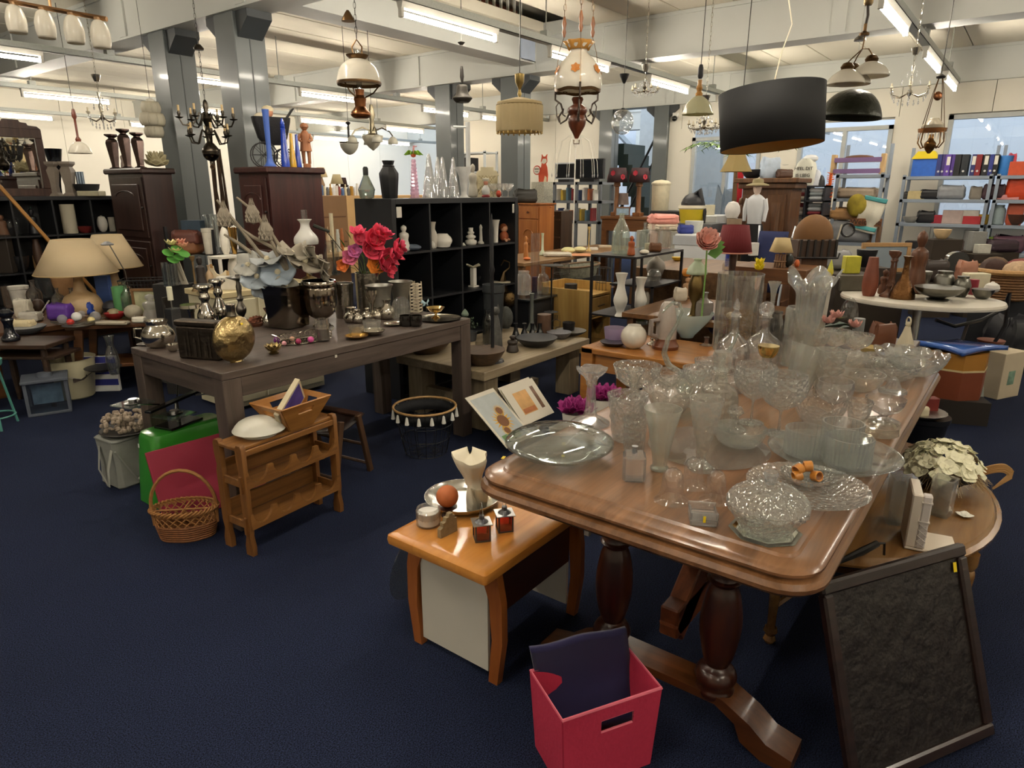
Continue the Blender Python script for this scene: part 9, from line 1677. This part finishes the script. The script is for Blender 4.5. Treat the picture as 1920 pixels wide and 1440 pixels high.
# palm behind the drum lamp
c=PU(1340,400,11.0); t=T('potted_palm','tall potted palm with arching fronds near the glass door','plant',(11.0,c.y-.3,0)); MB().lat(vessel([(.16,0),(.2,.35)],.01),20).obj('pot',C('#4a4a48',.6),t); MB().tube([(0,0,.3),(.03,0,1.2),(0,.02,2.0)],[.05,.04,.03],8).obj('trunk',C('#6a5238',.8),t)
for i in range(11):
    a=i*2*pi/11; m=MB(); pts=[(r_*cos(a),r_*sin(a),2.0+.35*sin(r_*2.2)-.28*r_*r_) for r_ in (0,.2,.4,.6,.8)]; m.tube(pts,.006,4)
    for j in range(1,9):
        r_=.1*j; zc_=2.0+.35*sin(r_*2.2)-.28*r_*r_
        for s in(-1,1): m.add([(r_*cos(a),r_*sin(a),zc_),((r_+.1)*cos(a)-s*.16*sin(a),(r_+.1)*sin(a)+s*.16*cos(a),zc_-.06),((r_+.03)*cos(a),(r_+.03)*sin(a),zc_)],[(0,1,2)])
    m.obj('frond',C('#5f7a3c',.6,var=.2),t)
# wooden desk with two carved lamps
UD=8.6; c=PU(1170,410,UD); zd=PU(1170,406,UD).z; t=T('wooden_desk','brown wooden desk with open pedestals carrying carved lamps','desk',(UD,c.y-.35,0)); Mds=WOOD('#5c3a20','#7d5430',.45,'y'); MB().box(-.02,.5,-.02,.72,zd-.04,zd,.005).obj('desktop',Mds,t); MB().box(0,.48,0,.7,zd-.2,zd-.04).obj('apron',Mds,t)
for y in(0,.62):
    for x in(0,.42): MB().box(x,x+.07,y,y+.08,0,zd-.2).obj('leg',Mds,t)
for px,lb in ((1155,'tall carved wooden column lamp with dark rose shade, next to the television shelf'),(1196,'tall carved wooden column lamp with dark rose shade, next to the stairs')):
    c=PU(px,402,UD+.2); k=dep(c)/F; t=T('column_lamp',lb,'lamp',(c.x,c.y,zd+SUNK),0,'carved column lamps'); b=zat(c,342)-zd; h1=zat(c,315)-zd; MB().box(-.06,.06,-.06,.06,0,.05,.005).lat([(.045,.05),(.035,.08),(.03,b-.06),(.05,b-.05),(.045,b)],12).obj('column',WOOD('#6b4220','#8a5a30',.45,'z'),t); MB().lat([(19*k,b),(15*k,h1)],28,cap=False).obj('shade',SHADE('#3a2428',.15),t,solid=.003)
    for i in range(6): m=MB(); fhead(m,(0,0,0),5*k,6,cup=.1); m.obj('printed_rose',C('#a8283a',.7),t).matrix_local=Matrix.Rotation(i*1.05,4,'Z')@TR(17.4*k,0,(b+h1)/2+((i%2)-.5)*.05)@RY(82)
I('frame','landscape_picture','small framed landscape picture on the wooden desk','picture',1167,404,388,28,'#6a4426',u=UD+.05,z=zd,depth=C('#8fa8c4',.4,var=.5,scale=12)); o=I('shade2','taupe_lamp_shade','small lamp with a taupe shade between the column lamps','lamp',1168,384,362,22,'#6a5a54',u=UD+.25)
MB().tube([(0,0,0),(0,0,o.location.z-zd)],.015,6).obj('lamp_foot',C('#3a3230',.5),o,loc=(0,0,-(o.location.z-zd)))
# metal shelf with televisions
UT=9.0; v0,v1=PU(1125,400,UT).y,PU(1036,400,UT).y; zt_=[PU(1080,y,UT).z for y in (465,414,376,341)]
t=T('television_shelf','grey metal shelf with old televisions on top and books below','shelf',(UT,v0,0)); W=v1-v0
for y in(0,W*.48,W-.04):
    for x in(0,.4): MB().box(x,x+.04,y,y+.04,0,zt_[3]).obj('upright',C('#6f747a',.5),t,smooth=0)
for z in zt_: MB().box(0,.44,0,W,z-.04,z).obj('shelf',C('#6f747a',.5),t,smooth=0)
for px,yt,w,cc,lb in ((1062,305,48,'#2a2f3c','smaller television with a silver frame'),(1105,298,62,'#0f1014','large flat black television')):
    c=PU(px,341,UT+.1); k=dep(c)/F; q=T('television',lb,'television',(c.x,c.y,zt_[3]+SUNK),-pi/2,'televisions on the metal shelf'); hh=zat(c,yt)-zt_[3]; W_=w*k; MB().box(-W_/2,W_/2,-.03,.03,.04,hh,.004).obj('casing',C('#0e0f12',.3) if w>50 else C('#c9cdd0',.3),q); MB().box(-W_/2+.02,W_/2-.02,-.034,-.0301,.06,hh-.02).obj('screen',C('#12151c',.08,coat=.6),q); MB().box(-W_*.25,W_*.25,-.08,.08,0,.04).obj('foot',C('#0e0f12',.3),q)
for i in range(16):
    row=(1,2)[i%2]; px=1042+i*5; cc=('#8a2a2c','#d6d2c8','#2a3a6a','#c9a83a','#e2e0da','#5a7a8a','#b5673a')[i%7]
    I('box','paperback',('red','white','navy','yellow','ivory','slate blue','orange')[i%7]+' upright book on the television shelf','book',px,(414,376)[row-1],(394,356)[row-1]-(i%3)*2,4,cc,u=UT+.12,z=zt_[row],depth=.14,rz=-90,group='books on the television shelf')
for px,cc in ((1048,'#d6cba0'),(1060,'#cfc490')): I('bowl','cream_mug','cream mug on the lower television shelf','mug',px,414,402,11,cc,u=UT+.06,z=zt_[1],group='cream mugs')
# fox board and pine cupboard
c=PU(1018,341,9.4); k=dep(c)/F; t=T('fox_board','orange wooden fox cut-out with a round hanging sign','sign',(c.x,c.y,0),-pi/2); zf=c.z
fp=lambda L_:[(x*k,y*k) for x,y in L_]
B=Matrix.Rotation(pi/2,4,'X'); MB().pri(fp([(-9,0),(10,0),(11,12),(9,26),(6,32),(9,36),(8,44),(9,49),(5,45),(0,45),(-3,49),(-3,44),(-5,36),(-3,33),(-4,27),(-10,15)]),-.008,.008,TR(0,0,zf)@B).obj('fox',C('#c94a24',.6,var=.04),t); MB().pri(fp([(-4,34),(0,41),(7,41),(9,36),(5,33),(2,32)]),.009,.011,TR(0,0,zf)@B).obj('face',C('#e2d8c4',.6),t); MB().pri(fp([(2,0),(9,0),(9,8),(5,11)]),.009,.011,TR(0,0,zf)@B).obj('belly',C('#e2cfae',.6),t)
MB().lat([(8.5*k,0),(8.5*k,.014)],20,TR(-13*k,0,zf+21*k)@B).obj('round_sign_rim',C('#c23a24',.6),t); MB().lat([(6.8*k,.015),(6.8*k,.018)],20,TR(-13*k,0,zf+21*k)@B).obj('round_sign',C('#e6ddd0',.6),t); text('GREEN',t,(-13*k,-.02,zf+23*k),(pi/2,0,0),3.4*k,C('#3a4a34',.7)); text('Love',t,(-13*k,-.02,zf+18.5*k),(pi/2,0,0),3.4*k,C('#3a4a34',.7))
MB().box(-14*k,14*k,-.15,.15,0,zf-.001).obj('pegboard_crate',C('#c9c2b0',.7,var=.4,scale=60),t)
a=PU(1012,400,7.6).y; b=PU(972,400,7.6).y; zt=PU(990,381,7.6).z; t=T('pine_cupboard','narrow orange pine cupboard with drawer and arched door','cupboard',(7.6,a,0)); W=b-a; Mpc=WOOD('#8a5024','#a86a34',.4,'z',2,.2); MB().box(0,.35,0,W,0,zt-.02,.003).obj('carcass',Mpc,t); MB().box(-.02,.37,-.02,W+.02,zt-.02,zt,.004).obj('top',Mpc,t); d=MB().box(-.015,0,.02,W-.02,zt-.2,zt-.05,.003).obj('drawer',Mpc,t); MB().lat([(.012,0),(.016,.02)],10,TR(-.015,W/2,zt-.12)@RY(-90)).obj('knob',C('#5a3018',.4),d); d=MB().box(-.015,0,.02,W-.02,.1,zt-.22,.003).obj('door',Mpc,t); MB().tube([(-.018,W/2+W*.22*cos(x),zt-.42+W*.22*sin(x)) for x in [pi*i/8 for i in range(9)]],.008,5).obj('arch_moulding',Mpc,d); MB().ball((-.02,W/2,zt-.5),(.02,.03,.04),8).obj('carved_pear',Mpc,d)
I('soft','dark_wreath','dark twig bunch on the pine cupboard','twigs',985,380,355,44,'#26241f',u=7.75,z=zt,depth=.2)
c=PU(1022,420,7.9); t=T('blossom_branch','pink artificial blossom branch before the books','flowers',(c.x,c.y,0)); h0=zat(c,380); m=MB(); MB().tube([(0,0,0),(0,.02,h0*.8),(0,-.1,h0)],.008,5).obj('branch',C('#5a4030',.8),t)
for i in range(34): m2=(random.random(),random.random()); fhead(m,(.06*sin(i*3),-.12+.2*m2[0],h0-.28*m2[1]),.028,5,cup=.4)
m.obj('blossoms',C('#d99a84',.7,var=.1),t,solid=.001)
a=PU(1052,430,8.2).y; b=PU(1012,430,8.2).y; t=T('brown_crate_shelf','dark brown crate shelf with hooks behind the blossom','crate',(8.2,a,0)); zt=PU(1030,396,8.2).z; MB().box(0,.3,0,b-a,0,zt,.004).obj('crate_body',WOOD('#2f2118','#46331f',.5,'z'),t); [MB().box(-.01,0,.02,b-a-.02,zt*f,zt*f+.02).obj('slat',WOOD('#4a3826','#5c4630',.5,'y'),t) for f in(.3,.5,.7,.9)]
# ================================================================ far middle: bright hall with tables of lamps
FM=T('far_counter','long pale wooden counter in the far hall with lamps','counter',(10.2,11.6,0)); q=PD(620,364,14.5); MB().box(0,4.3,0,.9,0,q.z-.02,.005).obj('counter_body',C('#c09a66',.6,var=.04),FM); zf=q.z-.02; FM.location=(7.5,10.25,0)
for px,yt,w,cc,lb in ((603,314,24,'#e0cfa0','far table lamp with a cream cone shade'),(632,327,24,'#c9bd96','far table lamp with a grey-green shade'),(645,333,14,'#3a2420','far small lamp with a dark shade')):
    c=PV(px,345,10.5); k=dep(c)/F; t=T('far_table_lamp',lb,'lamp',(c.x,c.y,zf+SUNK),0,'far table lamps'); b=max(.08,zat(c,yt+18)-zf); h1=max(b+.05,zat(c,yt)-zf); MB().lat([(.07,0),(.03,.04),(.06,b*.6),(.02,b)],12).obj('base',C('#8a6a48',.5),t); MB().lat([(w*.5*k,b),(w*.28*k,h1)],20,cap=False).obj('shade',SHADE(cc,.3),t,solid=.003)
for i in range(16):
    px=592+i*5.6; kd=('figure','bottle','box','vase','jar')[i%5]; cc=('#e2ddd2','#8a3a34','#4a6a9a','#d6c9a6','#5a5a5c','#b5862e','#d9d9d9')[i%7]; I(kd,'far_trinket',('white','red','blue','cream','grey','mustard','pale grey')[i%7]+' trinket standing on the far wooden counter','trinket',px,361,352-(i*7)%9,6,cc,v=10.35,z=zf,group='trinkets on the far counter')
for px,py,w,h_,cc in ((617,302,17,12,'#4a4a50'),(639,304,8,12,'#5a4a4a'),(695,308,14,12,'#4a5a8a')):
    c=PD(px,py,16); k=dep(c)/F; MB().box(-.01,.01,-w*.5*k,w*.5*k,0,h_*k).obj('wall_picture',C(cc,.5,var=.5,scale=8),loc=(20.28,PU(px,py,20.28).y,PU(px,py,20.28).z),label='small framed picture on the bluish far wall',cat='picture',group='far wall pictures')
rk2=T('far_metal_rack','pale metal rack with boxes at the end of the white wall','rack',(11.2,9.2,0))
for y in(0,.9):
    for x in(0,.4): MB().box(x,x+.04,y,y+.04,0,2.3).obj('upright',C('#b9bfc2',.5),rk2)
for z in(.5,1.0,1.5,1.9,2.28): MB().box(0,.44,0,.94,z-.03,z).obj('shelf',C('#b9bfc2',.5),rk2)
for i,(z,cc) in enumerate(((1.0,'#3a3a3e'),(1.5,'#15161a'),(1.5,'#c9a27a'),(1.9,'#1c1c22'))): MB().box(0,.3,0,.34,0,.28,.004).obj('far_carton',C(cc,.6),loc=(11.26,9.25+.42*(i%2),z+SUNK),label='carton on the pale far metal rack',cat='box',group='cartons on the far rack')
# office tables with clutter between far shelf and columns
ft=T('far_pine_table','pine table with glassware beyond the cube shelf','table',(5.2,6.9,0)); MB().box(0,2.2,0,.7,.72,.76,.004).obj('tabletop',C('#c9a878',.5),ft)
for x in(.04,2.1):
    for y in(.04,.6): MB().box(x,x+.06,y,y+.06,0,.72).obj('leg',C('#b5956a',.5),ft)
for i,px in enumerate((600,608,616,624,634,642)): I(('cyl','tall','bottle','cyl','jar','vase')[i],'red_candle',('red','red','cream','ivory','glassy grey','rust')[i]+' candle holder on the far pine table','candle',px,455,(404,404,425,400,430,428)[i],7,('#b5302a','#b5302a','#d9c9a6','#d9cfae','#c9ccc4','#a9683c')[i],v=7.1,z=.76,group='candles on the far pine table')
ck=T('red_cupboard_far','brown bookcase beyond the cube shelf','bookcase',(5.3,7.9,0)); MB().box(0,1.2,0,.35,0,1.45,.004).obj('case',C('#8a6a4a',.6,var=.05),ck); [MB().box(.04,1.16,-.01,0,z,z+.02).obj('shelf_edge',C('#6a4a30',.6),ck) for z in(.4,.8,1.15)]
